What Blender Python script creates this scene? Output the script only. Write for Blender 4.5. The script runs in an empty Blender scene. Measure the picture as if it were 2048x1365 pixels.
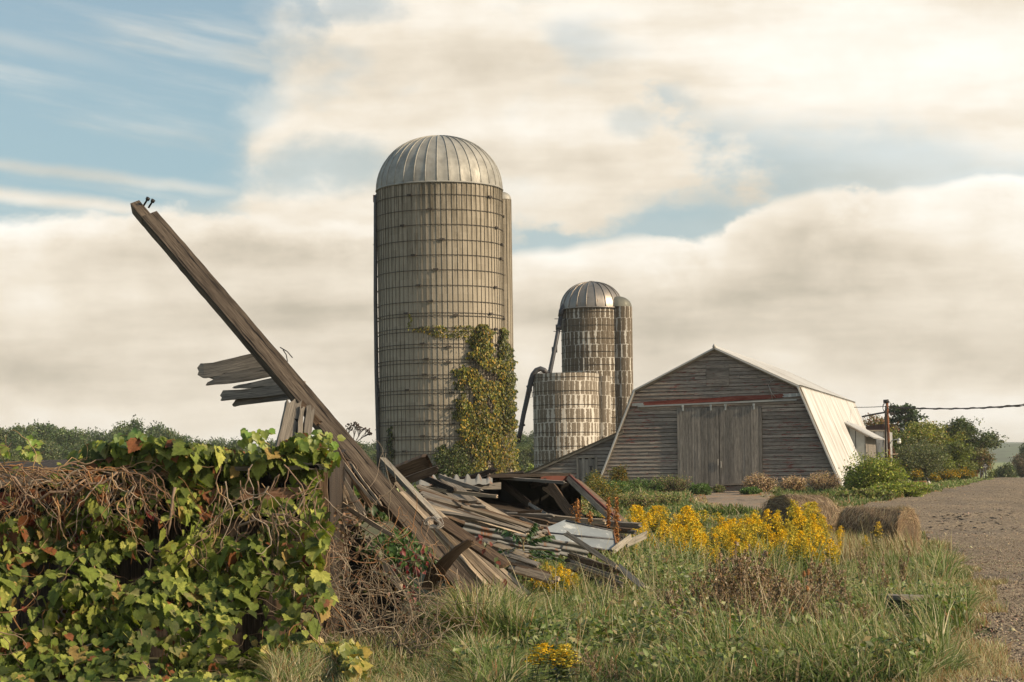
import bpy, math, random
import numpy as np
from mathutils import Vector, Matrix
random.seed(7); rng = np.random.default_rng(11)
SC = bpy.context.scene
COL = SC.collection
R = math.radians

# ------------------------------------------------------------------ camera
F = 3800.0; CAMZ = 1.7; HOR = 946.0; ROLL = R(0.8)
RIGHT = Vector((math.cos(ROLL), 0, -math.sin(ROLL))); UP = Vector((math.sin(ROLL), 0, math.cos(ROLL)))
SHY = HOR - 682.5
cam_d = bpy.data.cameras.new('camera'); cam = bpy.data.objects.new('camera', cam_d); COL.objects.link(cam)
cam_d.sensor_width = 36; cam_d.lens = F * 36 / 2048; cam_d.shift_y = SHY / 2048
cam_d.clip_start = 0.1; cam_d.clip_end = 30000
cam.matrix_world = Matrix(((RIGHT.x, UP.x, 0, 0), (RIGHT.y, UP.y, -1, 0), (RIGHT.z, UP.z, 0, CAMZ), (0, 0, 0, 1)))
SC.camera = cam

def ray(px, py):
    return RIGHT * ((px - 1024) / F) + UP * ((HOR - py) / F) + Vector((0, 1, 0))
def at(px, py, Y):
    return Vector((0, 0, CAMZ)) + ray(px, py) * Y

# ------------------------------------------------------------------ terrain height
_ty = np.arange(-100, 400.0)
_tb = np.interp(_ty, [-100, 25, 40, 60, 75, 88, 110, 150, 190, 400], [0, 0, -.1, .2, .55, .75, .8, .72, .42, .42])
_tb = np.convolve(np.pad(_tb, 4, 'edge'), np.ones(9) / 9, 'valid')
def sstep(a, b, x):
    t = np.clip((x - a) / (b - a), 0, 1); return t * t * (3 - 2 * t)
def H(X, Y):
    X = np.asarray(X, float); Y = np.asarray(Y, float)
    base = np.interp(Y, _ty, _tb)
    low = np.interp(Y, [190, 215, 260, 400, 700, 1000, 1300, 3000], [.42, .0, -2, -3, -1, 3, 4, 4])
    f = sstep(.10, .17, X / np.maximum(Y, 1)) * (Y > 190)
    bump = .03 * np.sin(X * 1.3 + Y * .7) + .03 * np.sin(X * .6 - Y * 1.1 + 2)
    bump = bump * (Y < 190) + .42 * np.exp(-((X - .9) / 1.5) ** 4 - ((Y - 25.5) / 4.6) ** 4)
    return base * (1 - f) + low * f + bump
def h1(x, y): return float(H(x, y))
def ground(px, py, Y0=4, Y1=400):
    r = ray(px, py); Y = Y0
    while Y < Y1:
        p = Vector((0, 0, CAMZ)) + r * Y
        if p.z < h1(p.x, p.y): break
        Y += .1 if Y < 60 else .5
    return Vector((0, 0, CAMZ)) + r * Y

# ------------------------------------------------------------------ scene-graph helpers
def tag(o, label=None, cat=None, group=None, kind=None):
    if label: o['label'] = label
    if cat: o['category'] = cat
    if group: o['group'] = group
    if kind: o['kind'] = kind
    return o
def thing(name, label, cat, loc=(0, 0, 0), group=None):
    o = bpy.data.objects.new(name, None); COL.objects.link(o); o.location = loc; o.empty_display_size = .3
    return tag(o, label, cat, group)
def put(o, parent=None):
    COL.objects.link(o)
    if parent is not None:
        off = Vector((0, 0, 0)); q = parent
        while q is not None:
            off += q.location if q.type == 'EMPTY' else Vector((0, 0, 0)); q = q.parent
        o.parent = parent; o.matrix_parent_inverse = Matrix.Translation(-off) if parent.type == 'EMPTY' else Matrix.Identity(4)
    return o
def copy_tree(o, parent=None, keys=('label', 'category', 'group')):
    c = o.copy(); COL.objects.link(c)
    if parent is not None:
        c.parent = parent; c.matrix_parent_inverse = o.matrix_parent_inverse.copy()
    for ch in o.children: copy_tree(ch, c)
    return c

class MB:
    def __init__(s): s.v = []; s.f = []; s.uv = []; s.m = []; s.c = []; s.sm = []
    def add(s, vs, fs, uvs=None, mat=0, col=(1, 1, 1), smooth=False):
        b = len(s.v); s.v += [tuple(v) for v in vs]; s.c += [col] * len(vs)
        for i, f in enumerate(fs):
            s.f.append(tuple(b + k for k in f)); s.m.append(mat); s.sm.append(smooth)
            s.uv += (uvs[i] if uvs else [(0, 0)] * len(f))
    def build(s, name, mats, parent=None):
        me = bpy.data.meshes.new(name); me.from_pydata(s.v, [], s.f)
        u = me.uv_layers.new(name='UVMap'); u.data.foreach_set('uv', np.array(s.uv, 'f').ravel())
        ca = me.color_attributes.new('Col', 'FLOAT_COLOR', 'POINT')
        a = np.ones((len(s.v), 4), 'f'); a[:, :3] = np.array(s.c, 'f'); ca.data.foreach_set('color', a.ravel())
        for m in (mats if isinstance(mats, (list, tuple)) else [mats]): me.materials.append(m)
        me.polygons.foreach_set('material_index', np.array(s.m, 'i'))
        me.polygons.foreach_set('use_smooth', np.array(s.sm, bool))
        me.update()
        o = bpy.data.objects.new(name, me); put(o, parent); return o
    # a plank: broad face normal nrm, ragged broken ends, slight warp
    def board(s, A, B, w, t, nrm=(0, -1, 0), rag=(0, 0), bend=0, n=6, k=4, mat=0, jit=.0, taper=1.0, side_bend=0, twist=0):
        A = Vector(A); B = Vector(B); d = (B - A); L = d.length; d.normalize()
        nr = Vector(nrm); nr = (nr - d * nr.dot(d)).normalized(); sd = d.cross(nr)
        u0 = random.uniform(0, 50); v0 = random.uniform(0, 50)
        ro = [[random.uniform(0, 1) * rag[e] for _ in range(k + 1)] for e in (0, 1)]
        vs = []; W = k + 1
        for i in range(n + 1):
            f = i / n; off = bend * 4 * f * (1 - f); so = side_bend * 4 * f * (1 - f)
            ww = w * (1 + (taper - 1) * f); e1 = random.uniform(-jit, jit); e2 = random.uniform(-jit, jit)
            an = twist * (f - .5); sd2 = sd * math.cos(an) + nr * math.sin(an); nr2 = nr * math.cos(an) - sd * math.sin(an)
            for side in (1, -1):
                for j in range(W):
                    g = j / k - .5; l = L * f
                    if i == 0: l += ro[0][j]
                    if i == n: l -= ro[1][j]
                    e = e1 if j == 0 else (e2 if j == k else 0)
                    vs.append(A + d * l + sd2 * (g * ww + e + so) + nr2 * (side * t / 2) + nr * off)
        fs = []; uvs = []; S = 2 * W
        for i in range(n):
            a = i * S; b = a + S; ua = u0 + L * i / n; ub = u0 + L * (i + 1) / n
            for j in range(k):
                va = v0 + j / k * w; vb = v0 + (j + 1) / k * w
                fs.append((a + j, a + j + 1, b + j + 1, b + j)); uvs.append([(ua, va), (ua, vb), (ub, vb), (ub, va)])
                fs.append((a + W + j + 1, a + W + j, b + W + j, b + W + j + 1)); uvs.append([(ua, vb + 3), (ua, va + 3), (ub, va + 3), (ub, vb + 3)])
            fs.append((a + W, a, b, b + W)); uvs.append([(ua, v0 + 7), (ua, v0 + 7 + t), (ub, v0 + 7 + t), (ub, v0 + 7)])
            fs.append((a + k, a + W + k, b + W + k, b + k)); uvs.append([(ua, v0 + 9), (ua, v0 + 9 + t), (ub, v0 + 9 + t), (ub, v0 + 9)])
        for e, a in ((0, 0), (1, n * S)):
            for j in range(k):
                q = (a + j, a + W + j, a + W + j + 1, a + j + 1); q = q if e == 0 else q[::-1]
                fs.append(q); uvs.append([(u0 + .01 * j, v0 + j * .02), (u0 + .01 * j, v0 + j * .02 + t), (u0, v0 + t), (u0, v0)])
        s.add(vs, fs, uvs, mat)
        return s
    def box(s, c, sx, sy, sz, mat=0, ax=(1, 0, 0)):
        c = Vector(c); x = Vector(ax).normalized(); z = Vector((0, 0, 1)); y = z.cross(x)
        vs = [c + x * (a * sx / 2) + y * (b * sy / 2) + z * (e * sz / 2) for a in (-1, 1) for b in (-1, 1) for e in (-1, 1)]
        fs = [(0, 1, 3, 2), (4, 6, 7, 5), (0, 4, 5, 1), (2, 3, 7, 6), (0, 2, 6, 4), (1, 5, 7, 3)]
        s.add(vs, fs, [[(0, 0), (0, 1), (1, 1), (1, 0)]] * 6, mat); return s
    def tube(s, pts, r, n=8, mat=0, cap=True, col=(1, 1, 1)):
        pts = [Vector(p) for p in pts]; rs = r if isinstance(r, (list, tuple)) else [r] * len(pts)
        vs = []; fs = []; uvs = []; L = 0; prev = None
        for i, p in enumerate(pts):
            d = (pts[min(i + 1, len(pts) - 1)] - pts[max(i - 1, 0)]).normalized()
            if prev is None: prev = Vector((0, 0, 1)).cross(d) if abs(d.z) < .9 else Vector((1, 0, 0))
            a = (prev - d * prev.dot(d)).normalized(); prev = a; b = d.cross(a)
            for j in range(n):
                t = 2 * math.pi * j / n; vs.append(p + (a * math.cos(t) + b * math.sin(t)) * rs[i])
        for i in range(len(pts) - 1):
            l0 = L; L += (pts[i + 1] - pts[i]).length
            for j in range(n):
                fs.append((i * n + j, i * n + (j + 1) % n, (i + 1) * n + (j + 1) % n, (i + 1) * n + j))
                uvs.append([(l0, j / n), (l0, (j + 1) / n), (L, (j + 1) / n), (L, j / n)])
        if cap:
            fs.append(tuple(range(n))[::-1]); uvs.append([(0, 0)] * n)
            fs.append(tuple((len(pts) - 1) * n + j for j in range(n))); uvs.append([(0, 0)] * n)
        s.add(vs, fs, uvs, mat, col, True); return s
    def grid(s, P, nu, nv, uv=None, mat=0, smooth=False, col=(1, 1, 1)):
        vs = [P(i / nu, j / nv) for i in range(nu + 1) for j in range(nv + 1)]
        fs = []; uvs = []; U = uv or (lambda a, b: (a, b))
        for i in range(nu):
            for j in range(nv):
                a = i * (nv + 1) + j; fs.append((a, a + nv + 1, a + nv + 2, a + 1))
                uvs.append([U(i / nu, j / nv), U((i + 1) / nu, j / nv), U((i + 1) / nu, (j + 1) / nv), U(i / nu, (j + 1) / nv)])
        s.add(vs, fs, uvs, mat, col, smooth); return s

def mesh_np(name, V, T, C, mat, parent=None, smooth=False, uv=None):
    """V (N,3), T (M,k) indices, C (N,3) colours"""
    me = bpy.data.meshes.new(name); k = T.shape[1]
    me.vertices.add(len(V)); me.vertices.foreach_set('co', np.ascontiguousarray(V, 'f').ravel())
    me.loops.add(T.size); me.loops.foreach_set('vertex_index', np.ascontiguousarray(T, 'i').ravel())
    me.polygons.add(len(T)); me.polygons.foreach_set('loop_start', np.arange(0, T.size, k, dtype='i'))
    me.update(calc_edges=True)
    if smooth: me.polygons.foreach_set('use_smooth', np.ones(len(T), bool))
    ca = me.color_attributes.new('Col', 'FLOAT_COLOR', 'POINT')
    a = np.ones((len(V), 4), 'f'); a[:, :3] = C; ca.data.foreach_set('color', a.ravel())
    me.materials.append(mat)
    o = bpy.data.objects.new(name, me); put(o, parent); return o

def unit(a): return a / np.maximum(np.linalg.norm(a, axis=1, keepdims=True), 1e-9)
# leaf templates: (verts(k,3) in (side, tip, normal)), tris
_gl = [(0, 0), (.12, -.12), (.30, -.13), (.34, -.03), (.50, .06), (.45, .18), (.54, .30), (.46, .36), (.58, .52), (.45, .53), (.42, .66), (.31, .66), (.28, .82), (.17, .82), (.12, .97), (0, 1.08)]
_go = _gl + [(-x, y) for x, y in _gl[-2:0:-1]]
GRAPE = (np.array([(0, .42, .0)] + [(x, y, .26 * abs(x) - .10 * (y - .4) ** 2) for x, y in _go]) - [0, 0, 0],
         np.array([(0, 1 + i, 1 + (i + 1) % len(_go)) for i in range(len(_go))]))
DIAM = (np.array([(0, 0, 0), (.30, .5, .10), (0, 1, 0), (-.30, .5, .10)]), np.array([(0, 1, 2), (0, 2, 3)]))
NARR = (np.array([(0, 0, 0), (.11, .4, .03), (0, 1, -.1), (-.11, .4, .03)]), np.array([(0, 1, 2), (0, 2, 3)]))
TRI = (np.array([(-.35, 0, 0), (.35, 0, 0), (0, 1, 0)]), np.array([(0, 1, 2)]))
def leaves(P, size, N, T, tpl):
    """P (n,3) base points, N normals, T tip directions -> V, F"""
    tv, tf = tpl; N = unit(N); T = unit(T - N * np.sum(T * N, 1, keepdims=True)); S = np.cross(T, N)
    V = P[:, None, :] + (tv[None, :, 0, None] * S[:, None] + tv[None, :, 1, None] * T[:, None] + tv[None, :, 2, None] * N[:, None]) * np.asarray(size).reshape(-1, 1, 1)
    Fc = tf[None] + (np.arange(len(P)) * len(tv))[:, None, None]
    return V.reshape(-1, 3), Fc.reshape(-1, 3)
def rep(C, tpl): return np.repeat(C, len(tpl[0]), axis=0)
def pick(cols, n, w=None, jit=.15):
    cols = np.array(cols); w = None if w is None else np.array(w) / np.sum(w)
    c = cols[rng.choice(len(cols), n, p=w)]
    return np.clip(c * (1 + rng.normal(0, jit, (n, 1))) * (1 + rng.normal(0, jit * .3, (n, 3))), .003, 1)
def rdir(n): return unit(rng.normal(size=(n, 3)))
def merge(parts):
    Vs, Fs, Cs = [], [], []; o = 0
    for V, Fc, C in parts:
        Vs.append(V); Fs.append(Fc + o); Cs.append(C); o += len(V)
    return np.concatenate(Vs), np.concatenate(Fs), np.concatenate(Cs)
def snoise(X, Y, s=1.0, seed=0):
    r = np.random.default_rng(seed); o = 0
    for i in range(6):
        a = r.uniform(0, 6.28); f = s * r.uniform(.5, 2.2); o = o + np.sin((X * math.cos(a) + Y * math.sin(a)) * f + r.uniform(0, 6.28))
    return o / 3.0

# ------------------------------------------------------------------ materials
def mat(name):
    m = bpy.data.materials.new(name); m.use_nodes = True; nt = m.node_tree
    b = nt.nodes['Principled BSDF']; return m, nt, b
def N(nt, t, **k):
    n = nt.nodes.new(t)
    for a, v in k.items():
        if a.startswith('i_'): n.inputs[a[2:].replace('_', ' ')].default_value = v
        else: setattr(n, a, v)
    return n
def ramp(nt, src, stops):
    r = nt.nodes.new('ShaderNodeValToRGB'); e = r.color_ramp.elements
    while len(e) < len(stops): e.new(.5)
    for i, (p, c) in enumerate(stops): e[i].position = p; e[i].color = (*c, 1) if len(c) == 3 else c
    nt.links.new(src, r.inputs[0]); return r.outputs[0]
def mixc(nt, f, a, b, mode='MIX'):
    n = nt.nodes.new('ShaderNodeMix'); n.data_type = 'RGBA'; n.blend_type = mode; L = nt.links
    for s, i in ((f, 0), (a, 6), (b, 7)):
        if isinstance(s, (int, float)): n.inputs[i].default_value = s
        elif isinstance(s, tuple): n.inputs[i].default_value = (*s, 1)
        else: L.new(s, n.inputs[i])
    return n.outputs[2]
def mth(nt, op, a, b=None, c=None, clamp=False):
    n = nt.nodes.new('ShaderNodeMath'); n.operation = op; n.use_clamp = clamp
    for i, s in enumerate((a, b, c)):
        if s is None: continue
        if isinstance(s, (int, float)): n.inputs[i].default_value = s
        else: nt.links.new(s, n.inputs[i])
    return n.outputs[0]
def noise(nt, vec, scale, detail=6, rough=.6, dist=0, out=0):
    n = N(nt, 'ShaderNodeTexNoise'); n.inputs['Scale'].default_value = scale; n.inputs['Detail'].default_value = detail
    n.inputs['Roughness'].default_value = rough; n.inputs['Distortion'].default_value = dist
    nt.links.new(vec, n.inputs['Vector']); return n.outputs[out]
def vscale(nt, vec, s):
    n = N(nt, 'ShaderNodeVectorMath', operation='MULTIPLY'); n.inputs[1].default_value = s; nt.links.new(vec, n.inputs[0]); return n.outputs[0]
def bump(nt, b, h, strength=.4, dist=.02):
    n = N(nt, 'ShaderNodeBump'); n.inputs['Strength'].default_value = strength; n.inputs['Distance'].default_value = dist
    nt.links.new(h, n.inputs['Height']); nt.links.new(n.outputs[0], b.inputs['Normal'])
def tex(nt, which='UV'):
    return N(nt, 'ShaderNodeTexCoord').outputs[which]
def geo(nt): return N(nt, 'ShaderNodeNewGeometry').outputs['Position']

def wood(name, dark, mid, light, fine=30, paint=None, paint_t=.6, crack=False, rough=.85, wide=.5):
    m, nt, b = mat(name); uv = tex(nt)
    g = noise(nt, vscale(nt, uv, (1.1, fine, 1)), 3, 7, .65, .3)
    g2 = noise(nt, vscale(nt, uv, (.5, 5.0, 1)), 1.6, 4, .6)
    gg = mth(nt, 'ADD', mth(nt, 'MULTIPLY', g, .62), mth(nt, 'MULTIPLY', g2, .38))
    c = ramp(nt, gg, [(.34, dark), (.47, mid), (.62, light)])
    # per board tone from the random UV offset
    pb = noise(nt, vscale(nt, uv, (.02, 1.7, 1)), 1, 1)
    c = mixc(nt, 1.0, c, ramp(nt, pb, [(.35, (.62, .62, .62)), (.65, (1.25, 1.22, 1.18))]), 'MULTIPLY')
    kn = N(nt, 'ShaderNodeTexVoronoi'); kn.inputs['Scale'].default_value = 1.0; nt.links.new(vscale(nt, uv, (2.2, 9, 1)), kn.inputs[0])
    c = mixc(nt, ramp(nt, kn.outputs[0], [(.05, (.8,) * 3), (.12, (0,) * 3)]), c, dark)
    if paint:
        pn = noise(nt, vscale(nt, uv, (1.2, 7, 1)), 1.5, 7, .75)
        big = noise(nt, geo(nt), .35, 2)
        f = mth(nt, 'ADD', mth(nt, 'MULTIPLY', pn, .75), mth(nt, 'MULTIPLY', big, .25))
        c = mixc(nt, ramp(nt, f, [(paint_t, (0,) * 3), (paint_t + .03, (.85,) * 3)]), c, paint)
    if crack:
        sp = N(nt, 'ShaderNodeSeparateXYZ'); nt.links.new(uv, sp.inputs[0])
        wob = noise(nt, vscale(nt, uv, (1.5, 0, 1)), 1, 3)
        v = mth(nt, 'ADD', mth(nt, 'MODULO', sp.outputs[1], .13), mth(nt, 'MULTIPLY', wob, .05))
        d = mth(nt, 'ABSOLUTE', mth(nt, 'SUBTRACT', v, .09))
        wid = mth(nt, 'MULTIPLY', mth(nt, 'SUBTRACT', noise(nt, vscale(nt, uv, (.9, 0, 1)), 1.3, 2), .40), .04)
        ck = mth(nt, 'LESS_THAN', d, wid)
        c = mixc(nt, ck, c, tuple(x * .18 for x in dark))
    nt.links.new(c, b.inputs['Base Color']); b.inputs['Roughness'].default_value = rough
    b.inputs['Specular IOR Level'].default_value = .25
    bump(nt, b, gg, .7, .012); return m

M = {}
M['beam'] = wood('beam_wood', (.018, .013, .010), (.078, .059, .043), (.19, .15, .11), 24, crack=True)
M['grey'] = wood('grey_wood', (.05, .045, .04), (.18, .162, .138), (.36, .32, .27), 34)
M['silver'] = wood('silver_wood', (.07, .066, .06), (.22, .205, .175), (.40, .37, .31), 30)
M['tan'] = wood('tan_wood', (.09, .068, .048), (.29, .23, .165), (.52, .43, .32), 30)
M['brown'] = wood('brown_wood', (.03, .02, .013), (.10, .066, .042), (.22, .15, .095), 26)
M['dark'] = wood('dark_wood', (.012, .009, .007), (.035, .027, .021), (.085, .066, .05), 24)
M['siding'] = wood('siding_wood', (.07, .062, .056), (.19, .168, .146), (.34, .30, .26), 15, paint=(.18, .035, .027), paint_t=.552)
M['doorw'] = wood('door_wood', (.07, .064, .058), (.175, .162, .145), (.32, .295, .26), 20)
M['redw'] = wood('red_wood', (.05, .012, .010), (.17, .035, .026), (.26, .09, .065), 20)
M['ochre'] = wood('reddish_board', (.10, .05, .032), (.27, .14, .085), (.42, .27, .18), 20)
M['rind'] = wood('pole_wood', (.08, .07, .055), (.20, .175, .14), (.36, .32, .26), 20)

def metal(name, col, rough=.45, met=.7, rust=0, spot=(.10, .045, .02), dirt=.25, streak=False):
    m, nt, b = mat(name); p = tex(nt, 'Object')
    n = noise(nt, p, 1.4, 6, .65); n2 = noise(nt, vscale(nt, p, (1, 1, .25)), 6, 6, .7)
    c = mixc(nt, ramp(nt, n, [(.35, (0,) * 3), (.7, (1,) * 3)]), col, tuple(x * (1 - dirt) for x in col))
    if rust:
        c = mixc(nt, ramp(nt, n2, [(1 - rust, (0,) * 3), (1.02 - rust + .05, (1,) * 3)]), c, spot)
    nt.links.new(c, b.inputs['Base Color']); b.inputs['Metallic'].default_value = met
    nt.links.new(ramp(nt, n2, [(.3, (rough * .8,) * 3), (.7, (min(1, rough * 1.25),) * 3)]), b.inputs['Roughness'])
    bump(nt, b, n2, .15, .01); return m
M['dome'] = metal('dome_metal', (.37, .36, .32), .66, .42, dirt=.4)
M['dome2'] = metal('dull_dome_metal', (.30, .27, .235), .45, .7, rust=.40, spot=(.13, .09, .06))
M['hoodm'] = metal('hood_metal', (.16, .16, .13), .6, .4)
M['galv'] = metal('galvanised', (.36, .385, .38), .55, .25, rust=.44, spot=(.55, .56, .53), dirt=.35)
M['rustm'] = metal('rusty_sheet', (.17, .175, .17), .7, .1, rust=.46, spot=(.20, .10, .055))
M['rust'] = metal('rust', (.20, .075, .03), .85, .2, rust=.45, spot=(.06, .03, .02))
M['iron'] = metal('dark_iron', (.035, .033, .032), .6, .5)
M['hoop'] = metal('hoop_iron', (.055, .045, .036), .75, .3)
M['pipe'] = metal('pipe_metal', (.075, .078, .085), .55, .5, rust=.42, spot=(.09, .06, .045))
M['roof'] = metal('white_roof_metal', (.46, .435, .39), .6, .12, rust=.34, spot=(.26, .19, .13), dirt=.2)
def roofm():
    m, nt, b = mat('corrugated_roof'); uv = tex(nt); n1 = noise(nt, vscale(nt, uv, (5.5, .25, 1)), 1.0, 5, .65); n2 = noise(nt, vscale(nt, uv, (1, 1, 1)), .8, 5); 
    c = ramp(nt, n1, [(.30, (.21, .18, .145)), (.44, (.42, .41, .385)), (.6, (.55, .555, .54))]); c = mixc(nt, ramp(nt, n2, [(.55, (0,) * 3), (.75, (.5,) * 3)]), c, (.36, .30, .24))
    nt.links.new(c, b.inputs['Base Color']); b.inputs['Roughness'].default_value = .6; b.inputs['Metallic'].default_value = .1; bump(nt, b, n1, .6, .03); return m
M['roof'] = roofm()
M['cheek'] = metal('grey_sheet', (.36, .37, .35), .6, .15, dirt=.3)
M['mottle'] = metal('mottled_sheet', (.42, .42, .41), .6, .1, rust=.47, spot=(.09, .09, .09))
M['rrust'] = metal('red_roof_edge', (.13, .035, .02), .8, .1, rust=.4, spot=(.05, .02, .015))

def plain(name, col, rough=.8, met=0, **k):
    m, nt, b = mat(name); n = noise(nt, tex(nt, 'Object'), 5, 5)
    c = mixc(nt, n, tuple(x * .8 for x in col), tuple(min(1, x * 1.2) for x in col)); nt.links.new(c, b.inputs['Base Color'])
    b.inputs['Roughness'].default_value = rough; b.inputs['Metallic'].default_value = met; return m
M['black'] = plain('black_rubber', (.012, .012, .012), .6)
M['void'] = plain('shade_black', (.012, .010, .008), .9)  # near-black colour standing in for shade in gaps and interiors
M['signb'] = plain('sign_black', (.02, .022, .022), .5)
M['signw'] = plain('sign_white', (.62, .60, .55), .5)
M['glassy'] = plain('lamp_glass', (.62, .60, .55), .25)
M['wire'] = plain('cable', (.02, .018, .016), .6)
M['whitew'] = plain('white_post', (.5, .47, .42), .8)
M['lwire'] = plain('wire_pale', (.35, .33, .30), .5, .5)

def leafm(name, transl=.35, rough=.5, spec=.35, vein=0):
    m, nt, b = mat(name); a = N(nt, 'ShaderNodeAttribute', attribute_name='Col'); L = nt.links
    n = noise(nt, geo(nt), 35, 3); c = mixc(nt, 1.0, a.outputs[0], ramp(nt, n, [(.3, (.78,) * 3), (.7, (1.2,) * 3)]), 'MULTIPLY')
    L.new(c, b.inputs['Base Color']); b.inputs['Roughness'].default_value = rough; b.inputs['Specular IOR Level'].default_value = spec
    if transl:
        t = N(nt, 'ShaderNodeBsdfTranslucent'); tc = mixc(nt, 1.0, c, (1.25, 1.35, .6), 'MULTIPLY'); L.new(tc, t.inputs[0])
        mx = N(nt, 'ShaderNodeMixShader'); mx.inputs[0].default_value = transl
        L.new(b.outputs[0], mx.inputs[1]); L.new(t.outputs[0], mx.inputs[2])
        L.new(mx.outputs[0], nt.nodes['Material Output'].inputs[0])
    return m
M['leaf'] = leafm('leaf', .3, .45, .4)
M['grass'] = leafm('grass_blade', .25, .6, .25)
M['flower'] = leafm('flower', .2, .8, .1)
M['stem'] = leafm('stem', 0, .8, .2)
M['bark'] = wood('bark', (.03, .024, .018), (.075, .06, .046), (.14, .115, .09), 12)

# stave silo concrete: object coords, vertical streaks
def concrete():
    m, nt, b = mat('stave_concrete'); uv = tex(nt); L = nt.links
    sp = N(nt, 'ShaderNodeSeparateXYZ'); L.new(uv, sp.inputs[0]); v = sp.outputs[1]
    n = noise(nt, vscale(nt, uv, (3.5, .25, 1)), 1.2, 6, .7)
    pb = N(nt, 'ShaderNodeTexWhiteNoise', noise_dimensions='2D')
    fl = N(nt, 'ShaderNodeVectorMath', operation='FLOOR'); L.new(vscale(nt, uv, (76 / 20.0, 1 / .762, 1)), fl.inputs[0]); L.new(fl.outputs[0], pb.inputs[0])
    c = mixc(nt, pb.outputs[0], (.30, .262, .20), (.365, .322, .25))
    # algae staining below the eaves
    up = mth(nt, 'MULTIPLY', mth(nt, 'SUBTRACT', v, 9.5), .16, clamp=True)
    st = mth(nt, 'MULTIPLY', ramp(nt, n, [(.42, (0,) * 3), (.62, (1,) * 3)]), mth(nt, 'ADD', mth(nt, 'MULTIPLY', up, .85), .12))
    c = mixc(nt, st, c, (.085, .072, .045))
    fine = noise(nt, vscale(nt, uv, (8, 3, 1)), 4, 6, .7)
    c = mixc(nt, 1.0, c, ramp(nt, fine, [(.3, (.82,) * 3), (.7, (1.12,) * 3)]), 'MULTIPLY')
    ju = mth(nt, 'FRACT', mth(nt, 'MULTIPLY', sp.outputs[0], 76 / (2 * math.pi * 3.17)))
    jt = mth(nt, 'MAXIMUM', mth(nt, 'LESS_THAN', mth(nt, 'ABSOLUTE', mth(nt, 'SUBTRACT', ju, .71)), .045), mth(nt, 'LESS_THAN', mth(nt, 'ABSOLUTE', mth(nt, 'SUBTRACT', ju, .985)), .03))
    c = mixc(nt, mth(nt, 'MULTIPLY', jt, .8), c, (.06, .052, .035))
    L.new(c, b.inputs['Base Color']); b.inputs['Roughness'].default_value = .95; bump(nt, b, fine, .3, .01); return m
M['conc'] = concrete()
def flaked(name, dark, white, w0, w1, top, du=.30):
    """brown stave silo with ragged white wash left along the stave joints; more white near the ground"""
    m, nt, b = mat(name); uv = tex(nt); L = nt.links
    wn = noise(nt, vscale(nt, uv, (1, .8, 1)), 6, 6, .75, out=1)
    off = N(nt, 'ShaderNodeVectorMath', operation='MULTIPLY_ADD'); L.new(wn, off.inputs[0]); off.inputs[1].default_value = (.22, .20, 0); L.new(uv, off.inputs[2])
    sp = N(nt, 'ShaderNodeSeparateXYZ'); L.new(off.outputs[0], sp.inputs[0]); sp0 = N(nt, 'ShaderNodeSeparateXYZ'); L.new(uv, sp0.inputs[0])
    row = mth(nt, 'FLOOR', mth(nt, 'DIVIDE', sp.outputs[1], .762))
    u = mth(nt, 'ADD', sp.outputs[0], mth(nt, 'MULTIPLY', mth(nt, 'MODULO', row, 2), du * .22))
    fu = mth(nt, 'ABSOLUTE', mth(nt, 'SUBTRACT', mth(nt, 'FRACT', mth(nt, 'DIVIDE', u, du)), .5))
    fv = mth(nt, 'ABSOLUTE', mth(nt, 'SUBTRACT', mth(nt, 'FRACT', mth(nt, 'DIVIDE', sp.outputs[1], .762)), .5))
    hh = mth(nt, 'DIVIDE', sp0.outputs[1], top, clamp=True)
    wid = mth(nt, 'ADD', mth(nt, 'MULTIPLY', hh, w1 - w0), w0)
    big = noise(nt, vscale(nt, uv, (.9, .5, 1)), 1.4, 3)
    wid = mth(nt, 'MULTIPLY', wid, mth(nt, 'MULTIPLY_ADD', big, 3.4, -.65))
    cid = N(nt, 'ShaderNodeCombineXYZ'); L.new(mth(nt, 'FLOOR', mth(nt, 'ADD', mth(nt, 'DIVIDE', u, du), .5)), cid.inputs[0]); L.new(row, cid.inputs[1])
    wc = N(nt, 'ShaderNodeTexWhiteNoise', noise_dimensions='2D'); L.new(cid.outputs[0], wc.inputs[0])
    wid = mth(nt, 'MULTIPLY', wid, mth(nt, 'MULTIPLY_ADD', mth(nt, 'POWER', wc.outputs[0], 1.6), 2.3, .15))
    side = mth(nt, 'MULTIPLY_ADD', noise(nt, vscale(nt, uv, (2, 9, 1)), 2.5, 4, .7), 1.6, .2); wid = mth(nt, 'MULTIPLY', wid, side)
    eu = mth(nt, 'GREATER_THAN', fu, mth(nt, 'SUBTRACT', .5, wid))
    ev = mth(nt, 'GREATER_THAN', fv, mth(nt, 'SUBTRACT', .5, mth(nt, 'MULTIPLY', wid, .18)))
    pt = noise(nt, vscale(nt, uv, (3, 2, 1)), 3, 6, .7)
    patch = mth(nt, 'GREATER_THAN', mth(nt, 'ADD', pt, mth(nt, 'MULTIPLY', mth(nt, 'SUBTRACT', 1, hh), .10)), .70)
    f = mth(nt, 'MAXIMUM', mth(nt, 'MAXIMUM', eu, ev), patch)
    fine = noise(nt, vscale(nt, uv, (6, 3, 1)), 4, 6, .7)
    c = mixc(nt, f, mixc(nt, fine, tuple(x * .6 for x in dark), tuple(x * 1.4 for x in dark)), mixc(nt, fine, tuple(x * .8 for x in white), white))
    L.new(c, b.inputs['Base Color']); b.inputs['Roughness'].default_value = .9; bump(nt, b, f, .35, .015); return m
M['stave_b'] = flaked('flaked_brown', (.125, .098, .066), (.56, .53, .46), .15, .055, 13, .30)
M['stave_w'] = flaked('flaked_white', (.20, .165, .12), (.66, .62, .54), .20, .10, 7.5, .31)

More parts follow.
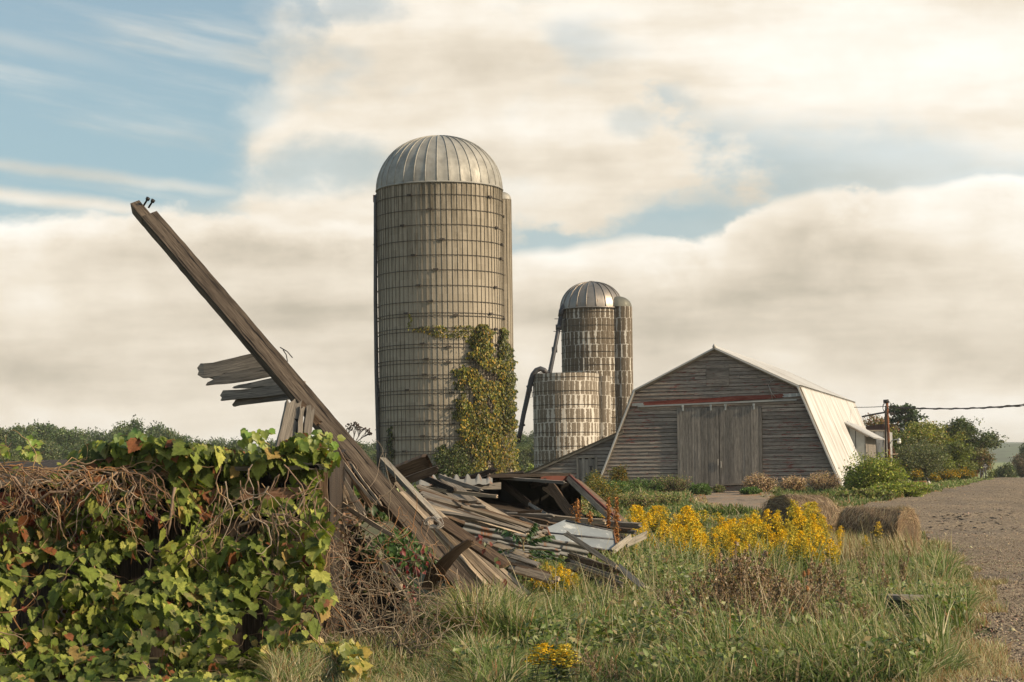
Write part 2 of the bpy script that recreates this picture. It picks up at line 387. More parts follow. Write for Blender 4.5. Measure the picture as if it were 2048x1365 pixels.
# ------------------------------------------------------------------ light and sky
SUN_EL, SUN_AZ = R(28), R(112)     # azimuth clockwise from +Y (the view direction): right and a little behind the camera
w = bpy.data.worlds.new('World'); SC.world = w; w.use_nodes = True; nt = w.node_tree; L = nt.links
for n in list(nt.nodes): nt.nodes.remove(n)
out = N(nt, 'ShaderNodeOutputWorld'); sky = N(nt, 'ShaderNodeTexSky'); sky.sky_type = 'NISHITA'; sky.sun_disc = False
sky.sun_elevation = SUN_EL; sky.sun_rotation = SUN_AZ; sky.air_density = 1.3; sky.dust_density = 2.0
bgs = N(nt, 'ShaderNodeBackground'); bgs.inputs[1].default_value = .11; L.new(sky.outputs[0], bgs.inputs[0])
tc = N(nt, 'ShaderNodeTexCoord').outputs['Generated']; sp = N(nt, 'ShaderNodeSeparateXYZ'); L.new(tc, sp.inputs[0])
yy = mth(nt, 'MAXIMUM', mth(nt, 'ABSOLUTE', sp.outputs[1]), .12)
K = F / 1024
U = mth(nt, 'MULTIPLY', mth(nt, 'DIVIDE', sp.outputs[0], yy), K); V = mth(nt, 'MULTIPLY', mth(nt, 'DIVIDE', sp.outputs[2], yy), K)
cv = N(nt, 'ShaderNodeCombineXYZ'); L.new(U, cv.inputs[0]); L.new(V, cv.inputs[1]); UV = cv.outputs[0]
n_big = noise(nt, vscale(nt, UV, (1.0, 1.7, 1)), 2.0, 4, .5)
n_puf = noise(nt, vscale(nt, UV, (1.0, 1.5, 1)), 4.5, 9, .58, .2)
n_fin = noise(nt, vscale(nt, UV, (1, 1.4, 1)), 9, 8, .6)
n_str = noise(nt, vscale(nt, UV, (.55, 3.2, 1)), 2.2, 5, .5)
puf = mth(nt, 'SUBTRACT', mth(nt, 'ADD', mth(nt, 'MULTIPLY', n_puf, .7), mth(nt, 'MULTIPLY', n_fin, .3)), .5)
def uu(px): return (px - 1024) / 1024
def vv(py): return (946 - py) / 1024
def fcurve(src, pts):
    """curve px -> py as node: input U in [-2,2] mapped to 0..1, output V in [-.5,1.5]"""
    n = nt.nodes.new('ShaderNodeFloatCurve'); c = n.mapping.curves[0]
    P = [((uu(x) + 2) / 4, (vv(y) + .5) / 2) for x, y in pts]
    c.points[0].location = P[0]; c.points[1].location = P[-1]
    for p in P[1:-1]: c.points.new(*p)
    n.mapping.update(); s = mth(nt, 'DIVIDE', mth(nt, 'ADD', src, 2), 4, clamp=True)
    L.new(s, n.inputs['Value']); return mth(nt, 'SUBTRACT', mth(nt, 'MULTIPLY', n.outputs[0], 2), .5)
def soft(x, a, b):
    n = N(nt, 'ShaderNodeMapRange', interpolation_type='SMOOTHSTEP'); n.inputs[1].default_value = a; n.inputs[2].default_value = b
    L.new(x, n.inputs[0]); return n.outputs[0]
# upper-left cloud outline (right of it everything is cloud)
pb_ = mth(nt, 'SUBTRACT', noise(nt, vscale(nt, UV, (1, 1.2, 1)), 3.1, 3, .5), .5)
Uw = mth(nt, 'ADD', U, mth(nt, 'ADD', mth(nt, 'MULTIPLY', puf, .55), mth(nt, 'MULTIPLY', pb_, .5))); Vw = mth(nt, 'ADD', V, mth(nt, 'MULTIPLY', puf, .30))
E1 = fcurve(Uw, [(-900, 500), (0, 480), (200, 492), (320, 480), (400, 430), (450, 350), (505, 250), (550, 130), (610, 30), (690, -120), (720, -500), (3000, -500)])
d1 = mth(nt, 'SUBTRACT', E1, Vw); m1 = soft(d1, -.14, .20)
# right bank outline, and the blue gap above it
E2 = fcurve(Uw, [(-900, 440), (900, 450), (1060, 492), (1200, 470), (1300, 452), (1365, 462), (1440, 425), (1560, 398), (1640, 376), (1760, 384), (1900, 358), (2048, 345), (3000, 300)])
d2 = mth(nt, 'SUBTRACT', E2, mth(nt, 'ADD', V, mth(nt, 'MULTIPLY', puf, .14))); m2 = soft(d2, -.008, .03)
T = fcurve(Uw, [(-900, 520), (1000, 500), (1180, 360), (1290, 215), (1340, 195), (1450, 250), (1560, 272), (1700, 285), (1850, 290), (2048, 335), (2300, 360), (3000, 360)])
gap = soft(mth(nt, 'SUBTRACT', T, mth(nt, 'SUBTRACT', V, mth(nt, 'MULTIPLY', puf, .22))), -.06, .05)
du = mth(nt, 'DIVIDE', mth(nt, 'SUBTRACT', U, uu(1150)), .33); dv = mth(nt, 'DIVIDE', mth(nt, 'SUBTRACT', V, vv(335)), .125)
rr = mth(nt, 'SQRT', mth(nt, 'ADD', mth(nt, 'MULTIPLY', du, du), mth(nt, 'MULTIPLY', dv, dv)))
lobe = soft(mth(nt, 'ADD', rr, mth(nt, 'MULTIPLY', puf, 2.0)), 1.15, .75)
gap = mth(nt, 'MULTIPLY', gap, mth(nt, 'SUBTRACT', 1, lobe))
gap = mth(nt, 'MULTIPLY', gap, mth(nt, 'MULTIPLY_ADD', soft(U, uu(1900), uu(1300)), .32, .48))
cov = mth(nt, 'MAXIMUM', mth(nt, 'MULTIPLY', m1, mth(nt, 'SUBTRACT', 1, gap)), m2)
# thin places inside the big cloud
thin = mth(nt, 'MULTIPLY', soft(n_big, .50, .64), soft(V, vv(480), vv(240)))
thin = mth(nt, 'MULTIPLY', thin, mth(nt, 'MULTIPLY', soft(U, uu(1500), uu(1000)), .55))
cov = mth(nt, 'MULTIPLY', cov, mth(nt, 'SUBTRACT', 1, thin))
def blob(px, py, rx, ry, a):
    x = mth(nt, 'DIVIDE', mth(nt, 'SUBTRACT', U, uu(px)), rx / 1024); y = mth(nt, 'DIVIDE', mth(nt, 'SUBTRACT', V, vv(py)), ry / 1024)
    r_ = mth(nt, 'ADD', mth(nt, 'ADD', mth(nt, 'MULTIPLY', x, x), mth(nt, 'MULTIPLY', y, y)), mth(nt, 'MULTIPLY', puf, 3.5))
    return mth(nt, 'SUBTRACT', 1, mth(nt, 'MULTIPLY', soft(r_, 1.2, .0), a))
for q in ((640, 335, 190, 75, .60), (1270, 250, 60, 40, .35), (700, 15, 150, 40, .55), (1360, 420, 120, 45, .3)): cov = mth(nt, 'MULTIPLY', cov, blob(*q))
# cirrus streaks in the blue
slope = N(nt, 'ShaderNodeCombineXYZ'); L.new(mth(nt, 'MULTIPLY', U, .7), slope.inputs[0]); L.new(mth(nt, 'MULTIPLY', mth(nt, 'ADD', V, mth(nt, 'MULTIPLY', U, .22)), 6), slope.inputs[1])
cir = soft(noise(nt, slope.outputs[0], 1.6, 6, .6), .46, .78)
cir = mth(nt, 'MULTIPLY', cir, .55)
def streak(x0, y0, x1, y1, w_, a):
    s_ = (vv(y1) - vv(y0)) / (uu(x1) - uu(x0))
    dd = mth(nt, 'SUBTRACT', V, mth(nt, 'MULTIPLY_ADD', U, s_, vv(y0) - s_ * uu(x0)))
    g = soft(mth(nt, 'ABSOLUTE', mth(nt, 'ADD', dd, mth(nt, 'MULTIPLY', puf, .04))), w_, 0)
    return mth(nt, 'MULTIPLY', mth(nt, 'MULTIPLY', g, soft(U, uu(x1 + 60), uu(x1 - 260))), a)
cir = mth(nt, 'MAXIMUM', cir, streak(0, 372, 500, 440, .026, .85))
cir = mth(nt, 'MAXIMUM', cir, streak(0, 315, 620, 400, .022, .5))
cir = mth(nt, 'MAXIMUM', cir, streak(0, 60, 300, 135, .03, .22))
cov = mth(nt, 'MAXIMUM', cov, cir)
hz = soft(V, vv(520), vv(640))
cov = mth(nt, 'MAXIMUM', cov, hz)
# cloud tone
lowband = mth(nt, 'ADD', mth(nt, 'MULTIPLY', n_str, .7), mth(nt, 'MULTIPLY', n_big, .3))
edge2 = soft(d2, .10, .0)           # bright crest of the right bank
tone = mth(nt, 'ADD', mth(nt, 'MULTIPLY', soft(lowband, .34, .62), .55), mth(nt, 'MULTIPLY', soft(n_puf, .3, .7), .18))
tone = mth(nt, 'ADD', tone, mth(nt, 'MULTIPLY', soft(V, vv(560), vv(250)), .25))
tone = mth(nt, 'ADD', tone, mth(nt, 'MULTIPLY', mth(nt, 'MULTIPLY', edge2, m2), .45))
tone = mth(nt, 'ADD', tone, mth(nt, 'MULTIPLY', soft(U, uu(900), uu(2100)), .22))
tone = mth(nt, 'ADD', tone, mth(nt, 'MULTIPLY', soft(V, vv(800), vv(930)), .12))
tone = mth(nt, 'ADD', tone, mth(nt, 'MULTIPLY', mth(nt, 'SUBTRACT', n_fin, .5), .42))
under = mth(nt, 'MULTIPLY', mth(nt, 'MULTIPLY', soft(d2, .05, .16), soft(d2, .42, .22)), soft(U, uu(900), uu(1400)))
tone = mth(nt, 'SUBTRACT', tone, mth(nt, 'MULTIPLY', under, .17))
tone = mth(nt, 'SUBTRACT', tone, mth(nt, 'MULTIPLY', soft(mth(nt, 'ABSOLUTE', mth(nt, 'ADD', mth(nt, 'SUBTRACT', V, vv(625)), mth(nt, 'MULTIPLY', puf, .08))), .07, .0), .10))
tone = mth(nt, 'DIVIDE', tone, 1.22)
cc = ramp(nt, tone, [(.0, (.52, .465, .37)), (.22, (.67, .595, .48)), (.45, (.80, .72, .595)), (.72, (.92, .86, .755)), (1.0, (1.0, .965, .89))])
bgc = N(nt, 'ShaderNodeBackground'); L.new(cc, bgc.inputs[0]); bgc.inputs[1].default_value = 1.0
# a thin veil over the blue
veil = N(nt, 'ShaderNodeBackground'); veil.inputs[0].default_value = (.33, .50, .58, 1)
mv = N(nt, 'ShaderNodeMixShader'); L.new(mth(nt, 'MULTIPLY_ADD', soft(V, vv(-100), vv(420)), .35, .30), mv.inputs[0]); L.new(bgs.outputs[0], mv.inputs[1]); L.new(veil.outputs[0], mv.inputs[2])
mx = N(nt, 'ShaderNodeMixShader'); L.new(cov, mx.inputs[0]); L.new(mv.outputs[0], mx.inputs[1]); L.new(bgc.outputs[0], mx.inputs[2])
L.new(mx.outputs[0], out.inputs[0])
sd = bpy.data.lights.new('sun', 'SUN'); sd.energy = 5.0; sd.angle = R(.9); sd.color = (1, .80, .56)
so = bpy.data.objects.new('sun', sd); COL.objects.link(so)
sv = Vector((math.sin(SUN_AZ) * math.cos(SUN_EL), math.cos(SUN_AZ) * math.cos(SUN_EL), math.sin(SUN_EL)))
so.rotation_euler = sv.to_track_quat('Z', 'Y').to_euler(); so.location = (20, 0, 30)
SC.view_settings.view_transform = 'Standard'; SC.view_settings.look = 'None'; SC.view_settings.exposure = .16; SC.view_settings.gamma = 1
SC.render.engine = 'CYCLES'; SC.cycles.max_bounces = 6; SC.cycles.transparent_max_bounces = 8; SC.cycles.diffuse_bounces = 3
# ------------------------------------------------------------------ ground, gravel, yard
def spaced(lims, n):
    return np.interp(np.linspace(0, 1, n), np.linspace(0, 1, len(lims)), lims)
gx = np.concatenate([-np.geomspace(2900, 32, 34), np.arange(-30, 50, .8), np.geomspace(51, 2900, 36)])
gy = np.concatenate([np.array([-200, -100, -30, -10]), np.arange(0, 110, .8), np.geomspace(111, 2850, 70)])
GX, GY = np.meshgrid(gx, gy); GZ = H(GX, GY); nx, ny = len(gx), len(gy)
idx = np.arange(nx * ny).reshape(ny, nx)
Fq = np.stack([idx[:-1, :-1], idx[:-1, 1:], idx[1:, 1:], idx[1:, :-1]], -1).reshape(-1, 4)
def ground_mat():
    m, nt, b = mat('soil_and_turf'); p = geo(nt)
    n = noise(nt, p, .6, 6, .65); n2 = noise(nt, p, 6, 5, .6); n3 = noise(nt, p, .02, 3)
    c = ramp(nt, n, [(.35, (.06, .065, .02)), (.55, (.11, .10, .04)), (.72, (.19, .14, .07))])
    sp = N(nt, 'ShaderNodeSeparateXYZ'); nt.links.new(p, sp.inputs[0])
    far = mth(nt, 'MULTIPLY', mth(nt, 'SUBTRACT', sp.outputs[1], 250), .004, clamp=True)
    c = mixc(nt, far, c, ramp(nt, n3, [(.4, (.15, .20, .05)), (.6, (.24, .27, .08))]))
    c = mixc(nt, 1, c, ramp(nt, n2, [(.3, (.7,) * 3), (.7, (1.2,) * 3)]), 'MULTIPLY')
    nt.links.new(c, b.inputs['Base Color']); b.inputs['Roughness'].default_value = 1; bump(nt, b, n2, .5, .05); return m
def gravel_mat():
    m, nt, b = mat('gravel'); p = geo(nt)
    v = N(nt, 'ShaderNodeTexVoronoi'); v.inputs['Scale'].default_value = 22; nt.links.new(p, v.inputs[0])
    v2 = N(nt, 'ShaderNodeTexVoronoi'); v2.inputs['Scale'].default_value = 7; nt.links.new(p, v2.inputs[0])
    g = N(nt, 'ShaderNodeRGBToBW'); nt.links.new(v.outputs[1], g.inputs[0]); g2 = N(nt, 'ShaderNodeRGBToBW'); nt.links.new(v2.outputs[1], g2.inputs[0])
    gg = mth(nt, 'ADD', mth(nt, 'MULTIPLY', g.outputs[0], .82), mth(nt, 'MULTIPLY', g2.outputs[0], .18))
    c = ramp(nt, gg, [(.25, (.08, .056, .032)), (.5, (.17, .122, .072)), (.75, (.33, .25, .155))])
    n = noise(nt, vscale(nt, p, (1, .45, 1)), .35, 5, .6)
    c = mixc(nt, ramp(nt, n, [(.45, (0,) * 3), (.70, (.55,) * 3)]), c, (.07, .055, .042))
    n4 = noise(nt, vscale(nt, p, (1, .3, 1)), .5, 4, .6, .5)
    c = mixc(nt, ramp(nt, n4, [(.66, (0,) * 3), (.74, (.6,) * 3)]), c, (.30, .17, .07))
    nt.links.new(c, b.inputs['Base Color']); b.inputs['Roughness'].default_value = 1; bump(nt, b, gg, .7, .014); return m
def dirt_mat():
    m, nt, b = mat('yard_dirt'); p = geo(nt); n = noise(nt, vscale(nt, p, (1, .5, 1)), 1.1, 7, .7); n2 = noise(nt, p, 14, 5)
    c = ramp(nt, n, [(.35, (.12, .085, .055)), (.5, (.23, .18, .13)), (.66, (.27, .15, .065))])
    c = mixc(nt, 1, c, ramp(nt, n2, [(.3, (.7,) * 3), (.7, (1.25,) * 3)]), 'MULTIPLY')
    nt.links.new(c, b.inputs['Base Color']); b.inputs['Roughness'].default_value = 1; bump(nt, b, n2, .6, .04); return m
g = mesh_np('ground', np.stack([GX, GY, GZ], -1).reshape(-1, 3), Fq, np.ones((nx * ny, 3)), ground_mat(), smooth=True)
tag(g, 'overgrown soil of the farm yard and fields', kind='structure')
def rows_from_px(pts):
    q = [ground(*p) for p in pts]; q = sorted([(p.y, p.x) for p in q]); return np.array(q)
EDGE = rows_from_px([(1935, 1420), (1955, 1290), (1975, 1230), (1950, 1170), (1895, 1115), (1850, 1085), (1800, 1052), (1730, 1034), (1640, 1024), (1660, 1018), (1850, 993), (1880, 984), (1930, 972), (1990, 958)])
EDGE = np.vstack([[-20, EDGE[0, 1] * .9], EDGE])
def gravel_left(Y): return np.interp(Y, EDGE[:, 0], EDGE[:, 1])
YL = rows_from_px([(1560, 1034), (1420, 1020), (1385, 1005), (1378, 985), (1378, 976)])
YR = rows_from_px([(1700, 1034), (1650, 1016), (1580, 1003), (1545, 990), (1528, 978)])
def ribbon(name, Ys, xl, xr, n, z, m, label, jit=.25):
    P = []
    ph = rng.uniform(0, 6, 4)
    for Y in Ys:
        j1 = jit * (math.sin(Y * 1.7 + ph[0]) + .6 * math.sin(Y * 4.1 + ph[1])); j2 = jit * (math.sin(Y * 1.9 + ph[2]) + .6 * math.sin(Y * 3.7 + ph[3]))
        a = xl(Y) + j1; b = xr(Y) + j2
        for k in range(n + 1):
            x = a + (b - a) * (k / n) ** 1.6; P.append((x, Y, h1(x, Y) + z))
    P = np.array(P); ii = np.arange(len(P)).reshape(len(Ys), n + 1)
    Fq = np.stack([ii[:-1, :-1], ii[:-1, 1:], ii[1:, 1:], ii[1:, :-1]], -1).reshape(-1, 4)
    o = mesh_np(name, P, Fq, np.ones((len(P), 3)), m, smooth=True); return tag(o, label, kind='structure')
GM = gravel_mat()
ribbon('dirt_yard', np.arange(max(YL[0, 0], YR[0, 0]) - 1, YL[-1, 0] + 1.5, .4), lambda Y: float(np.interp(Y, YL[:, 0], YL[:, 1])), lambda Y: float(np.interp(Y, YR[:, 0], YR[:, 1])), 20, .012, dirt_mat(), 'bare dirt in front of the barn door')
ribbon('gravel_road', np.concatenate([np.arange(-15, 100, .4), np.arange(100, 212, 1.0)]), lambda Y: float(gravel_left(Y)), lambda Y: float(gravel_left(Y)) + 14 + .25 * max(Y, 0), 46, .018, GM, 'rough grey gravel lot and road shoulder', .12)
pave = plain('asphalt', (.20, .185, .165), .9)
ribbon('paved_road', np.arange(60, 225, 1.5), lambda Y: float(np.interp(Y, [60, 130, 185, 225], [24, 38.5, 48.0, 56])), lambda Y: float(np.interp(Y, [60, 130, 185, 225], [31, 45.5, 56, 64])), 6, .04, pave, 'worn pale asphalt road going over the rise', .02)

def in_gravel(X, Y): return X > gravel_left(Y) + .15 * np.sin(Y * 1.7)
def in_yard(X, Y): return (Y > YL[0, 0]) & (Y < YL[-1, 0] + 2) & (X > np.interp(Y, YL[:, 0], YL[:, 1])) & (X < np.interp(Y, YR[:, 0], YR[:, 1]))

# hills beyond the valley
def hills(name, Y0, D, zt, seed, label, x0, x1, col):
    X = np.linspace(x0, x1, 260); t = np.linspace(0, 1, 26); XX, TT = np.meshgrid(X, t)
    prof = np.sin(TT * math.pi * .5) ** .8
    zz = -5 + (zt + 5 + 1.2 * snoise(XX / 90, TT * 2, 1, seed) + .8 * snoise(XX / 12, TT * 12, 1, seed + 1) + zt * .10 * np.sin(XX / 200)) * prof
    YY = Y0 + D * TT
    m, nt, b = mat(name + '_woods'); n = noise(nt, geo(nt), .06, 5, .7)
    c = ramp(nt, n, [(.4, tuple(x * .75 for x in col)), (.62, tuple(x * 1.5 for x in col))]); nt.links.new(c, b.inputs['Base Color']); b.inputs['Roughness'].default_value = 1
    ii = np.arange(XX.size).reshape(XX.shape); Fq = np.stack([ii[:-1, :-1], ii[:-1, 1:], ii[1:, 1:], ii[1:, :-1]], -1).reshape(-1, 4)
    o = mesh_np(name, np.stack([XX, YY, zz], -1).reshape(-1, 3), Fq, np.ones((XX.size, 3)), m, smooth=True)
    tag(o, label, kind='structure')
hills('hills', 1250, 250, 17, 3, 'wooded blue green hills across the valley', 100, 900, (.05, .075, .03))
hills('far_hills', 2200, 300, 33, 9, 'pale distant ridge behind the wooded hills', 200, 1500, (.05, .075, .04))

# ------------------------------------------------------------------ tall concrete silo
def silo_wall(mb, c, Rr, z0, z1, staves, rib, rib_w, a0=0, a1=2 * math.pi, mat_=0):
    ns = []
    for i in range(staves):
        a = a0 + (a1 - a0) * i / staves; da = (a1 - a0) / staves
        ns += [(a, 0), (a + da * (1 - rib_w) * .5, .004), (a + da * (1 - rib_w), 0), (a + da * (1 - rib_w) + da * .04, rib), (a + da * (1 - .04), rib)]
    ns.append((a1, 0)); rows = max(1, int((z1 - z0) / .762))
    vs = []; W = len(ns)
    for r in range(rows + 1):
        z = z0 + (z1 - z0) * r / rows
        for a, o in ns: vs.append((c[0] + (Rr + o) * math.sin(a), c[1] - (Rr + o) * math.cos(a), z))
    fs = []; uv = []
    for r in range(rows):
        for k in range(W - 1):
            p = r * W + k; fs.append((p, p + 1, p + 1 + W, p + W)); za = (z1 - z0) * r / rows; zb = (z1 - z0) * (r + 1) / rows
            ua = ns[k][0] * Rr; ub = ns[k + 1][0] * Rr; uv.append([(ua, za), (ub, za), (ub, zb), (ua, zb)])
    mb.add(vs, fs, uv, mat_)
def ring(mb, c, Rr, z, r, n=72, a0=0, a1=2 * math.pi, m=6, mat_=0):
    pts = [(c[0] + Rr * math.sin(a0 + (a1 - a0) * i / n), c[1] - Rr * math.cos(a0 + (a1 - a0) * i / n), z) for i in range(n + 1)]
    mb.tube(pts, r, m, mat_, cap=False)
def dome(name, c, Rr, z, hh, m, parent, nr=30, rib_r=.035, cap=True, rot=0):
    mb = MB(); n = nr * 4; rows = 18
    def P(u, v):
        a = u * 2 * math.pi + rot; t = v * math.pi / 2 * .985; fl = 1 + .006 * math.cos(u * 2 * math.pi * nr)
        return (c[0] + Rr * math.cos(t) ** .92 * fl * math.sin(a), c[1] - Rr * math.cos(t) ** .92 * fl * math.cos(a), z + hh * math.sin(t))
    mb.grid(P, n, rows, smooth=True)
    for i in range(nr):
        pts = []
        for k in range(15):
            t = k / 14 * math.pi / 2 * .985; a = i / nr * 2 * math.pi + rot
            pts.append((c[0] + (Rr * math.cos(t) ** .92 + rib_r * .6) * math.sin(a), c[1] - (Rr * math.cos(t) ** .92 + rib_r * .6) * math.cos(a), z + hh * math.sin(t) + rib_r * .5))
        mb.tube(pts, [rib_r] * 14 + [rib_r * .5], 4)
    if cap: mb.tube([(c[0], c[1], z + hh * .99), (c[0], c[1], z + hh + .07)], Rr * .07, 12)
    ring(mb, c, Rr + .02, z + .01, .05, 72, m=6)
    return mb.build(name, m, parent)

D1 = 97; Cb = at(887, 960, D1); zb1 = h1(Cb.x, D1) - .1; c1 = (Cb.x, D1); R1 = 3.17
zt1 = at(873, 383, D1).z; za1 = at(873, 275, D1).z
s1 = thing('concrete_silo', 'tall tan concrete silo with a silver ribbed dome, vine climbing its right side', 'silo', (c1[0], c1[1], zb1))
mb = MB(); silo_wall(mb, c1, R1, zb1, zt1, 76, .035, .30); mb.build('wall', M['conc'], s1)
ys_single = [389, 419, 449, 480, 510, 540, 571, 603]
ys_pair = [(626, 632), (656, 663), (688, 695), (719, 726), (750, 757), (780, 787), (811, 818), (842, 849), (873, 879), (903, 909), (931, 937)]
allz = [at(873, y, D1 - R1).z for y in ys_single] + [at(873, y, D1 - R1).z for p in ys_pair for y in p]
for i, z in enumerate(allz):
    mb = MB(); ring(mb, c1, R1 + .055, z, .016, 64, m=5)
    for q in range(3):
        a = [-.25, 1.2, 3.0][q] + random.uniform(-.25, .25) + (.35 if i % 2 else -.1)
        mb.box((c1[0] + (R1 + .09) * math.sin(a), c1[1] - (R1 + .09) * math.cos(a), z + .02), .26, .07, .09, ax=(math.cos(a), math.sin(a), 0))
    mb.build('hoop', M['hoop'], s1)
dm = dome('dome', c1, R1 + .03, zt1, za1 - zt1, M['dome'], s1, 34, .03)
# unloading chute on the far right side
ca = R(98); cc1 = (c1[0] + (R1 + .08) * math.sin(ca), c1[1] - (R1 + .08) * math.cos(ca)); zc1 = at(1005, 398, D1).z
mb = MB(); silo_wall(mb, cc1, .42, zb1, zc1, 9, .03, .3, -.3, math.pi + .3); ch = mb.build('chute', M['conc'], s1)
mb = MB(); mb.grid(lambda u, v: (cc1[0] + .45 * math.cos(v * 1.57) * math.sin(u * 6.283), cc1[1] - .45 * math.cos(v * 1.57) * math.cos(u * 6.283), zc1 + .42 * math.sin(v * 1.57)), 20, 5, smooth=True)
mb.build('cap', M['dome'], s1)
for z in allz[::1][:22]:
    pass
mb = MB()
# filler pipe down the left side
pts = [at(752, 384, D1 - .2), at(751, 395, D1 - .3), at(751, 600, D1 - .3), at(753, 745, D1 - .3), at(758, 905, D1 - .3), at(759, 940, D1 - .3)]
pts[0].x += .15
mb = MB(); mb.tube(pts, [.06, .09, .1, .11, .13, .13], 12)
for y in (490, 610, 746, 860):
    p = at(752 + (y - 400) * .011, y, D1 - .3); mb.tube([p - Vector((.18, 0, 0)), p + Vector((.45, 0, 0))], .018, 5)
fp = mb.build('filler_pipe', M['pipe'], s1)
mb = MB(); p = at(749, 398, D1 - .1); mb.box(p, .12, .3, .35); mb.build('red_bracket', M['rust'], s1)

# ------------------------------------------------------------------ slim silo and short silo
D2 = 111; c2p = at(1188, 950, D2); c2 = (c2p.x, D2); R2 = 61 / F * D2; zb2 = h1(*c2) - .1
zt2 = at(1187, 620, D2).z; za2 = at(1187, 565, D2).z
s2 = thing('slim_silo', 'slim brown silo with flaking white wash, dull ribbed dome and hooded chute', 'silo', (*c2, zb2))
mb = MB(); silo_wall(mb, c2, R2, zb2, zt2, 38, .012, .12); mb.build('wall', M['stave_b'], s2)
dome('dome', c2, R2 + .05, zt2, za2 - zt2, M['dome2'], s2, 20, .032, rot=.1)
pc = at(1250, 950, D2 - 1.2); cc2 = (pc.x, D2 - .9); Rc2 = 19 / F * D2; zc2 = at(1250, 617, D2).z
mb = MB(); silo_wall(mb, cc2, Rc2, zb2, zc2, 12, .012, .12, -1.7, 1.9); mb.build('chute', M['stave_b'], s2)
mb = MB()
mb.grid(lambda u, v: (cc2[0] - .25 + (Rc2 + .30) * math.cos(v * 1.5) * math.sin(u * 6.283) * .93, cc2[1] - Rc2 * math.cos(v * 1.5) * math.cos(u * 6.283), zc2 + .62 * math.sin(v * 1.5)), 28, 8, smooth=True)
mb.build('hood', M['hoodm'], s2)
for k in range(int((zt2 - zb2) / .762)):
    z = zt2 - .25 - k * .762; mb = MB(); ring(mb, c2, R2 + .03, z, .013, 48, m=4); mb.build('hoop', M['hoop'], s2)
mb = MB(); pts = [at(1098, 760, D2 - 1.5), at(1100, 744, D2 - 1.5), at(1111, 690, D2 - 1.2), at(1122, 632, D2 - .8)]
mb.tube(pts, [.13, .13, .12, .13], 12)
mb.tube([at(1121, 634, D2 - .8), at(1123, 622, D2 - .8), at(1129, 611, D2 - .6), at(1140, 603, D2 - .4)], [.15, .16, .17, .17], 10)
for (x, y) in ((1109, 700), (1117, 655)):
    p = at(x, y, D2 - 1); mb.tube([p - Vector((.16, 0, 0)), p + Vector((.16, 0, 0))], .17, 10)
for (x, y) in ((1121, 638), (1119, 663)):
    p = at(x, y, D2 - 1); mb.tube([p - Vector((.35, 0, 0)), p + Vector((.4, 0, -.02))], .02, 5); mb.tube([p + Vector((.25, 0, 0)), p + Vector((.25, 0, -.8))], .015, 5)
mb.build('blower_pipe', M['pipe'], s2)

D3 = 106; c3p = at(1134, 950, D3); c3 = (c3p.x, D3); R3 = 65.5 / F * D3; zb3 = h1(*c3) - .1; zt3 = at(1134, 749, D3).z
s3 = thing('short_silo', 'short open-topped silo with heavy white wash over grey blocks, curved pipe at its left', 'silo', (*c3, zb3))
mb = MB(); silo_wall(mb, c3, R3, zb3, zt3, 38, .012, .12); mb.build('wall', M['stave_w'], s3)
mb = MB(); silo_wall(mb, c3, R3 - .12, zb3 + 3, zt3, 38, 0, .12); mb.build('inner_wall', M['stave_w'], s3)
mb = MB(); mb.grid(lambda u, v: (c3[0] + (R3 + .02 - v * .14) * math.sin(u * 6.283), c3[1] - (R3 + .02 - v * .14) * math.cos(u * 6.283), zt3 + .02), 64, 1); mb.build('rim', M['stave_w'], s3)
pc = at(1209, 950, D3); cc3 = (pc.x, D3 + .2); Rc3 = 14.5 / F * D3
mb = MB(); silo_wall(mb, cc3, Rc3, zb3, zt3 - .12, 10, .012, .12, -1.7, 2.2); mb.build('chute', M['stave_w'], s3)
for k in range(int((zt3 - zb3) / .762)):
    z = zt3 - .22 - k * .762; mb = MB(); ring(mb, c3, R3 + .03, z, .013, 48, m=4); mb.build('hoop', M['hoop'], s3)
mb = MB(); Dp = D3 - .5
pp = [(1036, 885), (1041, 862), (1047, 830), (1056, 790), (1062, 762), (1066, 750), (1073, 741), (1081, 738), (1088, 741), (1094, 748)]
mb.tube([at(x, y, Dp) for x, y in pp], [.13, .13, .13, .14, .15, .15, .15, .15, .15, .15], 12)
for (x, y) in ((1043, 852), (1060, 772)):
    p = at(x, y, Dp); mb.tube([p - Vector((.2, 0, .05)), p + Vector((.2, 0, .05))], .06, 8)
mb.tube([at(1062, 764, Dp), at(1065, 795, Dp), at(1058, 795, Dp)], .02, 5); mb.tube([at(1066, 753, Dp), at(1080, 746, Dp), at(1092, 745, Dp)], .02, 5)
mb.build('curved_pipe', M['pipe'], s3)

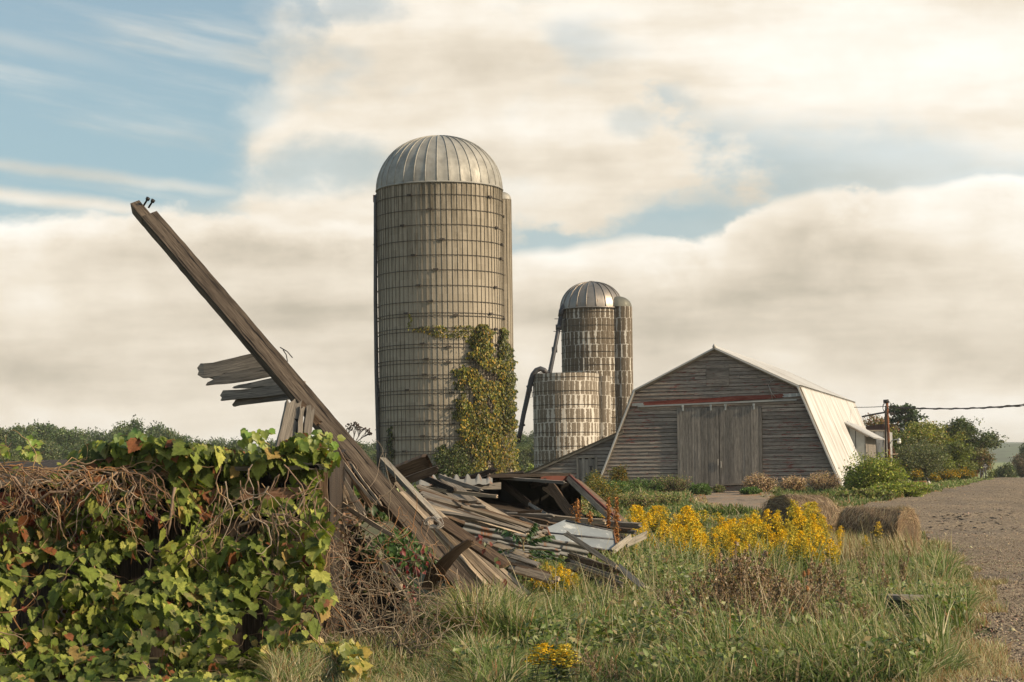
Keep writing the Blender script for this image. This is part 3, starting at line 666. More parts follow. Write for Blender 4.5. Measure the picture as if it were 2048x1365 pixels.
# ------------------------------------------------------------------ barn
BC = Vector((9.44, 87.5, 0)); BX = Vector((.961, -.276, 0)).normalized(); BY = Vector((.276, .961, 0)).normalized()
def B(u, l, z): return BC + BX * u + BY * l + Vector((0, 0, z))
def bsolve(px, py, l):
    r = ray(px, py); o = Vector((0, 0, CAMZ)); t = (l - (o - BC).dot(BY)) / r.dot(BY); p = o + r * t
    return (p - BC).dot(BX), p.z
UK, ZK, ZA, UB, ZB = 3.75, 5.43, 7.28, 5.75, .55; BL = 24
def ghalf(z):
    return UK + (ZK - z) * (UB - UK) / (ZK - ZB) if z < ZK else UK * (ZA - z) / (ZA - ZK)
barn = thing('barn', 'weathered grey wooden barn with a gambrel metal roof and closed sliding door', 'barn', tuple(B(0, 0, ZB)))
def clap(mb, lf, rf, z, hh, l, mat_=0, lip=.03):
    """one clapboard from u=lf(z) to rf(z); leans outward at its lower edge; split in random lengths"""
    a = lf(z); b = rf(z)
    if b - a < .05: return
    cuts = [a]
    while cuts[-1] < b - 1.2:
        cuts.append(cuts[-1] + random.uniform(1.6, 4.5))
    cuts[-1] = b if len(cuts) > 1 else cuts[-1]
    if len(cuts) == 1: cuts.append(b)
    for i in range(len(cuts) - 1):
        ua, ub = cuts[i], cuts[i + 1] - .006; ta = lf(z + hh) if i == 0 else ua; tb = rf(z + hh) if i == len(cuts) - 2 else ub
        e = random.uniform(-.012, .012); e2 = random.uniform(-.012, .012); o = random.uniform(0, .012)
        u0 = random.uniform(0, 60); v0 = random.uniform(0, 60); n = 4
        vs = []
        for k in range(n + 1):
            f = k / n; wv = random.uniform(-.006, .006)
            vs += [B(ua + (ub - ua) * f, l - lip - o, z + e + (e2 - e) * f + wv), B(ta + (tb - ta) * f, l - .004, z + hh - .022), B(ua + (ub - ua) * f, l, z + e + (e2 - e) * f + wv)]
        fs = []; uv = []
        for k in range(n):
            p = k * 3; w0 = (ub - ua) * k / n; w1 = (ub - ua) * (k + 1) / n
            fs += [(p, p + 3, p + 4, p + 1), (p + 2, p + 5, p + 3, p)]
            uv += [[(u0 + w0, v0), (u0 + w1, v0), (u0 + w1, v0 + hh), (u0 + w0, v0 + hh)], [(u0 + w0, v0 - .05), (u0 + w1, v0 - .05), (u0 + w1, v0), (u0 + w0, v0)]]
        mb.add(vs, fs, uv, mat_)
DL, DR, DT, DB_ = -1.82, 2.12, 4.58, 1.02
mb = MB(); z = ZB; hh = .172
# near-black backing: shade of the clapboard gaps put into its colour
out_ = [(-UB, ZB), (UB, ZB), (UK, ZK), (0, ZA), (-UK, ZK)]
mb.add([B(u, .03, zz) for u, zz in out_], [(0, 1, 2, 3, 4)], [[(u, zz) for u, zz in out_]], 1)
while z < ZA - .15:
    if z < DT - .1:
        clap(mb, lambda q: -ghalf(q), lambda q: DL, z, hh, 0); clap(mb, lambda q: DR, lambda q: ghalf(q), z, hh, 0)
    else: clap(mb, lambda q: -ghalf(q), lambda q: max(ghalf(q), .02), z, hh, 0)
    z += hh
# low boards under the door and infill hatch boards in the gable
for k in range(4): mb.board(B(-1.9 + k * 1.1, -.01, ZB + .25), B(-.9 + k * 1.1, -.01, ZB + .27), .3, .03, -BY)
mb.build('front_wall', [M['siding'], M['void']], barn)
mb = MB()
for z0 in (5.55, 5.72, 5.89, 6.06, 6.23, 6.40): mb.board(B(-.42, -.055, z0 + .08), B(.62, -.055, z0 + .08), .165, .02, -BY, n=2)
mb.build('gable_hatch', M['siding'], barn)
for s0, s1_, nm in ((DL, .13, 0), (.16, DR, 1)):
    mb = MB(); u = s0; k = 0
    while u < s1_ - .02:
        wd = min(random.choice((.12, .14, .16, .2)), s1_ - u)
        bot = DB_ - .02 + (.0 if nm else 0) - .16 * math.sin((u - DL) / (DR - DL) * 2.6 + .3) + .12
        mb.board(B(u + wd / 2, -.10 - random.uniform(0, .012), bot), B(u + wd / 2, -.10, DT), wd - .008, .022, -BY, rag=(.02, 0), n=3, k=2); u += wd
    dd = mb.build('door_leaf', M['doorw'], barn)
    mb = MB(); mb.board(B(s0, -.13, DB_ + (.0 if nm else -.04)), B(s1_, -.13, DB_ + (.06 if nm else -.1)), .07, .03, -BY); mb.build('bottom_rail', M['grey'], dd)
    for uu_ in (s0 + .3, s1_ - .35):
        mb = MB(); mb.box(B(uu_, -.16, DT - .02), .07, .05, .24, ax=BX); mb.box(B(uu_, -.19, DT + .08), .10, .04, .10, ax=BX); mb.build('hanger', M['galv'], dd)
    mb = MB(); mb.box(B(.08 if nm == 0 else .22, -.15, 1.95 if nm else 2.05), .03, .03, .30, ax=BX); mb.build('handle', M['whitew'], dd)
mb = MB(); mb.board(B(-3.95, -.07, 4.80), B(3.98, -.07, 5.07), .19, .03, -BY, n=14, jit=.02); rb = mb.build('red_board', M['redw'], barn)
mb = MB(); mb.board(B(3.0, -.092, 5.04), B(3.97, -.092, 5.075), .16, .012, -BY, rag=(.3, 0)); mb.build('bare_metal_end', M['galv'], barn); mb = MB(); mb.board(B(-3.93, -.092, 4.79), B(-3.3, -.092, 4.81), .14, .012, -BY, rag=(0, .3)); mb.build('bare_metal_end', M['galv'], barn)
mb = MB(); mb.board(B(-3.65, -.14, 4.70), B(3.72, -.14, 4.84), .07, .07, -BY, n=8); mb.build('door_track', M['cheek'], barn)
mb = MB(); mb.board(B(-3.6, -.05, 4.60), B(3.6, -.05, 4.73), .10, .05, -BY, n=8, jit=.01); mb.build('track_board', M['siding'], barn)
# rake trim
for sgn in (-1, 1):
    mb = MB()
    mb.board(B(sgn * .0, -.10, ZA - .02), B(sgn * (UK + .10), -.10, ZK - .02), .15, .05, -BY, n=6); mb.build('rake_board', M['rind'], barn)
    mb = MB(); mb.board(B(sgn * (UK + .08), -.10, ZK - .02), B(sgn * (UB + .02), -.10, ZB + .1), .15, .05, -BY, n=6)
    mb.build('rake_board', M['rind'], barn)
# roof skins: corrugated, with thickness
def slope(name, sgn, ua, za, ub, zb2_, m, flare=0, pitch=.6, amp=.06, rows=8):
    n = int((BL + .5) / pitch * 10); mb = MB()
    nx_, nz_ = (za - zb2_), (ub - ua); q = math.hypot(nx_, nz_); nx_, nz_ = nx_ / q, nz_ / q
    for off, fl in ((.05, 0), (-.005, 1)):
        def P(a, t, off=off):
            l = -.28 + a * (BL + .5); c = amp * max(0, math.sin(l / pitch * 6.283)) ** 3 + off
            u = ua + (ub - ua) * t + flare * max(0, t - .86) * 3; zz = za + (zb2_ - za) * t
            sag = -.05 * math.sin(a * 9) * math.sin(t * 3.1)
            return B(sgn * (u + nx_ * c), l, zz + nz_ * c + sag * .5)
        mb.grid(P, n, rows, uv=lambda a, b: (a * BL, b * 5), smooth=True)
    # closing edge strips front
    def E(a, t): 
        c = -.02 + .07 * a; u = ua + (ub - ua) * t + flare * max(0, t - .86) * 3; zz = za + (zb2_ - za) * t
        return B(sgn * (u + nx_ * c), -.285, zz + nz_ * c)
    mb.grid(E, 1, rows)
    return mb.build(name, m, barn)
slope('upper_roof', 1, 0, ZA, UK + .12, ZK - .03, M['roof']); slope('upper_roof', -1, 0, ZA, UK + .12, ZK - .03, M['roof'])
slope('lower_roof', 1, UK + .02, ZK + .01, UB + .06, ZB - .02, M['roof'], .22); slope('lower_roof', -1, UK + .02, ZK + .01, UB + .06, ZB - .02, M['roof'])
mb = MB(); mb.tube([B(0, -.3, ZA + .06), B(0, BL + .2, ZA + .06)], .07, 8); mb.tube([B(0, -.28, ZA + .05), B(0, -.28, ZA + .2)], [.09, .04], 8); mb.build('ridge_cap', M['roof'], barn)
mb = MB(); mb.grid(lambda a, t: B(UK + .1 - .13 * t + .1, -.28 + a * (BL + .5), ZK + .08 - .12 * (t - .3) ** 2 + .012 * math.sin(a * 400)), 120, 3); mb.build('knee_flashing', M['roof'], barn)
mb = MB(); mb.add([B(u, BL, zz) for u, zz in out_], [(4, 3, 2, 1, 0)], [[(u, zz) for u, zz in out_]]); mb.build('rear_wall', M['siding'], barn)
# lap joint low on the lower slope
# dormer
def on_slope(u): return ZK - (u - UK) * (ZK - ZB) / (UB - UK)
lo, hi = 2.0, 18.0
for _ in range(40):
    md = (lo + hi) / 2; u_, z_ = bsolve(1683, 843, md)
    if z_ > on_slope(u_) + .05: lo = md
    else: hi = md
LD = md; uD, zD = u_, z_
uo, zo = bsolve(1738, 872, LD); ub_, zb_ = bsolve(1728, 945, LD); uw = uo - .25
zf = ZB; us = UK + (ZK - zf) * (UB - UK) / (ZK - ZB)
dr = MB(); zr = lambda u: zD + (zo - zD) * (u - uD) / (uo - uD)
DLn = 6.5
dr_poly = [(uD, zD), (uw, zr(uw)), (uw, zf), (us, zf)]
mb = MB(); mb.add([B(u, LD, q) for u, q in dr_poly], [(0, 3, 2, 1)], [[(u, q) for u, q in dr_poly]])
mb2 = MB(); mb2.add([B(u, LD + DLn, q) for u, q in dr_poly], [(0, 1, 2, 3)], [[(u, q) for u, q in dr_poly]]); mb2.build('dormer_cheek', M['cheek'], barn)
dc = mb.build('dormer_cheek', M['cheek'], barn)
mb = MB()
for t in (.33, .62): uq = uD + (uw - uD) * t; mb.board(B(uq, LD - .012, max(on_slope(uq), zf)), B(uq, LD - .012, zr(uq)), .035, .012, -BY, n=1, k=1)
mb.build('sheet_seam', M['iron'], dc)
mb = MB(); mb.board(B(uw + .02, LD + .05, zf), B(uw + .02, LD + .05, zr(uw)), .14, .06, -BY); mb.build('corner_board', M['doorw'], barn)
mb = MB(); n = int(DLn / .2)
for k in range(n): mb.board(B(uw, LD + .1 + k * .2, zf), B(uw, LD + .1 + k * .2, zr(uw) - .02), .19, .025, BX, n=2, k=1)
mb.build('dormer_front', M['doorw'], barn)
mb = MB()
for off in (0, -.05):
    mb.grid(lambda a, t, off=off: B(uD - .1 + (uo + .35 - uD) * t, LD - .25 + a * (DLn + .4), zD + .1 + (zo - zD) * (uo + .35 - uD) / (uo - uD) * t + off + .012 * math.sin(a * 200)), 120, 2, smooth=True)
mb.grid(lambda a, t: B(uD - .1 + (uo + .35 - uD) * t, LD - .251, zD + .1 + (zo - zD) * (uo + .35 - uD) / (uo - uD) * t - .05 * a), 1, 2)
mb.build('dormer_roof', M['roof'], barn)
mb = MB(); mb.board(B(uD, LD - .2, zD - .03), B(uo, LD - .2, zo - .03), .13, .03, -BY); mb.build('dormer_fascia', M['grey'], barn)
# loose wires hanging on the gable
for pts in ([(1537, 772), (1541, 783), (1546, 790), (1551, 795)], [(1539, 772), (1543, 788), (1545, 800)], [(1551, 757), (1541, 764), (1537, 772), (1541, 790)]):
    q = [bsolve(x, y, -.12) for x, y in pts]; mb = MB(); mb.tube([B(a, -.12, b_) for a, b_ in q], .014, 4); mb.build('loose_wire', M['lwire'], barn)

# lean-to at the left
lt = thing('lean_to_shed', 'low wooden lean-to with slanting roof and small door left of the barn', 'shed', tuple(B(-7, 0, ZB)))
def ltz(u): return 1.62 + (u + 9.1) * (3.55 - 1.62) / (4.75)
mb = MB(); z = ZB - .1
mb.add([B(u, .05, q) for u, q in ((-9.1, .3), (-4.5, .3), (-4.4, 3.5), (-9.1, 1.6))], [(0, 1, 2, 3)], None, 1)  # near-black backing, gap shade painted in as on the barn front
while z < 3.4:
    l_ = lambda q: max(-9.1, -9.1 + (q - 1.62) / (3.55 - 1.62) * 4.75)
    r_ = lambda q: -ghalf(q) + .02
    if 1.0 < z < 2.30:
        clap(mb, l_, lambda q: -6.55, z, hh, .02); clap(mb, lambda q: -5.72, r_, z, hh, .02)
    else: clap(mb, l_, r_, z, hh, .02)
    z += hh
mb.build('front_wall', [M['siding'], M['void']], lt)
mb = MB()
for k in range(5): mb.board(B(-6.48 + k * .16, -.03, .95), B(-6.48 + k * .16, -.03, 2.28 + .05 * (k % 2)), .15, .025, -BY, n=2, k=1)
d_ = mb.build('door', M['doorw'], lt)
mb = MB(); mb.box(B(-5.95, -.055, 1.95), .16, .02, .05, ax=BX); mb.box(B(-5.95, -.055, 1.85), .10, .02, .18, ax=BX); mb.build('hinge', M['iron'], d_)
mb = MB(); mb.board(B(-6.6, -.06, .9), B(-6.6, -.06, 2.38), .10, .04, -BY); mb.board(B(-5.7, -.06, .9), B(-5.7, -.06, 2.42), .12, .04, -BY); mb.board(B(-6.54, -.06, 2.40), B(-5.77, -.06, 2.43), .12, .04, -BY); mb.build('door_frame', M['grey'], lt)
mb = MB(); mb.board(B(-9.3, -.12, ltz(-9.3)), B(-4.35, -.12, ltz(-4.35)), .13, .05, -BY, n=8); mb.build('rake_board', M['rind'], lt)
mb = MB()
for off in (.04, 0): mb.grid(lambda a, t, off=off: B(-9.4 + 5.05 * t, -.2 + a * 12, ltz(-9.4) + (ltz(-4.35) - ltz(-9.4)) * t + .05 + off), 4, 2)
mb.build('roof', M['roof'], lt)
mb = MB(); mb.board(B(-9.1, 0, 1.0), B(-9.1, 12, 1.0), 1.3, .05, -BX); mb.build('side_wall', M['siding'], lt)
# far annex: white sloped roof with a mottled dormer, and a red gabled shed
LA = 24.6
an = thing('barn_annex', 'white roofed barn annex with a black stained grey dormer behind the utility pole', 'barn', tuple(B(4, LA, ZB)))
def ap(px, py, l): u, q = bsolve(px, py, l); return B(u, l, q)
mb = MB()
mb.add([ap(1733, 868, LA), ap(1742, 872, LA), ap(1777, 948, LA), ap(1735, 948, LA)], [(0, 3, 2, 1)]); mb.add([ap(1733, 868, LA + 9), ap(1742, 872, LA + 9), ap(1777, 948, LA + 9), ap(1735, 948, LA + 9)], [(0, 1, 2, 3)])
a1_, a2_ = bsolve(1742, 868, LA), bsolve(1777, 948, LA)
mb.grid(lambda a, t: B(a1_[0] + (a2_[0] - a1_[0]) * t, LA + 9 * a, a1_[1] + (a2_[1] - a1_[1]) * t), 12, 2); mb.build('roof', M['roof'], an)
b1, b2 = bsolve(1741, 863, LA + .3), bsolve(1771, 863, LA + .3); b3 = bsolve(1770, 935, LA + .3); b4 = bsolve(1743, 874, LA + .3)
mb = MB(); P4 = [b1, b2, (b2[0] - .02, ZB + .2), (b3[0], ZB + .2), b4]
mb.add([B(u, LA - .12, q) for u, q in (b1, b2, (b2[0], b3[1]), b4)], [(0, 3, 2, 1)], [[(0, 0), (1, 0), (1, 1), (0, 1)]])
mb.add([B(b2[0], LA - .12, b2[1]), B(b2[0], LA + 5, b2[1]), B(b2[0], LA + 5, ZB), B(b2[0], LA - .12, ZB)], [(0, 3, 2, 1)])
mb.build('dormer_wall', M['mottle'], an)
mb = MB(); mb.board(B(b1[0] - .1, LA - .15, b1[1] + .03), B(b2[0] + .1, LA - .15, b2[1] + .03), .08, .1, -BY); mb.board(B(b2[0], LA - .15, b2[1]), B(b2[0], LA - .15, ZB), .10, .06, -BY); mb.build('dormer_trim', M['grey'], an)

rs_l = 30
rs = thing('red_shed', 'faded red shed with a steep dark rusty roof edge behind the utility pole', 'shed', tuple(ap(1785, 950, rs_l)))
mb = MB(); q = [(1762, 862), (1768, 845), (1797, 925), (1797, 955), (1762, 955)]
k = 0
u0_, u1_ = bsolve(1762, 955, rs_l)[0], bsolve(1794, 955, rs_l)[0]; nb = 14
for i in range(nb):
    px = 1763 + (1795 - 1763) * (i + .5) / nb; top = 862 + (px - 1772) * (925 - 866) / (1797 - 1772) if px > 1772 else 862
    a_ = ap(px, 958, rs_l); b_ = ap(px, min(top + 2, 940), rs_l); mb.board(a_, b_, (u1_ - u0_) / nb * .98, .03, -BY, n=2, k=1)
mb.build('front_wall', M['redw2'] if 'redw2' in M else M['ochre'], rs)
mb = MB(); A_ = bsolve(1768, 848, rs_l - .5); B_ = bsolve(1801, 929, rs_l - .5)
for off in (0, -.08): mb.grid(lambda a, t, off=off: B(A_[0] + (B_[0] - A_[0]) * t, rs_l - .5, A_[1] + (B_[1] - A_[1]) * t + off) + Vector((.04, 1, 0)) * 8 * a, 6, 4)
mb.grid(lambda a, t: B(A_[0] + (B_[0] - A_[0]) * t, rs_l - .5, A_[1] + (B_[1] - A_[1]) * t - .3 * a), 1, 4)
mb.build('roof', M['rrust'], rs)
mb = MB(); mb.board(ap(1788, 945, rs_l - .05), ap(1788, 927, rs_l - .05), .28, .03, -BY); w_ = mb.build('window', M['void'], rs)
mb = MB(); mb.board(ap(1784.5, 945, rs_l - .08), ap(1784.5, 926, rs_l - .08), .09, .03, -BY); mb.board(ap(1792, 945, rs_l - .08), ap(1792, 926, rs_l - .08), .12, .03, -BY); mb.build('frame', M['whitew'], w_)
mb = MB(); mb.board(ap(1785, 909, rs_l - .9), ap(1799, 908, rs_l - .7), .06, .06, -BY); mb.build('bracket', M['tan'], rs)

# ------------------------------------------------------------------ utility pole with lamp, cables
YP = 100.0
pb = at(1779, 950, YP); zg = h1(pb.x, YP)
up = thing('utility_pole', 'rusty utility pole with coiled wires and a lamp arm in front of the annex', 'utility pole', (pb.x, YP, zg))
mb = MB(); mb.tube([Vector((pb.x + .02, YP, zg - .2)), at(1777, 880, YP), at(1774, 806, YP)], [.095, .075, .07], 10); mb.build('pole', M['rust'], up)
mb = MB(); mb.tube([at(1771.5, 943, YP - .1), at(1772, 920, YP - .1)], .05, 6); mb.tube([at(1772, 922, YP - .1), at(1771, 830, YP - .1), at(1772, 812, YP - .1)], [.05, .05, .045], 8); mb.build('conduit', M['iron'], up)
mb = MB(); mb.tube([at(1769, 804, YP), at(1777, 803, YP)], .11, 10); mb.tube([at(1769.5, 806, YP), at(1769.5, 800, YP)], .08, 8); mb.build('pole_cap', M['iron'], up)
def arc(cx, cy, rx, ry, t0, t1, n=18): return [at(cx + rx * math.cos(t0 + (t1 - t0) * i / n), cy + ry * math.sin(t0 + (t1 - t0) * i / n), YP - .15) for i in range(n + 1)]
for args in ((1773, 814, 7.5, 10, 1.6, 4.9), (1774, 813, 8, 11, -1.5, 1.3), (1772, 816, 6, 9, 1.2, 4.7)):
    mb = MB(); mb.tube(arc(*args), .014, 4); mb.build('wire_loop', M['wire'], up)
mb = MB(); mb.box(at(1785, 829, YP), .26, .16, .10); mb.tube([at(1777, 823, YP), at(1781, 827, YP), at(1786, 827, YP)], .05, 6); mb.tube([at(1784, 828, YP), at(1791, 820, YP), at(1790, 814, YP)], .012, 4); mb.build('cable_clamp', M['iron'], up)
mb = MB(); mb.tube([at(1780, 888, YP - .1), at(1783, 882, YP - .15), at(1790, 879.5, YP - .2), at(1797, 879, YP - .2)], .022, 6); la = mb.build('lamp_arm', M['galv'], up)
mb = MB(); mb.tube([at(1798, 876.5, YP - .2), at(1798, 880, YP - .2), at(1798, 882, YP - .2)], [.05, .09, .11], 12); mb.build('lamp_cap', M['galv'], la)
mb = MB(); mb.tube([at(1798, 882, YP - .2), at(1798, 885, YP - .2), at(1798, 888, YP - .2)], [.105, .11, .08], 12); mb.build('lamp_globe', M['glassy'], la)
mb = MB(); mb.tube([at(1724, 834, YP + .5), at(1748, 829, YP + .2), at(1771, 825, YP)], .05, 6); mb.build('brace_arm', M['iron'], up)
def sag(a, b, s, n=20): return [a.lerp(b, i / n) - Vector((0, 0, s * 4 * (i / n) * (1 - i / n))) for i in range(n + 1)]
def cable(label, a, b, s, r, tw=0):
    mb = MB(); mb.tube(sag(a, b, s), r, 5)
    if tw:
        p = sag(a, b, s, 90); mb.tube([q + Vector((0, 0, r * 1.6 * math.sin(i * .7))) for i, q in enumerate(p)], r * .7, 4)
    o = mb.build('power_cable', M['wire']); tag(o, label, 'cable', 'power cables from the utility pole')
cable('straight cable from the pole leftwards to the barn roof', at(1708, 815, YP + 6), at(1773, 813, YP), .02, .02)
cable('upper twisted cable running from the pole off to the right', at(1779, 813.5, YP), at(2120, 801, YP - 14), .22, .02, 1)
cable('lower twisted cable running from the clamp off to the right', at(1790, 816, YP), at(2120, 805, YP - 14), .16, .02, 1)

# road signs
YS = 122
sg = thing('diamond_sign', 'black diamond road sign with pale stripes on a thin post beside the road', 'road sign', tuple(at(1972, 957, YS)))
mb = MB(); mb.tube([at(1972, 960, YS), at(1971, 936, YS)], .03, 6); mb.build('post', M['pipe'], sg)
mb = MB(); c_ = at(1970.5, 933, YS); s_ = 6.9 / F * YS
mb.add([c_ + Vector((x * s_, y, z * s_)) for y in (-.02, .02) for x, z in ((0, -1), (1, 0), (0, 1), (-1, 0))], [(0, 1, 2, 3), (7, 6, 5, 4), (0, 4, 5, 1), (1, 5, 6, 2), (2, 6, 7, 3), (3, 7, 4, 0)]); fc = mb.build('panel', M['signb'], sg)
mb = MB()
for dz, w_ in ((.42, .28), (0, .62), (-.42, .28)): mb.box(c_ + Vector((0, -.03, dz * s_)), w_ * 2 * s_, .01, .10 * s_)
mb.build('stripes', M['signw'], fc)
sg2 = thing('sign_frame', 'empty rectangular sign frame on two thin posts left of the diamond sign', 'road sign', tuple(at(1964, 958, YS + 3)))
for x in (1960.5, 1966.5):
    mb = MB(); mb.tube([at(x, 960, YS + 3), at(x, 938, YS + 3)], .025, 5); mb.build('post', M['pipe'], sg2)
mb = MB()
for y in (938.5, 944, 950): mb.tube([at(1960, y, YS + 3), at(1967, y, YS + 3)], .02, 5)
mb.build('crossbars', M['pipe'], sg2)
# ------------------------------------------------------------------ trees, shrubs and the far tree line
def limb(mb, p, d, L, r, depth, tips, bend=.25):
    pts = [Vector(p)]; d = Vector(d).normalized(); n = 4
    for i in range(n):
        d = (d + Vector((random.gauss(0, bend), random.gauss(0, bend), random.gauss(0.05, bend * .5)))).normalized(); pts.append(pts[-1] + d * L / n)
    mb.tube(pts, [r * (1 - .6 * i / n) for i in range(n + 1)], 6, cap=False)
    tips.append(pts[-1]); tips.append(pts[-2])
    if depth:
        for k in range(3):
            q = pts[random.choice((2, 3, 4))]; a = random.uniform(0, 6.28)
            limb(mb, q, (d + Vector((math.cos(a), math.sin(a), random.uniform(-.1, .6))) * .9), L * .62, r * .45, depth - 1, tips, bend)
def crown(tips, n, rad, ls, cols, w, sq=.75, droop=0, jit=.18, gain=1.8):
    cols = [tuple(min(.8, q * gain) for q in c) for c in cols]
    """leaf sprays: small clusters round the limb ends, so that sky shows between them"""
    T_ = np.array([tuple(t) for t in tips]); k = rng.choice(len(T_), n)
    cl = rng.normal(size=(len(T_) * 3, 3)) * rad * .5; kk = rng.integers(0, 3, n)
    tone = np.clip(rng.normal(1, .28, (len(T_) * 3, 1)), .45, 1.7)
    P = T_[k] + cl[k * 3 + kk] * [1, 1, sq] + rng.normal(size=(n, 3)) * rad * .30 * [1, 1, sq]
    C = pick(cols, n, w, jit) * tone[k * 3 + kk]
    Nn = rdir(n) + [0, 0, .5]; Tt = rdir(n) + [0, 0, -droop]
    V_, F_ = leaves(P, rng.uniform(.7, 1.3, n) * ls, Nn, Tt, DIAM); return V_, F_, rep(C, DIAM)
def tree(name, label, cat, base, h, spread, n, ls, cols, w, trunk_r=.18, group=None, crown_lo=.35, depth=2, rad=None, nl=7, sq=.75, lean=(0, 0), up=.7, jit=.18, bend=.25):
    t = thing(name, label, cat, base, group); bx, by, bz = base; mb = MB(); tips = []
    tp = [Vector((bx, by, bz - .3))]; 
    for i in range(1, 7): tp.append(Vector((bx + lean[0] * i / 6 + random.gauss(0, .04 * h * .3), by + lean[1] * i / 6, bz + h * .86 * i / 6)))
    mb.tube(tp, [trunk_r * (1 - .13 * i) for i in range(7)], 8)
    for k in range(nl):
        f = crown_lo + (.95 - crown_lo) * (k + random.random() * .5) / nl; i = f * 6; q = tp[int(min(i, 5))].lerp(tp[int(min(i, 5)) + 1], i - int(min(i, 5)))
        a = k * 2.4 + random.uniform(-.4, .4); sp_ = spread * math.sin(math.pi * (.22 + .62 * (f - crown_lo) / (1 - crown_lo)))
        limb(mb, q, (math.cos(a), math.sin(a), up), sp_ * .85, trunk_r * .45, depth, tips, bend)
    tips.append(tp[-1]); tips.append(tp[-2])
    V_, F_, C_ = crown(tips, n, rad or h * .14, ls, cols, w, sq, jit=jit)
    # fit the grown tree to its real height and spread
    kz = h / (np.quantile(V_[:, 2], .995) - bz); kr = spread / np.quantile(np.hypot(V_[:, 0] - bx, V_[:, 1] - by), .95)
    low = np.quantile(V_[:, 2], .005) - bz; 
    fit = lambda A: (A - [bx, by, bz]) * [kr, kr, kz] + [bx, by, bz]
    V_ = fit(V_); V_[:, 2] = np.maximum(V_[:, 2], bz); mb.v = [tuple(q) for q in fit(np.array(mb.v))]
    mb.build('trunk', M['bark'], t)
    mesh_np('crown', V_, F_, C_, M['leaf'], t); return t
G_MID = [(.07, .085, .02), (.10, .115, .028), (.045, .055, .016), (.13, .145, .035)]
G_YEL = [(.105, .115, .022), (.15, .145, .03), (.065, .08, .018), (.20, .12, .03), (.21, .19, .05)]
G_DK = [(.035, .052, .018), (.055, .075, .024), (.022, .036, .014), (.08, .085, .03)]
G_OL = [(.06, .075, .035), (.085, .095, .045), (.035, .045, .022), (.12, .12, .06)]
G_RU = [(.13, .06, .03), (.09, .075, .03), (.17, .085, .035), (.07, .08, .025)]
def onp(px, Y, py=None):
    p = at(px, 950, Y); return (p.x, Y, h1(p.x, Y))
def hpx(base, py):  # height for a crown top at pixel row py
    return (HOR - py - (base[0] / base[1] * F) * math.sin(ROLL)) * base[1] / F + CAMZ - base[2]
b = onp(1812, 165); tr = thing('pine_tree', 'tall dark pine rising above the other trees by the road', 'tree', b)
mb = MB(); hp = hpx(b, 812); mb.tube([(b[0], b[1], b[2] - .3), (b[0] + .1, b[1], b[2] + hp * .6), (b[0], b[1], b[2] + hp)], [.22, .14, .03], 7); tips = []
for k in range(26):
    f = .40 + .58 * k / 26; a = k * 2.4; q = Vector((b[0] + .05, b[1], b[2] + hp * f)); L_ = (1.0 - f) * 3.4 + .6 + random.uniform(-.3, .5)
    e = q + Vector((math.cos(a) * L_, math.sin(a) * L_, random.uniform(-.05, .35))); mb.tube([q, e], [.05, .015], 4, cap=False)
    for m_ in (.45, .7, .9, 1): tips.append(q.lerp(e, m_))
mb.build('trunk', M['bark'], tr); V_, F_, C_ = crown(tips, 5200, .55, .26, [(.03, .048, .02), (.045, .065, .028), (.02, .032, .014)], None, .35); mesh_np('crown', V_, F_, C_, M['leaf'], tr)
b = onp(1856, 128); tree('broadleaf_tree', 'large loose yellow green tree behind the utility pole lamp', 'tree', b, hpx(b, 846), 2.5, 15000, .20, G_YEL, [4, 3, 3, .5, 1], .2, crown_lo=.12, depth=2, nl=11, rad=.62)
b = onp(1806, 132); tree('broadleaf_tree', 'mid green tree just right of the utility pole, below the pine', 'tree', b, hpx(b, 862), 1.7, 8000, .19, G_YEL, [5, 1, 4, .3, 1], .16, crown_lo=.15, nl=9, rad=.6)
b = onp(1928, 150); tree('broadleaf_tree', 'broad dark green tree with a ragged right edge above the road sign', 'tree', b, hpx(b, 840), 2.3, 15000, .22, G_DK, None, .26, crown_lo=.12, nl=12, rad=.75)
b = onp(1962, 146); tree('broadleaf_tree', 'thin brownish lower tree in front of the broad dark one', 'tree', b, hpx(b, 897), 1.0, 3800, .17, G_RU, [1, 3, .5, 3], .14, crown_lo=.1, nl=9, rad=.5)
b = onp(1900, 122); tree('broadleaf_tree', 'low leafy green tree between the yellow green tree and the sign', 'tree', b, hpx(b, 885), 1.9, 8000, .17, G_MID, None, .14, crown_lo=.05, nl=9, rad=.5)
b = onp(1757, 150); tree('broadleaf_tree', 'small russet leaved tree showing above the barn annex', 'tree', b, hpx(b, 832), 1.5, 3800, .20, G_RU, [3, 2, 2, 2], .14, crown_lo=.4, nl=8, rad=.5)
b = onp(2058, 236); b = (b[0], b[1], -.8); tree('broadleaf_tree', 'dark tree at the right edge across the road', 'tree', b, hpx(b, 884), 1.6, 5500, .26, G_DK, None, .25, crown_lo=.45, nl=8, rad=.8)
b = onp(2054, 214); b = (b[0], b[1], -.3); tree('roadside_bush', 'brownish dark bush below the tree at the right edge', 'bush', b, hpx(b, 905), 1.7, 8000, .22, [(.06, .05, .03), (.045, .055, .025), (.10, .065, .04)], None, .12, crown_lo=.02, nl=12, rad=.7)
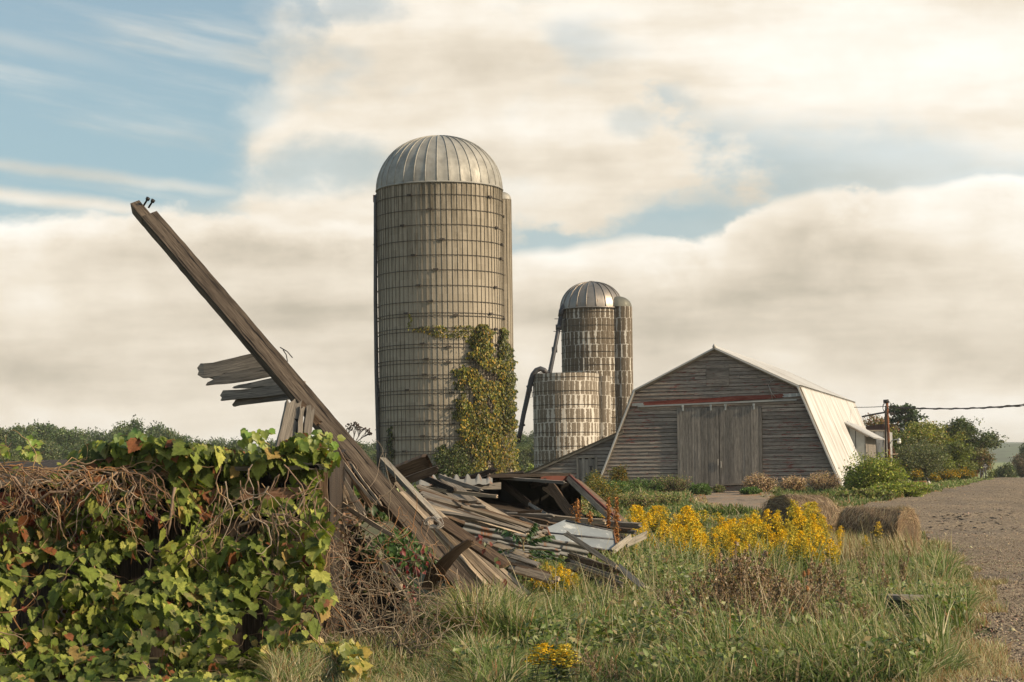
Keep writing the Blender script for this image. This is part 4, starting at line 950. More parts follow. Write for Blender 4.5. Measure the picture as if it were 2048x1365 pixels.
def bush(label, px, Y, ptop, wpx, n, ls, cols, w=None, z=None, name='bush', cat='bush', nst=10, group=None, flat=.8, jit=.18, rk=None):
    if cat == 'weeds': wpx *= 1.25; nst = int(nst * 1.6); rk = rk or .22
    rk = rk or .40
    b = onp(px, Y); b = (b[0], b[1], b[2] if z is None else z); h = hpx(b, ptop); rx = wpx / 2 / F * Y
    t = thing(name, label, cat, b, group); mb = MB(); tips = []
    for k in range(nst * 3):
        a = random.uniform(0, 6.28); r = math.sqrt(random.random()) ; e = Vector((b[0] + math.cos(a) * rx * r * .85, b[1] + math.sin(a) * rx * .8 * r, b[2] + h * (.35 + .58 * math.sqrt(max(0, 1 - r * r)) * random.uniform(.75, 1.02))))
        q = Vector((b[0] + math.cos(a) * rx * r * .25, b[1] + math.sin(a) * rx * r * .25, b[2] - .05)); mb.tube([q, q.lerp(e, .5) + Vector((0, 0, h * .12)), e], [.03, .02, .008], 4, cap=False)
        tips += [e, q.lerp(e, .75), q.lerp(e, .45)]
    mb.build('stem', M['bark'], t); V_, F_, C_ = crown(tips, n, min(h, rx) * rk, ls, cols, w, flat, jit=jit)
    V_[:, 2] = np.maximum(V_[:, 2], b[2] - .05); mesh_np('foliage', V_, F_, C_, M['leaf'], t); return t
bush('rounded olive green shrub between the red shed and the tall trees', 1836, 112, 888, 105, 15000, .10, G_OL, name='olive_shrub', cat='shrub', nst=16)
bush('smaller olive shrub at the foot of the rounded one, toward the road', 1880, 118, 915, 60, 6000, .11, G_MID, name='olive_shrub', cat='shrub')
bush('orange tinted shrub under the trees left of the diamond sign', 1915, 140, 922, 40, 3500, .13, G_RU, [2, 2, 1, 3], name='russet_shrub', cat='shrub')
bush('russet weedy bush right beside the sign posts', 1950, 160, 937, 16, 900, .12, [(.16, .07, .03), (.12, .06, .03)], name='russet_shrub', cat='shrub', nst=5)
bush('green bush right of the diamond sign on the valley side', 1988, 205, 940, 30, 2000, .22, G_MID, z=-.4)
bush('darker green bush further right, before the tree across the road', 2012, 202, 928, 36, 3000, .22, G_DK, z=-.4)
# far tree line: individual trees from four models
protos = []
for k in range(5):
    c_ = [[(.045, .07, .022), (.065, .09, .028), (.03, .048, .018)], [(.035, .055, .02), (.05, .07, .026)], [(.075, .09, .028), (.055, .075, .024)], [(.04, .06, .025), (.06, .08, .03), (.085, .09, .035)], [(.03, .05, .02), (.045, .065, .024)]][k]
    t = tree('woodland_tree', 'x', 'tree', (0, 0, 0), 10, [3.2, 2.8, 3.6, 3.0, 2.2][k], 4200, .42, c_, None, .22, 'trees of the far wood line', crown_lo=[.05, .1, .05, .2, .03][k], nl=12, rad=1.0); protos.append(t)
WL = 'dark tree in the far wood line'
used = set(); spots = []
def topline(px):
    return float(np.interp(px, [-40, 0, 60, 100, 150, 200, 232, 262, 285, 300, 322, 345, 372, 420, 520, 560, 735, 800, 1000, 1080, 1300], [858, 856, 848, 852, 853, 862, 860, 836, 862, 862, 846, 866, 868, 878, 882, 880, 884, 886, 872, 862, 870]))
px = -60
while px < 1290:
    if px < 560 or 700 < px < 775 or 1015 < px < 1085: spots.append((px, random.uniform(255, 330), topline(px) + random.uniform(-2, 9)))
    px += random.uniform(14, 22)
px = -60
while px < 560: spots.append((px, random.uniform(225, 250), topline(px) + random.uniform(18, 40))); px += random.uniform(26, 36)
for px_ in (707, 728, 747, 764, 1028, 1047, 1060, 1075): spots.append((px_, random.uniform(215, 235), topline(px_) + random.uniform(14, 34)))
for i, (px, Y, top) in enumerate(spots):
    k = i if i < 5 else random.randrange(5)
    if 255 < px < 270: k = 1 if i >= 5 else k
    o = protos[k] if i < 5 else copy_tree(protos[k])
    b = onp(px, Y); b = (b[0], b[1], float(b[2])); hh_ = hpx(b, top) / 10.0
    o.location = b; o.rotation_euler.z = random.uniform(0, 6.28); s_ = hh_ * random.uniform(.9, 1.15); o.scale = (s_, s_, hh_ * 1.0)
    side = 'left of the tall silo' if px < 790 else 'between the two big silos'
    ht = 'small ' if hh_ < .75 else ('tall ' if hh_ > 1.0 else 'mid height ')
    o['label'] = ht + WL + ', ' + side
bush('bright yellow green sapling in the gap left of the short silo', 1063, 150, 927, 22, 900, .2, [(.16, .19, .04), (.12, .15, .03)], name='sapling', cat='bush', nst=4)
bush('low dark undergrowth at the foot of the wood, left of the short silo', 1046, 175, 930, 46, 2600, .22, G_DK, name='undergrowth_bush', cat='bush', nst=8)

# ------------------------------------------------------------------ vine mound beside the barn, weeds along the walls
V_GR = [(.12, .15, .024), (.18, .20, .036), (.065, .085, .016), (.24, .245, .05), (.20, .12, .04)]
bush('big mound of bright green vines against the right corner of the barn', 1752, 78, 922, 125, 26000, .085, V_GR, [5, 4, 4, 2, .25], name='vine_mound', cat='vine', nst=18, flat=.7)
bush('bright vines creeping up the white roof edge of the barn', 1712, 80.5, 948, 40, 7000, .085, V_GR, [4, 4, 3, 2, .2], name='roof_vine', cat='vine', nst=8)
bush('low rambling vines sloping from the mound down to the gravel', 1800, 74, 966, 130, 15000, .08, V_GR, [4, 3, 4, 2, .5], name='ground_vine', cat='vine', nst=14, flat=.5)
bush('brown green weeds at the front foot of the vine mound', 1730, 71, 978, 110, 12000, .07, [(.09, .11, .03), (.16, .13, .06), (.12, .15, .035)], None, name='weed_clump', cat='weeds', nst=14, flat=.5)
def tall_shoots():
    t = thing('vine_shoot', 'thin leafy vine shoots sticking up over the mound before the white annex', 'vine', tuple(at(1750, 940, 78))); mb = MB(); P = []
    for x, y in ((1742, 926), (1748, 928), (1754, 925), (1760, 930), (1766, 928), (1697, 934), (1701, 945), (1717, 937), (1737, 930)):
        a = at(x + random.uniform(-3, 3), 950, 78); e = at(x, y, 78); mb.tube([a, a.lerp(e, .5) + Vector((.05, 0, 0)), e], .008, 4)
        for q in range(9): f = random.uniform(.35, 1.05); P.append(tuple(a.lerp(e, f) + Vector((random.gauss(0, .07), 0, random.gauss(0, .03)))))
    mb.build('stem', M['stem'], t); P = np.array(P); n = len(P); V_, F_ = leaves(P, rng.uniform(.09, .16, n), rdir(n) + [0, -1, .4], rdir(n) + [0, 0, -.5], GRAPE); mesh_np('foliage', V_, F_, rep(pick(V_GR, n, [3, 4, 2, 3, .1]), GRAPE), M['leaf'], t)
tall_shoots()
DRYP = [(.24, .155, .09), (.30, .21, .13), (.16, .10, .06), (.36, .27, .19)]
for px, Y, top, wd, lab in ((1520, 83, 948, 60, 'dry pinkish weeds before the barn wall right of the door'), (1585, 81.5, 954, 50, 'dry pinkish weeds under the red siding, second clump from the door'), (1645, 80, 943, 62, 'dry pale weeds at the right foot of the barn front, by the white roof end'), (1345, 84, 952, 90, 'brownish weeds along the barn wall left of the door'), (1438, 83.5, 972, 22, 'small weed tuft growing in front of the closed door')):
    bush(lab, px, Y, top, wd, 4200, .055, DRYP if 'dry' in lab else [(.09, .10, .035), (.17, .12, .07), (.06, .09, .025)], None, name='weed_clump', cat='weeds', nst=22, flat=.9)
for px, Y, top, wd, lab in ((1290, 84, 958, 100, 'low dark green weeds along the foot of the barn left of the door'), (1225, 80, 962, 70, 'low green weeds below the lean-to door'), (1400, 81, 968, 40, 'dark green weeds just left of the bare dirt'), (1500, 80, 976, 40, 'green weed patch at the corner of the dirt yard')):
    bush(lab, px, Y, top, wd, 6000, .06, [(.05, .095, .02), (.035, .065, .015), (.08, .12, .03)], None, name='weed_clump', cat='weeds', nst=18, flat=.7)
bush('dark green leafy plant beside the lean-to door', 1188, 85, 940, 30, 1600, .09, G_DK, name='leafy_plant', cat='plant', nst=5)
GOLDD = [(.24, .12, .012), (.17, .10, .015), (.30, .16, .012)]
def gold_bush(label, px, Y, top, wd, n, cols=GOLDD, ls=.05):
    b = bush(label, px, Y, top, wd, n, ls * 1.2, [(.05, .07, .02), (.07, .08, .025)], None, name='goldenrod_bush', cat='goldenrod', nst=10)
    st = [c for c in b.children if c.name.startswith('foliage')][0]; V0 = np.array([v.co for v in st.data.vertices])[::4]
    zt = np.quantile(V0[:, 2], .45); P = V0[V0[:, 2] > zt]; n2 = len(P); V_, F_ = leaves(P, rng.uniform(.6, 1.4, n2) * ls, rdir(n2) + [0, 0, .6], rdir(n2), DIAM); mesh_np('flower_head', V_, F_, rep(pick(cols, n2), DIAM), M['flower'], b)
gold_bush('dull orange goldenrod bush at the left corner of the barn front', 1240, 83, 930, 42, 5000)
gold_bush('thin goldenrod clump left of the orange bush, below the lean-to', 1190, 80, 944, 46, 2500, [(.35, .21, .03), (.22, .17, .05)])
gold_bush('faded goldenrod and seed heads right of the wreck roof', 1205, 62, 962, 90, 5200, [(.33, .23, .05), (.25, .20, .08), (.42, .27, .03)], .045)
YEL = [(.55, .30, .015), (.48, .25, .01), (.62, .38, .03)]
gold_bush('yellow goldenrod patch in front of the rusty tank', 1833, 105, 941, 26, 1500, YEL, .07)
gold_bush('yellow goldenrod patch at the road edge below the trees, long and low', 1895, 112, 943, 52, 2600, YEL, .07)
gold_bush('yellow goldenrod patch nearest the diamond sign', 1928, 118, 940, 40, 2600, YEL, .07)
gold_bush('yellow goldenrod between the rusty tank and the road', 1868, 100, 948, 26, 1000, YEL, .07)
for px, Y, top, wd, lab in ((1120, 60, 985, 100, 'weeds behind the wreck, below the lean-to roof line'), (1260, 66, 985, 110, 'green weeds in the hollow between the barn and the goldenrod'), (1330, 70, 990, 70, 'weeds at the left edge of the dirt yard')):
    bush(lab, px, Y, top, wd, 5000, .06, [(.07, .11, .025), (.14, .13, .05), (.2, .15, .08)], None, name='weed_clump', cat='weeds', nst=16, flat=.6)
bush('dark leafy growth at the foot of the tall silo', 905, 93.6, 893, 90, 6000, .10, G_DK + [(.07, .09, .025)], None, name='silo_shrub', cat='shrub', nst=16)
# rusty tank and leaning white post
YT = 98
tk = thing('rusty_tank', 'rusty brown tank lying in the grass by the road bend', 'tank', tuple(at(1848, 972, YT)))
mb = MB(); a_, b_ = at(1829, 967, YT), at(1856, 967, YT); mb.tube([a_ - Vector((.1, 0, 0)), a_, b_, b_ + Vector((.12, 0, 0))], [.05, .12, .12, .05], 12); mb.build('shell', M['rust'], tk)
wp = thing('white_post', 'stubby leaning white post with a dark top beside the rusty tank', 'post', tuple(at(1859, 973, YT - .5)))
mb = MB(); mb.tube([at(1861, 973, YT - .5), at(1856, 963, YT - .5)], [.10, .07], 8); mb.build('shaft', M['whitew'], wp)
mb = MB(); mb.tube([at(1856, 963, YT - .5), at(1854, 958, YT - .5), at(1853, 955, YT - .5)], [.05, .06, .03], 8); mb.build('top', M['black'], wp)

# ------------------------------------------------------------------ vines on the tall silo
def silo_pt(px, py, off=.0):
    r = ray(px, py); o = Vector((0, 0, CAMZ)); dx, dy = r.x, r.y; cx, cy = c1; RR = R1 + .05 + off
    a = dx * dx + dy * dy; b_ = -2 * (dx * cx + dy * cy); c_ = cx * cx + cy * cy - RR * RR; q = b_ * b_ - 4 * a * c_
    if q < 0: return None
    return o + r * ((-b_ - math.sqrt(q)) / (2 * a))
VS = [(.13, .145, .022), (.20, .195, .03), (.065, .08, .016), (.36, .26, .04), (.44, .27, .045), (.035, .048, .012)]
def silo_vine(label, poly, n, w, offm=.30, ls=.13, far=None):
    ys = [p[0] for p in poly]; t = thing('climbing_vine', label, 'vine', (c1[0], c1[1] - R1, h1(*c1))); P = []; Nn = []; mb = MB()
    for _ in range(n):
        y = random.uniform(ys[0], ys[-1]); l = np.interp(y, ys, [p[1] for p in poly]); r = np.interp(y, ys, [p[2] for p in poly]); e = 5 * math.sin(y * .21) + 4 * math.sin(y * .53 + 2)
        x = random.uniform(l + e * 1.3 + 7 * math.sin(y * .09), r + e * .7) if r - l > 30 else random.uniform(l + e * .5, r + e * .4)
        if snoise(x * .09, y * .06, 1.0, 5) < -.75: continue
        off = abs(random.gauss(0, offm)) * min(1, (x - l + 4) / 20); q = silo_pt(x, y, off)
        if q is None:
            q = at(x, y, D1 - random.uniform(-.8, 1.6)); nn = Vector((.5, -.7, .2))
        else: nn = Vector((q.x - c1[0], q.y - c1[1], .3))
        P.append(tuple(q)); Nn.append(tuple(nn.normalized()))
    P = np.array(P); Nn = np.array(Nn); m_ = len(P)
    tone = 1 + .28 * snoise(P[:, 0] * 5, P[:, 2] * 4, 1, 8)
    V_, F_ = leaves(P, rng.uniform(.7, 1.35, m_) * ls, Nn + rdir(m_) * .75, rdir(m_) * .6 + [0, 0, -1], DIAM)
    C = pick(VS, m_, w, .15) * np.clip(tone, .6, 1.5)[:, None]; mesh_np('foliage', V_, F_, rep(C, DIAM), M['leaf'], t)
    for k in range(max(3, n // 900)):
        y1 = ys[-1]; x = random.uniform(poly[-1][1], poly[-1][2]); pts = []
        while y1 > ys[0] + 10:
            l = np.interp(y1, ys, [p[1] for p in poly]); r = np.interp(y1, ys, [p[2] for p in poly]); x = min(max(x + random.uniform(-6, 6), l), min(r, 1000)); q = silo_pt(x, y1, .02)
            if q: pts.append(q)
            y1 -= 14
        if len(pts) > 2: mb.tube(pts, .02, 4)
    if mb.v: mb.build('stem', M['bark'], t)
    return t
silo_vine('mass of yellow green ivy climbing the right side of the tall silo', [(648, 960, 974), (664, 950, 984), (690, 944, 984), (712, 934, 987), (724, 926, 1010), (742, 914, 1020), (790, 915, 1026), (850, 912, 1030), (900, 925, 1034), (945, 922, 1036)], 15000, [4, 4, 3, 2.6, 1.6, 2])
silo_vine('darker ivy up the chute at the far right edge of the tall silo', [(655, 1004, 1013), (685, 1000, 1016), (705, 997, 1027), (740, 1000, 1030), (860, 1005, 1033)], 3800, [3, 2, 4, .5, .3, 4])
silo_vine('thin horizontal strand of ivy along a hoop of the tall silo', [(650, 860, 940), (656, 815, 985), (661, 818, 990), (666, 850, 975), (674, 880, 935)], 620, [3, 3, 1, 2, .5, 1], .08, .10)
silo_vine('short vertical ivy sprig at the left end of the horizontal strand', [(627, 815, 819), (640, 818, 822), (655, 816, 824)], 60, [3, 3, 1, 1, 0, 1], .06, .09)
silo_vine('narrow dark vine at the lower left of the tall silo', [(852, 780, 784), (875, 774, 784), (905, 775, 786), (945, 770, 790)], 500, [2, .5, 3, 0, 0, 4], .1, .11)
silo_vine('dark green creeper spreading over the silo base left of the ivy', [(888, 895, 925), (900, 878, 935), (950, 860, 940)], 3200, [1, .3, 3, .1, 0, 4], .2, .12)
# ------------------------------------------------------------------ tilted beam with its broken boards
def nrm_for(A, B_, roll=0.0):
    d = (B_ - A).normalized(); v = Vector((0, 0, CAMZ)) - (A + B_) / 2; v = (v - d * v.dot(d)).normalized(); s_ = d.cross(v)
    return v * math.cos(roll) + s_ * math.sin(roll)
def pboard(mb, p0, p1, Y0, Y1, wpx, t=.025, roll=0.0, **k):
    """plank between two photo points at the given depths; width in photo pixels at its mid depth"""
    A, B_ = at(*p0, Y0), at(*p1, Y1); mb.board(A, B_, wpx / F * (Y0 + Y1) / 2, t, nrm_for(A, B_, roll), **k); return A, B_
A = at(300, 438, 24.2); Bb = at(1000, 1262, 19.1)
bt = thing('tilted_beam', 'massive weathered square beam tilted up to the left against the sky', 'beam', (Bb.x, Bb.y, 0))
d_ = (Bb - A).normalized(); v_ = nrm_for(A, Bb, -.42); sd_ = d_.cross(v_)
mb = MB(); mb.board(A, Bb, .215, .16, v_, n=60, k=4, jit=.0035, bend=.02)
off = -sd_ * 0
# tenon left of the notch
tn0 = A - d_ * .34; sgn = 1 if (sd_.x < 0) else -1
mb.board(tn0 + sd_ * sgn * .045, A + sd_ * sgn * .045, .125, .158, v_, n=3, k=2, jit=.002)
mb.build('timber', M['beam'], bt)
for k, (x0, y0, x1, y1) in enumerate(((287, 412, 297, 396), (297, 416, 307, 400))):
    mb = MB(); a = at(x0, y0, 24.3); b = at(x1, y1, 24.25); mb.tube([a, b], .012, 8); e = a.lerp(b, .82); dd = (b - a).normalized()
    mb.tube([e - dd * .012, e + dd * .018], .026, 6); mb.tube([e + dd * .018, e + dd * .02], .03, 10); mb.build('bolt', M['iron'], bt)
for (p0, p1, Y0, Y1, w_, kw) in (
    ((390, 745), (548, 711), 23.0, 22.7, 29, dict(rag=(.10, .02), bend=.02, side_bend=.03, taper=1.15)),
    ((410, 762), (562, 738), 22.95, 22.6, 20, dict(rag=(.14, .05), bend=.02, side_bend=.02, taper=1.2)),
    ((463, 777), (590, 757), 22.75, 22.35, 4, dict(rag=(.05, .0), taper=6.0)),
    ((441, 792), (610, 773), 22.9, 22.2, 20, dict(rag=(.06, .02), bend=.01, side_bend=.02, taper=1.1)),
    ((462, 808), (600, 790), 22.92, 22.2, 12, dict(rag=(.10, .03), taper=1.2)),
    ((423, 590), (438, 618), 23.35, 23.1, 9, dict(rag=(.05, .04)))):
    mb = MB(); pboard(mb, p0, p1, Y0 + .12, Y1 + .12, w_, .03, -.3, n=8, jit=.006, **kw); mb.build('broken_board', M['grey'], bt)
for (x0, y0, x1, y1) in ((560, 695, 585, 716), (566, 700, 575, 724), (520, 742, 538, 747)):
    mb = MB(); mb.tube([at(x0, y0, 22.6), at((x0 + x1) / 2 + 2, (y0 + y1) / 2 - 2, 22.6), at(x1, y1, 22.6)], .006, 4); mb.build('bent_nail', M['iron'], bt)
mb = MB(); c_ = at(862, 1046, 20.2)
for k in range(9):
    a0 = random.uniform(0, 6.28); pts = []
    for i in range(12): a = a0 + i * .55; pts.append(c_ + Vector((math.cos(a) * .10 * random.uniform(.6, 1.2) + i * .004, -.13 + random.uniform(-.03, .03), math.sin(a) * .05 + random.uniform(-.02, .02))))
    mb.tube(pts, .0035, 4)
mb.build('wire_tangle', M['lwire'], bt)
# brace board fixed under the beam and the mortised post
ps = thing('mortised_post', 'grey mortised post standing in the vines under the tilted beam', 'post', tuple(at(575, 960, 19.6)))
for p0, p1, w_, dy in (((588, 800), (553, 960), 30, 0), ((603, 812), (590, 960), 9, -.03), ((620, 812), (604, 960), 16, -.02)):
    mb = MB(); A_ = at(*p0, 19.9 + dy); B_ = at(*p1, 19.6 + dy); mb.board(A_, B_, w_ / F * 19.7, .14, Vector((.25, -1, 0)), rag=(.08, 0), n=8, jit=.006, k=6); mb.build('timber', M['grey'], ps)
mb = MB(); pboard(mb, (592, 838), (589, 866), 19.78, 19.76, 8, .02); mb.build('mortise', M['void'], ps)
mb = MB(); pboard(mb, (600, 805), (640, 850), 20.1, 20.0, 14, .05, rag=(.04, .04)); mb.build('broken_top', M['brown'], ps)
mb = MB(); pboard(mb, (665, 880), (770, 1018), 21.4, 20.8, 20, .10, -.3, rag=(.03, .05), n=10, jit=.006); o = mb.build('brace_timber', M['brown']); tag(o, 'short thick brace timber lying under the middle of the tilted beam', 'timber')
mb = MB(); pboard(mb, (625, 850), (700, 900), 21.9, 21.6, 12, .06, -.3, rag=(.1, .1), n=6, jit=.01); o = mb.build('split_timber', M['brown']); tag(o, 'dark split piece under the beam just right of the mortised post', 'timber')
# curved broken slab crossing the foot of the beam
mb = MB(); A_, B_ = at(866, 1165, 18.9), at(950, 1078, 18.6); mb.board(A_, B_, .17, .03, nrm_for(A_, B_, .2), rag=(.02, .06), bend=.03, side_bend=-.055, taper=.35, n=14, jit=.004); o = mb.build('curved_slab', M['brown']); tag(o, 'curved broken slab of wood crossing in front of the lower beam', 'plank')
mb = MB(); A_, B_ = at(858, 1180, 18.95), at(880, 1115, 18.85); mb.board(A_, B_, .15, .05, nrm_for(A_, B_, -.2), rag=(0, .03), n=5, jit=.006); o = mb.build('block', M['brown']); tag(o, 'stubby dark block behind the foot of the curved slab', 'block')
mb = MB(); pboard(mb, (822, 1110), (862, 1120), 19.1, 19.0, 9, .03, rag=(.05, .02)); o = mb.build('offcut', M['tan']); tag(o, 'small pale offcut left of the curved slab', 'plank')

# ------------------------------------------------------------------ planks of the wreck
PG = 'fallen planks of the collapsed building'
def plank(label, p0, p1, Y0, Y1, w_, m='grey', t=.025, roll=0.0, name='plank', group=PG, **k):
    mb = MB(); kw = dict(n=10, jit=.003, rag=(.03, .03)); kw.update(k)
    roll = roll - .4 if roll < -.25 else roll
    pboard(mb, p0, p1, Y0, Y1, w_ * (1.15 if roll < -.5 else 1), t, roll, **kw); o = mb.build(name, M[m]); tag(o, label, 'plank', group); return o
plank('narrow pale board sticking up right of the beam, squared at its top', (764, 918), (884, 1046), 22.3, 21.2, 11, 'silver', .05, -.4)
plank('brown board with squared end lying below the pale upright board', (878, 1040), (1012, 1132), 21.0, 20.0, 24, 'brown', .04, -.35)
plank('wide dark plank bundle end pointing up before the tall silo', (782, 958), (868, 926), 24.5, 24.3, 42, 'brown', .10, .3, rag=(0, .16), n=12, jit=.01)
plank('thin dark plank on top of the dark bundle before the silo', (792, 968), (882, 936), 24.2, 24.1, 14, 'dark', .05, .2, rag=(0, .12))
# pale slats running down beside the beam
for i, (x0, y0, x1, y1, w_) in enumerate(((800, 985, 1012, 1215, 8), (806, 984, 1024, 1210, 7), (812, 982, 1038, 1208, 9), (820, 986, 1044, 1200, 7), (846, 1000, 1052, 1195, 8), (790, 965, 1000, 1218, 7), (870, 1020, 1060, 1192, 8))):
    plank(['first', 'second', 'third', 'fourth', 'fifth', 'sixth', 'seventh'][[5, 0, 1, 2, 3, 4, 6].index(i)] + ' pale slat from the beam, counting right from the beam', (x0, y0), (x1, y1), 21.6 + .1 * i, 19.9 + .1 * i, w_, 'tan', .035, -.35 + .1 * (i % 3), bend=random.uniform(-.05, .05))
ordn = ['topmost', 'second', 'third', 'fourth', 'fifth', 'sixth', 'seventh', 'eighth', 'ninth', 'tenth', 'eleventh', 'lowest']
for i in range(12):
    f = i / 11; x0, y0 = 832 + 26 * f * 1.3, 972 + 52 * f; x1, y1 = 1095 - 40 * f, 1066 + 8 * f + 10 * math.sin(i * 2.1)
    plank(ordn[i] + ' of the long thin bowed boards fanning out right of the beam', (x0, y0), (x1, y1), 24.2 - .16 * i, 23.2 - .1 * i, 6.5 + 3 * (i % 3 == 0), ('grey', 'tan', 'brown', 'grey')[i % 4], .03, -.45, bend=random.uniform(-.02, .10), side_bend=.06, n=16)
plank('dark charred board end near the corrugated roof, left one', (836, 950), (912, 984), 25.0, 24.4, 12, 'dark', .05, .2, rag=(.05, .08))
plank('pale thin board lying over the corrugated roof, pointing right', (878, 952), (966, 982), 25.2, 24.6, 8, 'grey', .03, .2, rag=(.02, .1), bend=.03)
plank('thin pale board ending in the dark opening, nearly level', (836, 975), (996, 994), 24.8, 24.1, 7, 'tan', .03, .2, rag=(0, .03), bend=.02)
plank('wide grey plank sloping into the dark opening, left of a pair', (874, 960), (936, 1018), 25.2, 24.5, 20, 'grey', .03, -.3, rag=(.05, .05))
plank('wide grey plank sloping into the dark opening, right of a pair', (892, 958), (966, 1020), 25.4, 24.6, 16, 'grey', .03, -.3, rag=(.05, .05))
plank('long plank running down right from the grey pair to the boards', (905, 975), (1060, 1064), 25.3, 24.0, 11, 'tan', .03, -.3)
plank('dark square ended plank in the middle of the floor boards', (985, 1020), (1022, 1044), 25.4, 25.0, 20, 'dark', .03, -.3)
plank('thin grey pole leaning in the dark opening', (1058, 1008), (1094, 1030), 27.5, 26.5, 6, 'grey', .03)
plank('black curved strip poking up before the ivy', (908, 962), (994, 938), 29.0, 28.6, 9, 'dark', .04, .3, bend=.05, rag=(0, .1))
plank('black flat board on the roof edge, left one', (960, 958), (1050, 948), 28.9, 28.7, 11, 'dark', .05, .5)
plank('black flat board on the roof edge, right one', (1010, 957), (1068, 949), 28.7, 28.5, 6, 'dark', .04, .5, rag=(0, .15))
plank('long pale board lying along the top of the roof', (1000, 956), (1133, 966), 28.2, 27.2, 6, 'grey', .03, .2, rag=(0, .06))
flo = [(1005, 1030, 1210, 1048, 8), (1012, 1038, 1180, 1056, 9), (1025, 1044, 1110, 1060, 8), (1036, 1052, 1106, 1076, 9), (1046, 1060, 1090, 1082, 7), (960, 1024, 1110, 1032, 7), (970, 1030, 1100, 1046, 9), (1100, 1034, 1214, 1044, 10), (1190, 1042, 1286, 1052, 11), (1180, 1050, 1270, 1062, 8), (1215, 1060, 1275, 1066, 7), (1030, 1050, 1150, 1066, 8)]
for i, (x0, y0, x1, y1, w_) in enumerate(flo):
    where = 'near the front of the opening' if y0 > 1045 and x0 < 1150 else ('right of the metal panel' if x0 > 1150 else 'at the back of the opening')
    plank(['warped', 'split', 'flat', 'short', 'stubby', 'thin', 'dark edged', 'thick', 'black ended', 'brown', 'narrow', 'bleached'][i] + ' floor board ' + where, (x0, y0), (x1, y1), 26.5 - .12 * i, 25.8 - .12 * i, w_, ('grey', 'brown', 'tan', 'grey', 'brown')[i % 5], .03, .5, bend=random.uniform(-.02, .03), rag=(.08, .08))
plank('long pale board with pointed top leaning across the metal panel', (1130, 1066), (1236, 1136), 22.6, 21.6, 10, 'tan', .03, -.2, rag=(.04, .05))
plank('board half sunk in the grass right of the pile', (1236, 1132), (1290, 1178), 21.6, 21.0, 11, 'grey', .03, -.2, rag=(.05, .1))
plank('short bleached board at the right end of the pile', (1222, 1104), (1262, 1074), 23.4, 23.8, 12, 'silver', .04, .2)
plank('wide bleached board behind the short one at the right end', (1250, 1090), (1296, 1068), 24.2, 24.4, 13, 'silver', .03, .3, rag=(.05, .1))
for i in range(9):
    x0 = 1120 + i * 3 + random.uniform(-10, 16); y0 = 1108 + i * 5; plank(['upper', 'dark', 'rotten', 'holed', 'grey', 'long', 'cracked', 'brown', 'lowest'][i] + ' board in the low heap right of the sumac', (x0, y0), (x0 + 120 - i * 4, y0 + 34 + random.uniform(-6, 8)), 22.6 - .12 * i, 22.0 - .12 * i, random.choice((8, 11, 14)), ('grey', 'brown', 'dark', 'grey', 'tan')[i % 5], .03, .1, rag=(.1, .1), bend=random.uniform(-.03, .03))
for i in range(8):
    x0 = 965 + i * 9; y0 = 1078 + i * 9 + random.uniform(-4, 4); plank(['upper', 'second', 'third', 'fourth', 'fifth', 'sixth', 'seventh', 'lowest'][i] + ' board behind the sumac leaves', (x0, y0), (x0 + 90, y0 + 30 + random.uniform(-8, 14)), 21.6 - .1 * i, 21.0 - .1 * i, random.choice((8, 10, 16)), ('grey', 'tan', 'brown')[i % 3], .03, -.3, rag=(.05, .08))
# small stuff: splinters lying over the pile
for i in range(26):
    x0 = random.uniform(850, 1050); y0 = 985 + (x0 - 850) * .16 + random.uniform(0, 60); a = random.uniform(-.1, .75); L_ = random.uniform(25, 60)
    plank('thin splinter of wood scattered over the collapsed pile', (x0, y0), (x0 + L_ * math.cos(a), y0 + L_ * math.sin(a)), 23.2, 23.0, random.uniform(3, 6), random.choice(('grey', 'tan', 'brown')), .015, .2, rag=(.03, .06), name='splinter', group='splinters over the pile')
# boards under the beam on the left side
for i, (x0, y0, x1, y1, w_, m) in enumerate(((632, 868, 700, 1010, 14, 'tan'), (640, 890, 720, 1050, 16, 'tan'), (655, 905, 735, 1040, 12, 'grey'), (664, 880, 745, 1020, 10, 'brown'), (668, 900, 752, 1010, 6, 'tan'), (700, 925, 764, 1012, 5, 'tan'), (640, 985, 668, 1140, 24, 'grey'), (672, 1000, 690, 1130, 20, 'brown'), (672, 1000, 790, 1075, 9, 'tan'), (735, 1075, 805, 1180, 14, 'tan'), (745, 1090, 900, 1260, 8, 'tan'), (775, 1120, 930, 1290, 9, 'grey'), (760, 1170, 900, 1300, 7, 'tan'))):
    plank(['upper left', 'wide pale', 'grey', 'dark', 'thin', 'stick like', 'upright grey', 'upright dark', 'cross lying', 'frayed pale', 'long thin', 'long grey', 'low pale'][i] + ' lath leaning in the brambles under the beam', (x0, y0), (x1, y1), 20.4 - .08 * i, 19.6 - .1 * i, w_, m, .025, .2, rag=(.06, .1), bend=.04, group='laths under the beam', name='lath')
mb = MB(); pboard(mb, (640, 1205), (800, 1235), 19.4, 19.3, 46, .2, .1, n=10, jit=.01, rag=(.1, .1)); o = mb.build('sill_timber', M['brown']); tag(o, 'dark sill timber lying low behind the brambles', 'timber')
pc_ = [at(894, 1063, 22.5), at(912, 1046, 22.6), at(945, 1056, 22.5)]
mb = MB(); pboard(mb, (938, 1052), (975, 1055), 22.5, 22.4, 12, .03, .2, rag=(.14, .02)); o = mb.build('offcut', M['tan']); tag(o, 'pale triangular offcut on top of the corrugated strip', 'plank')

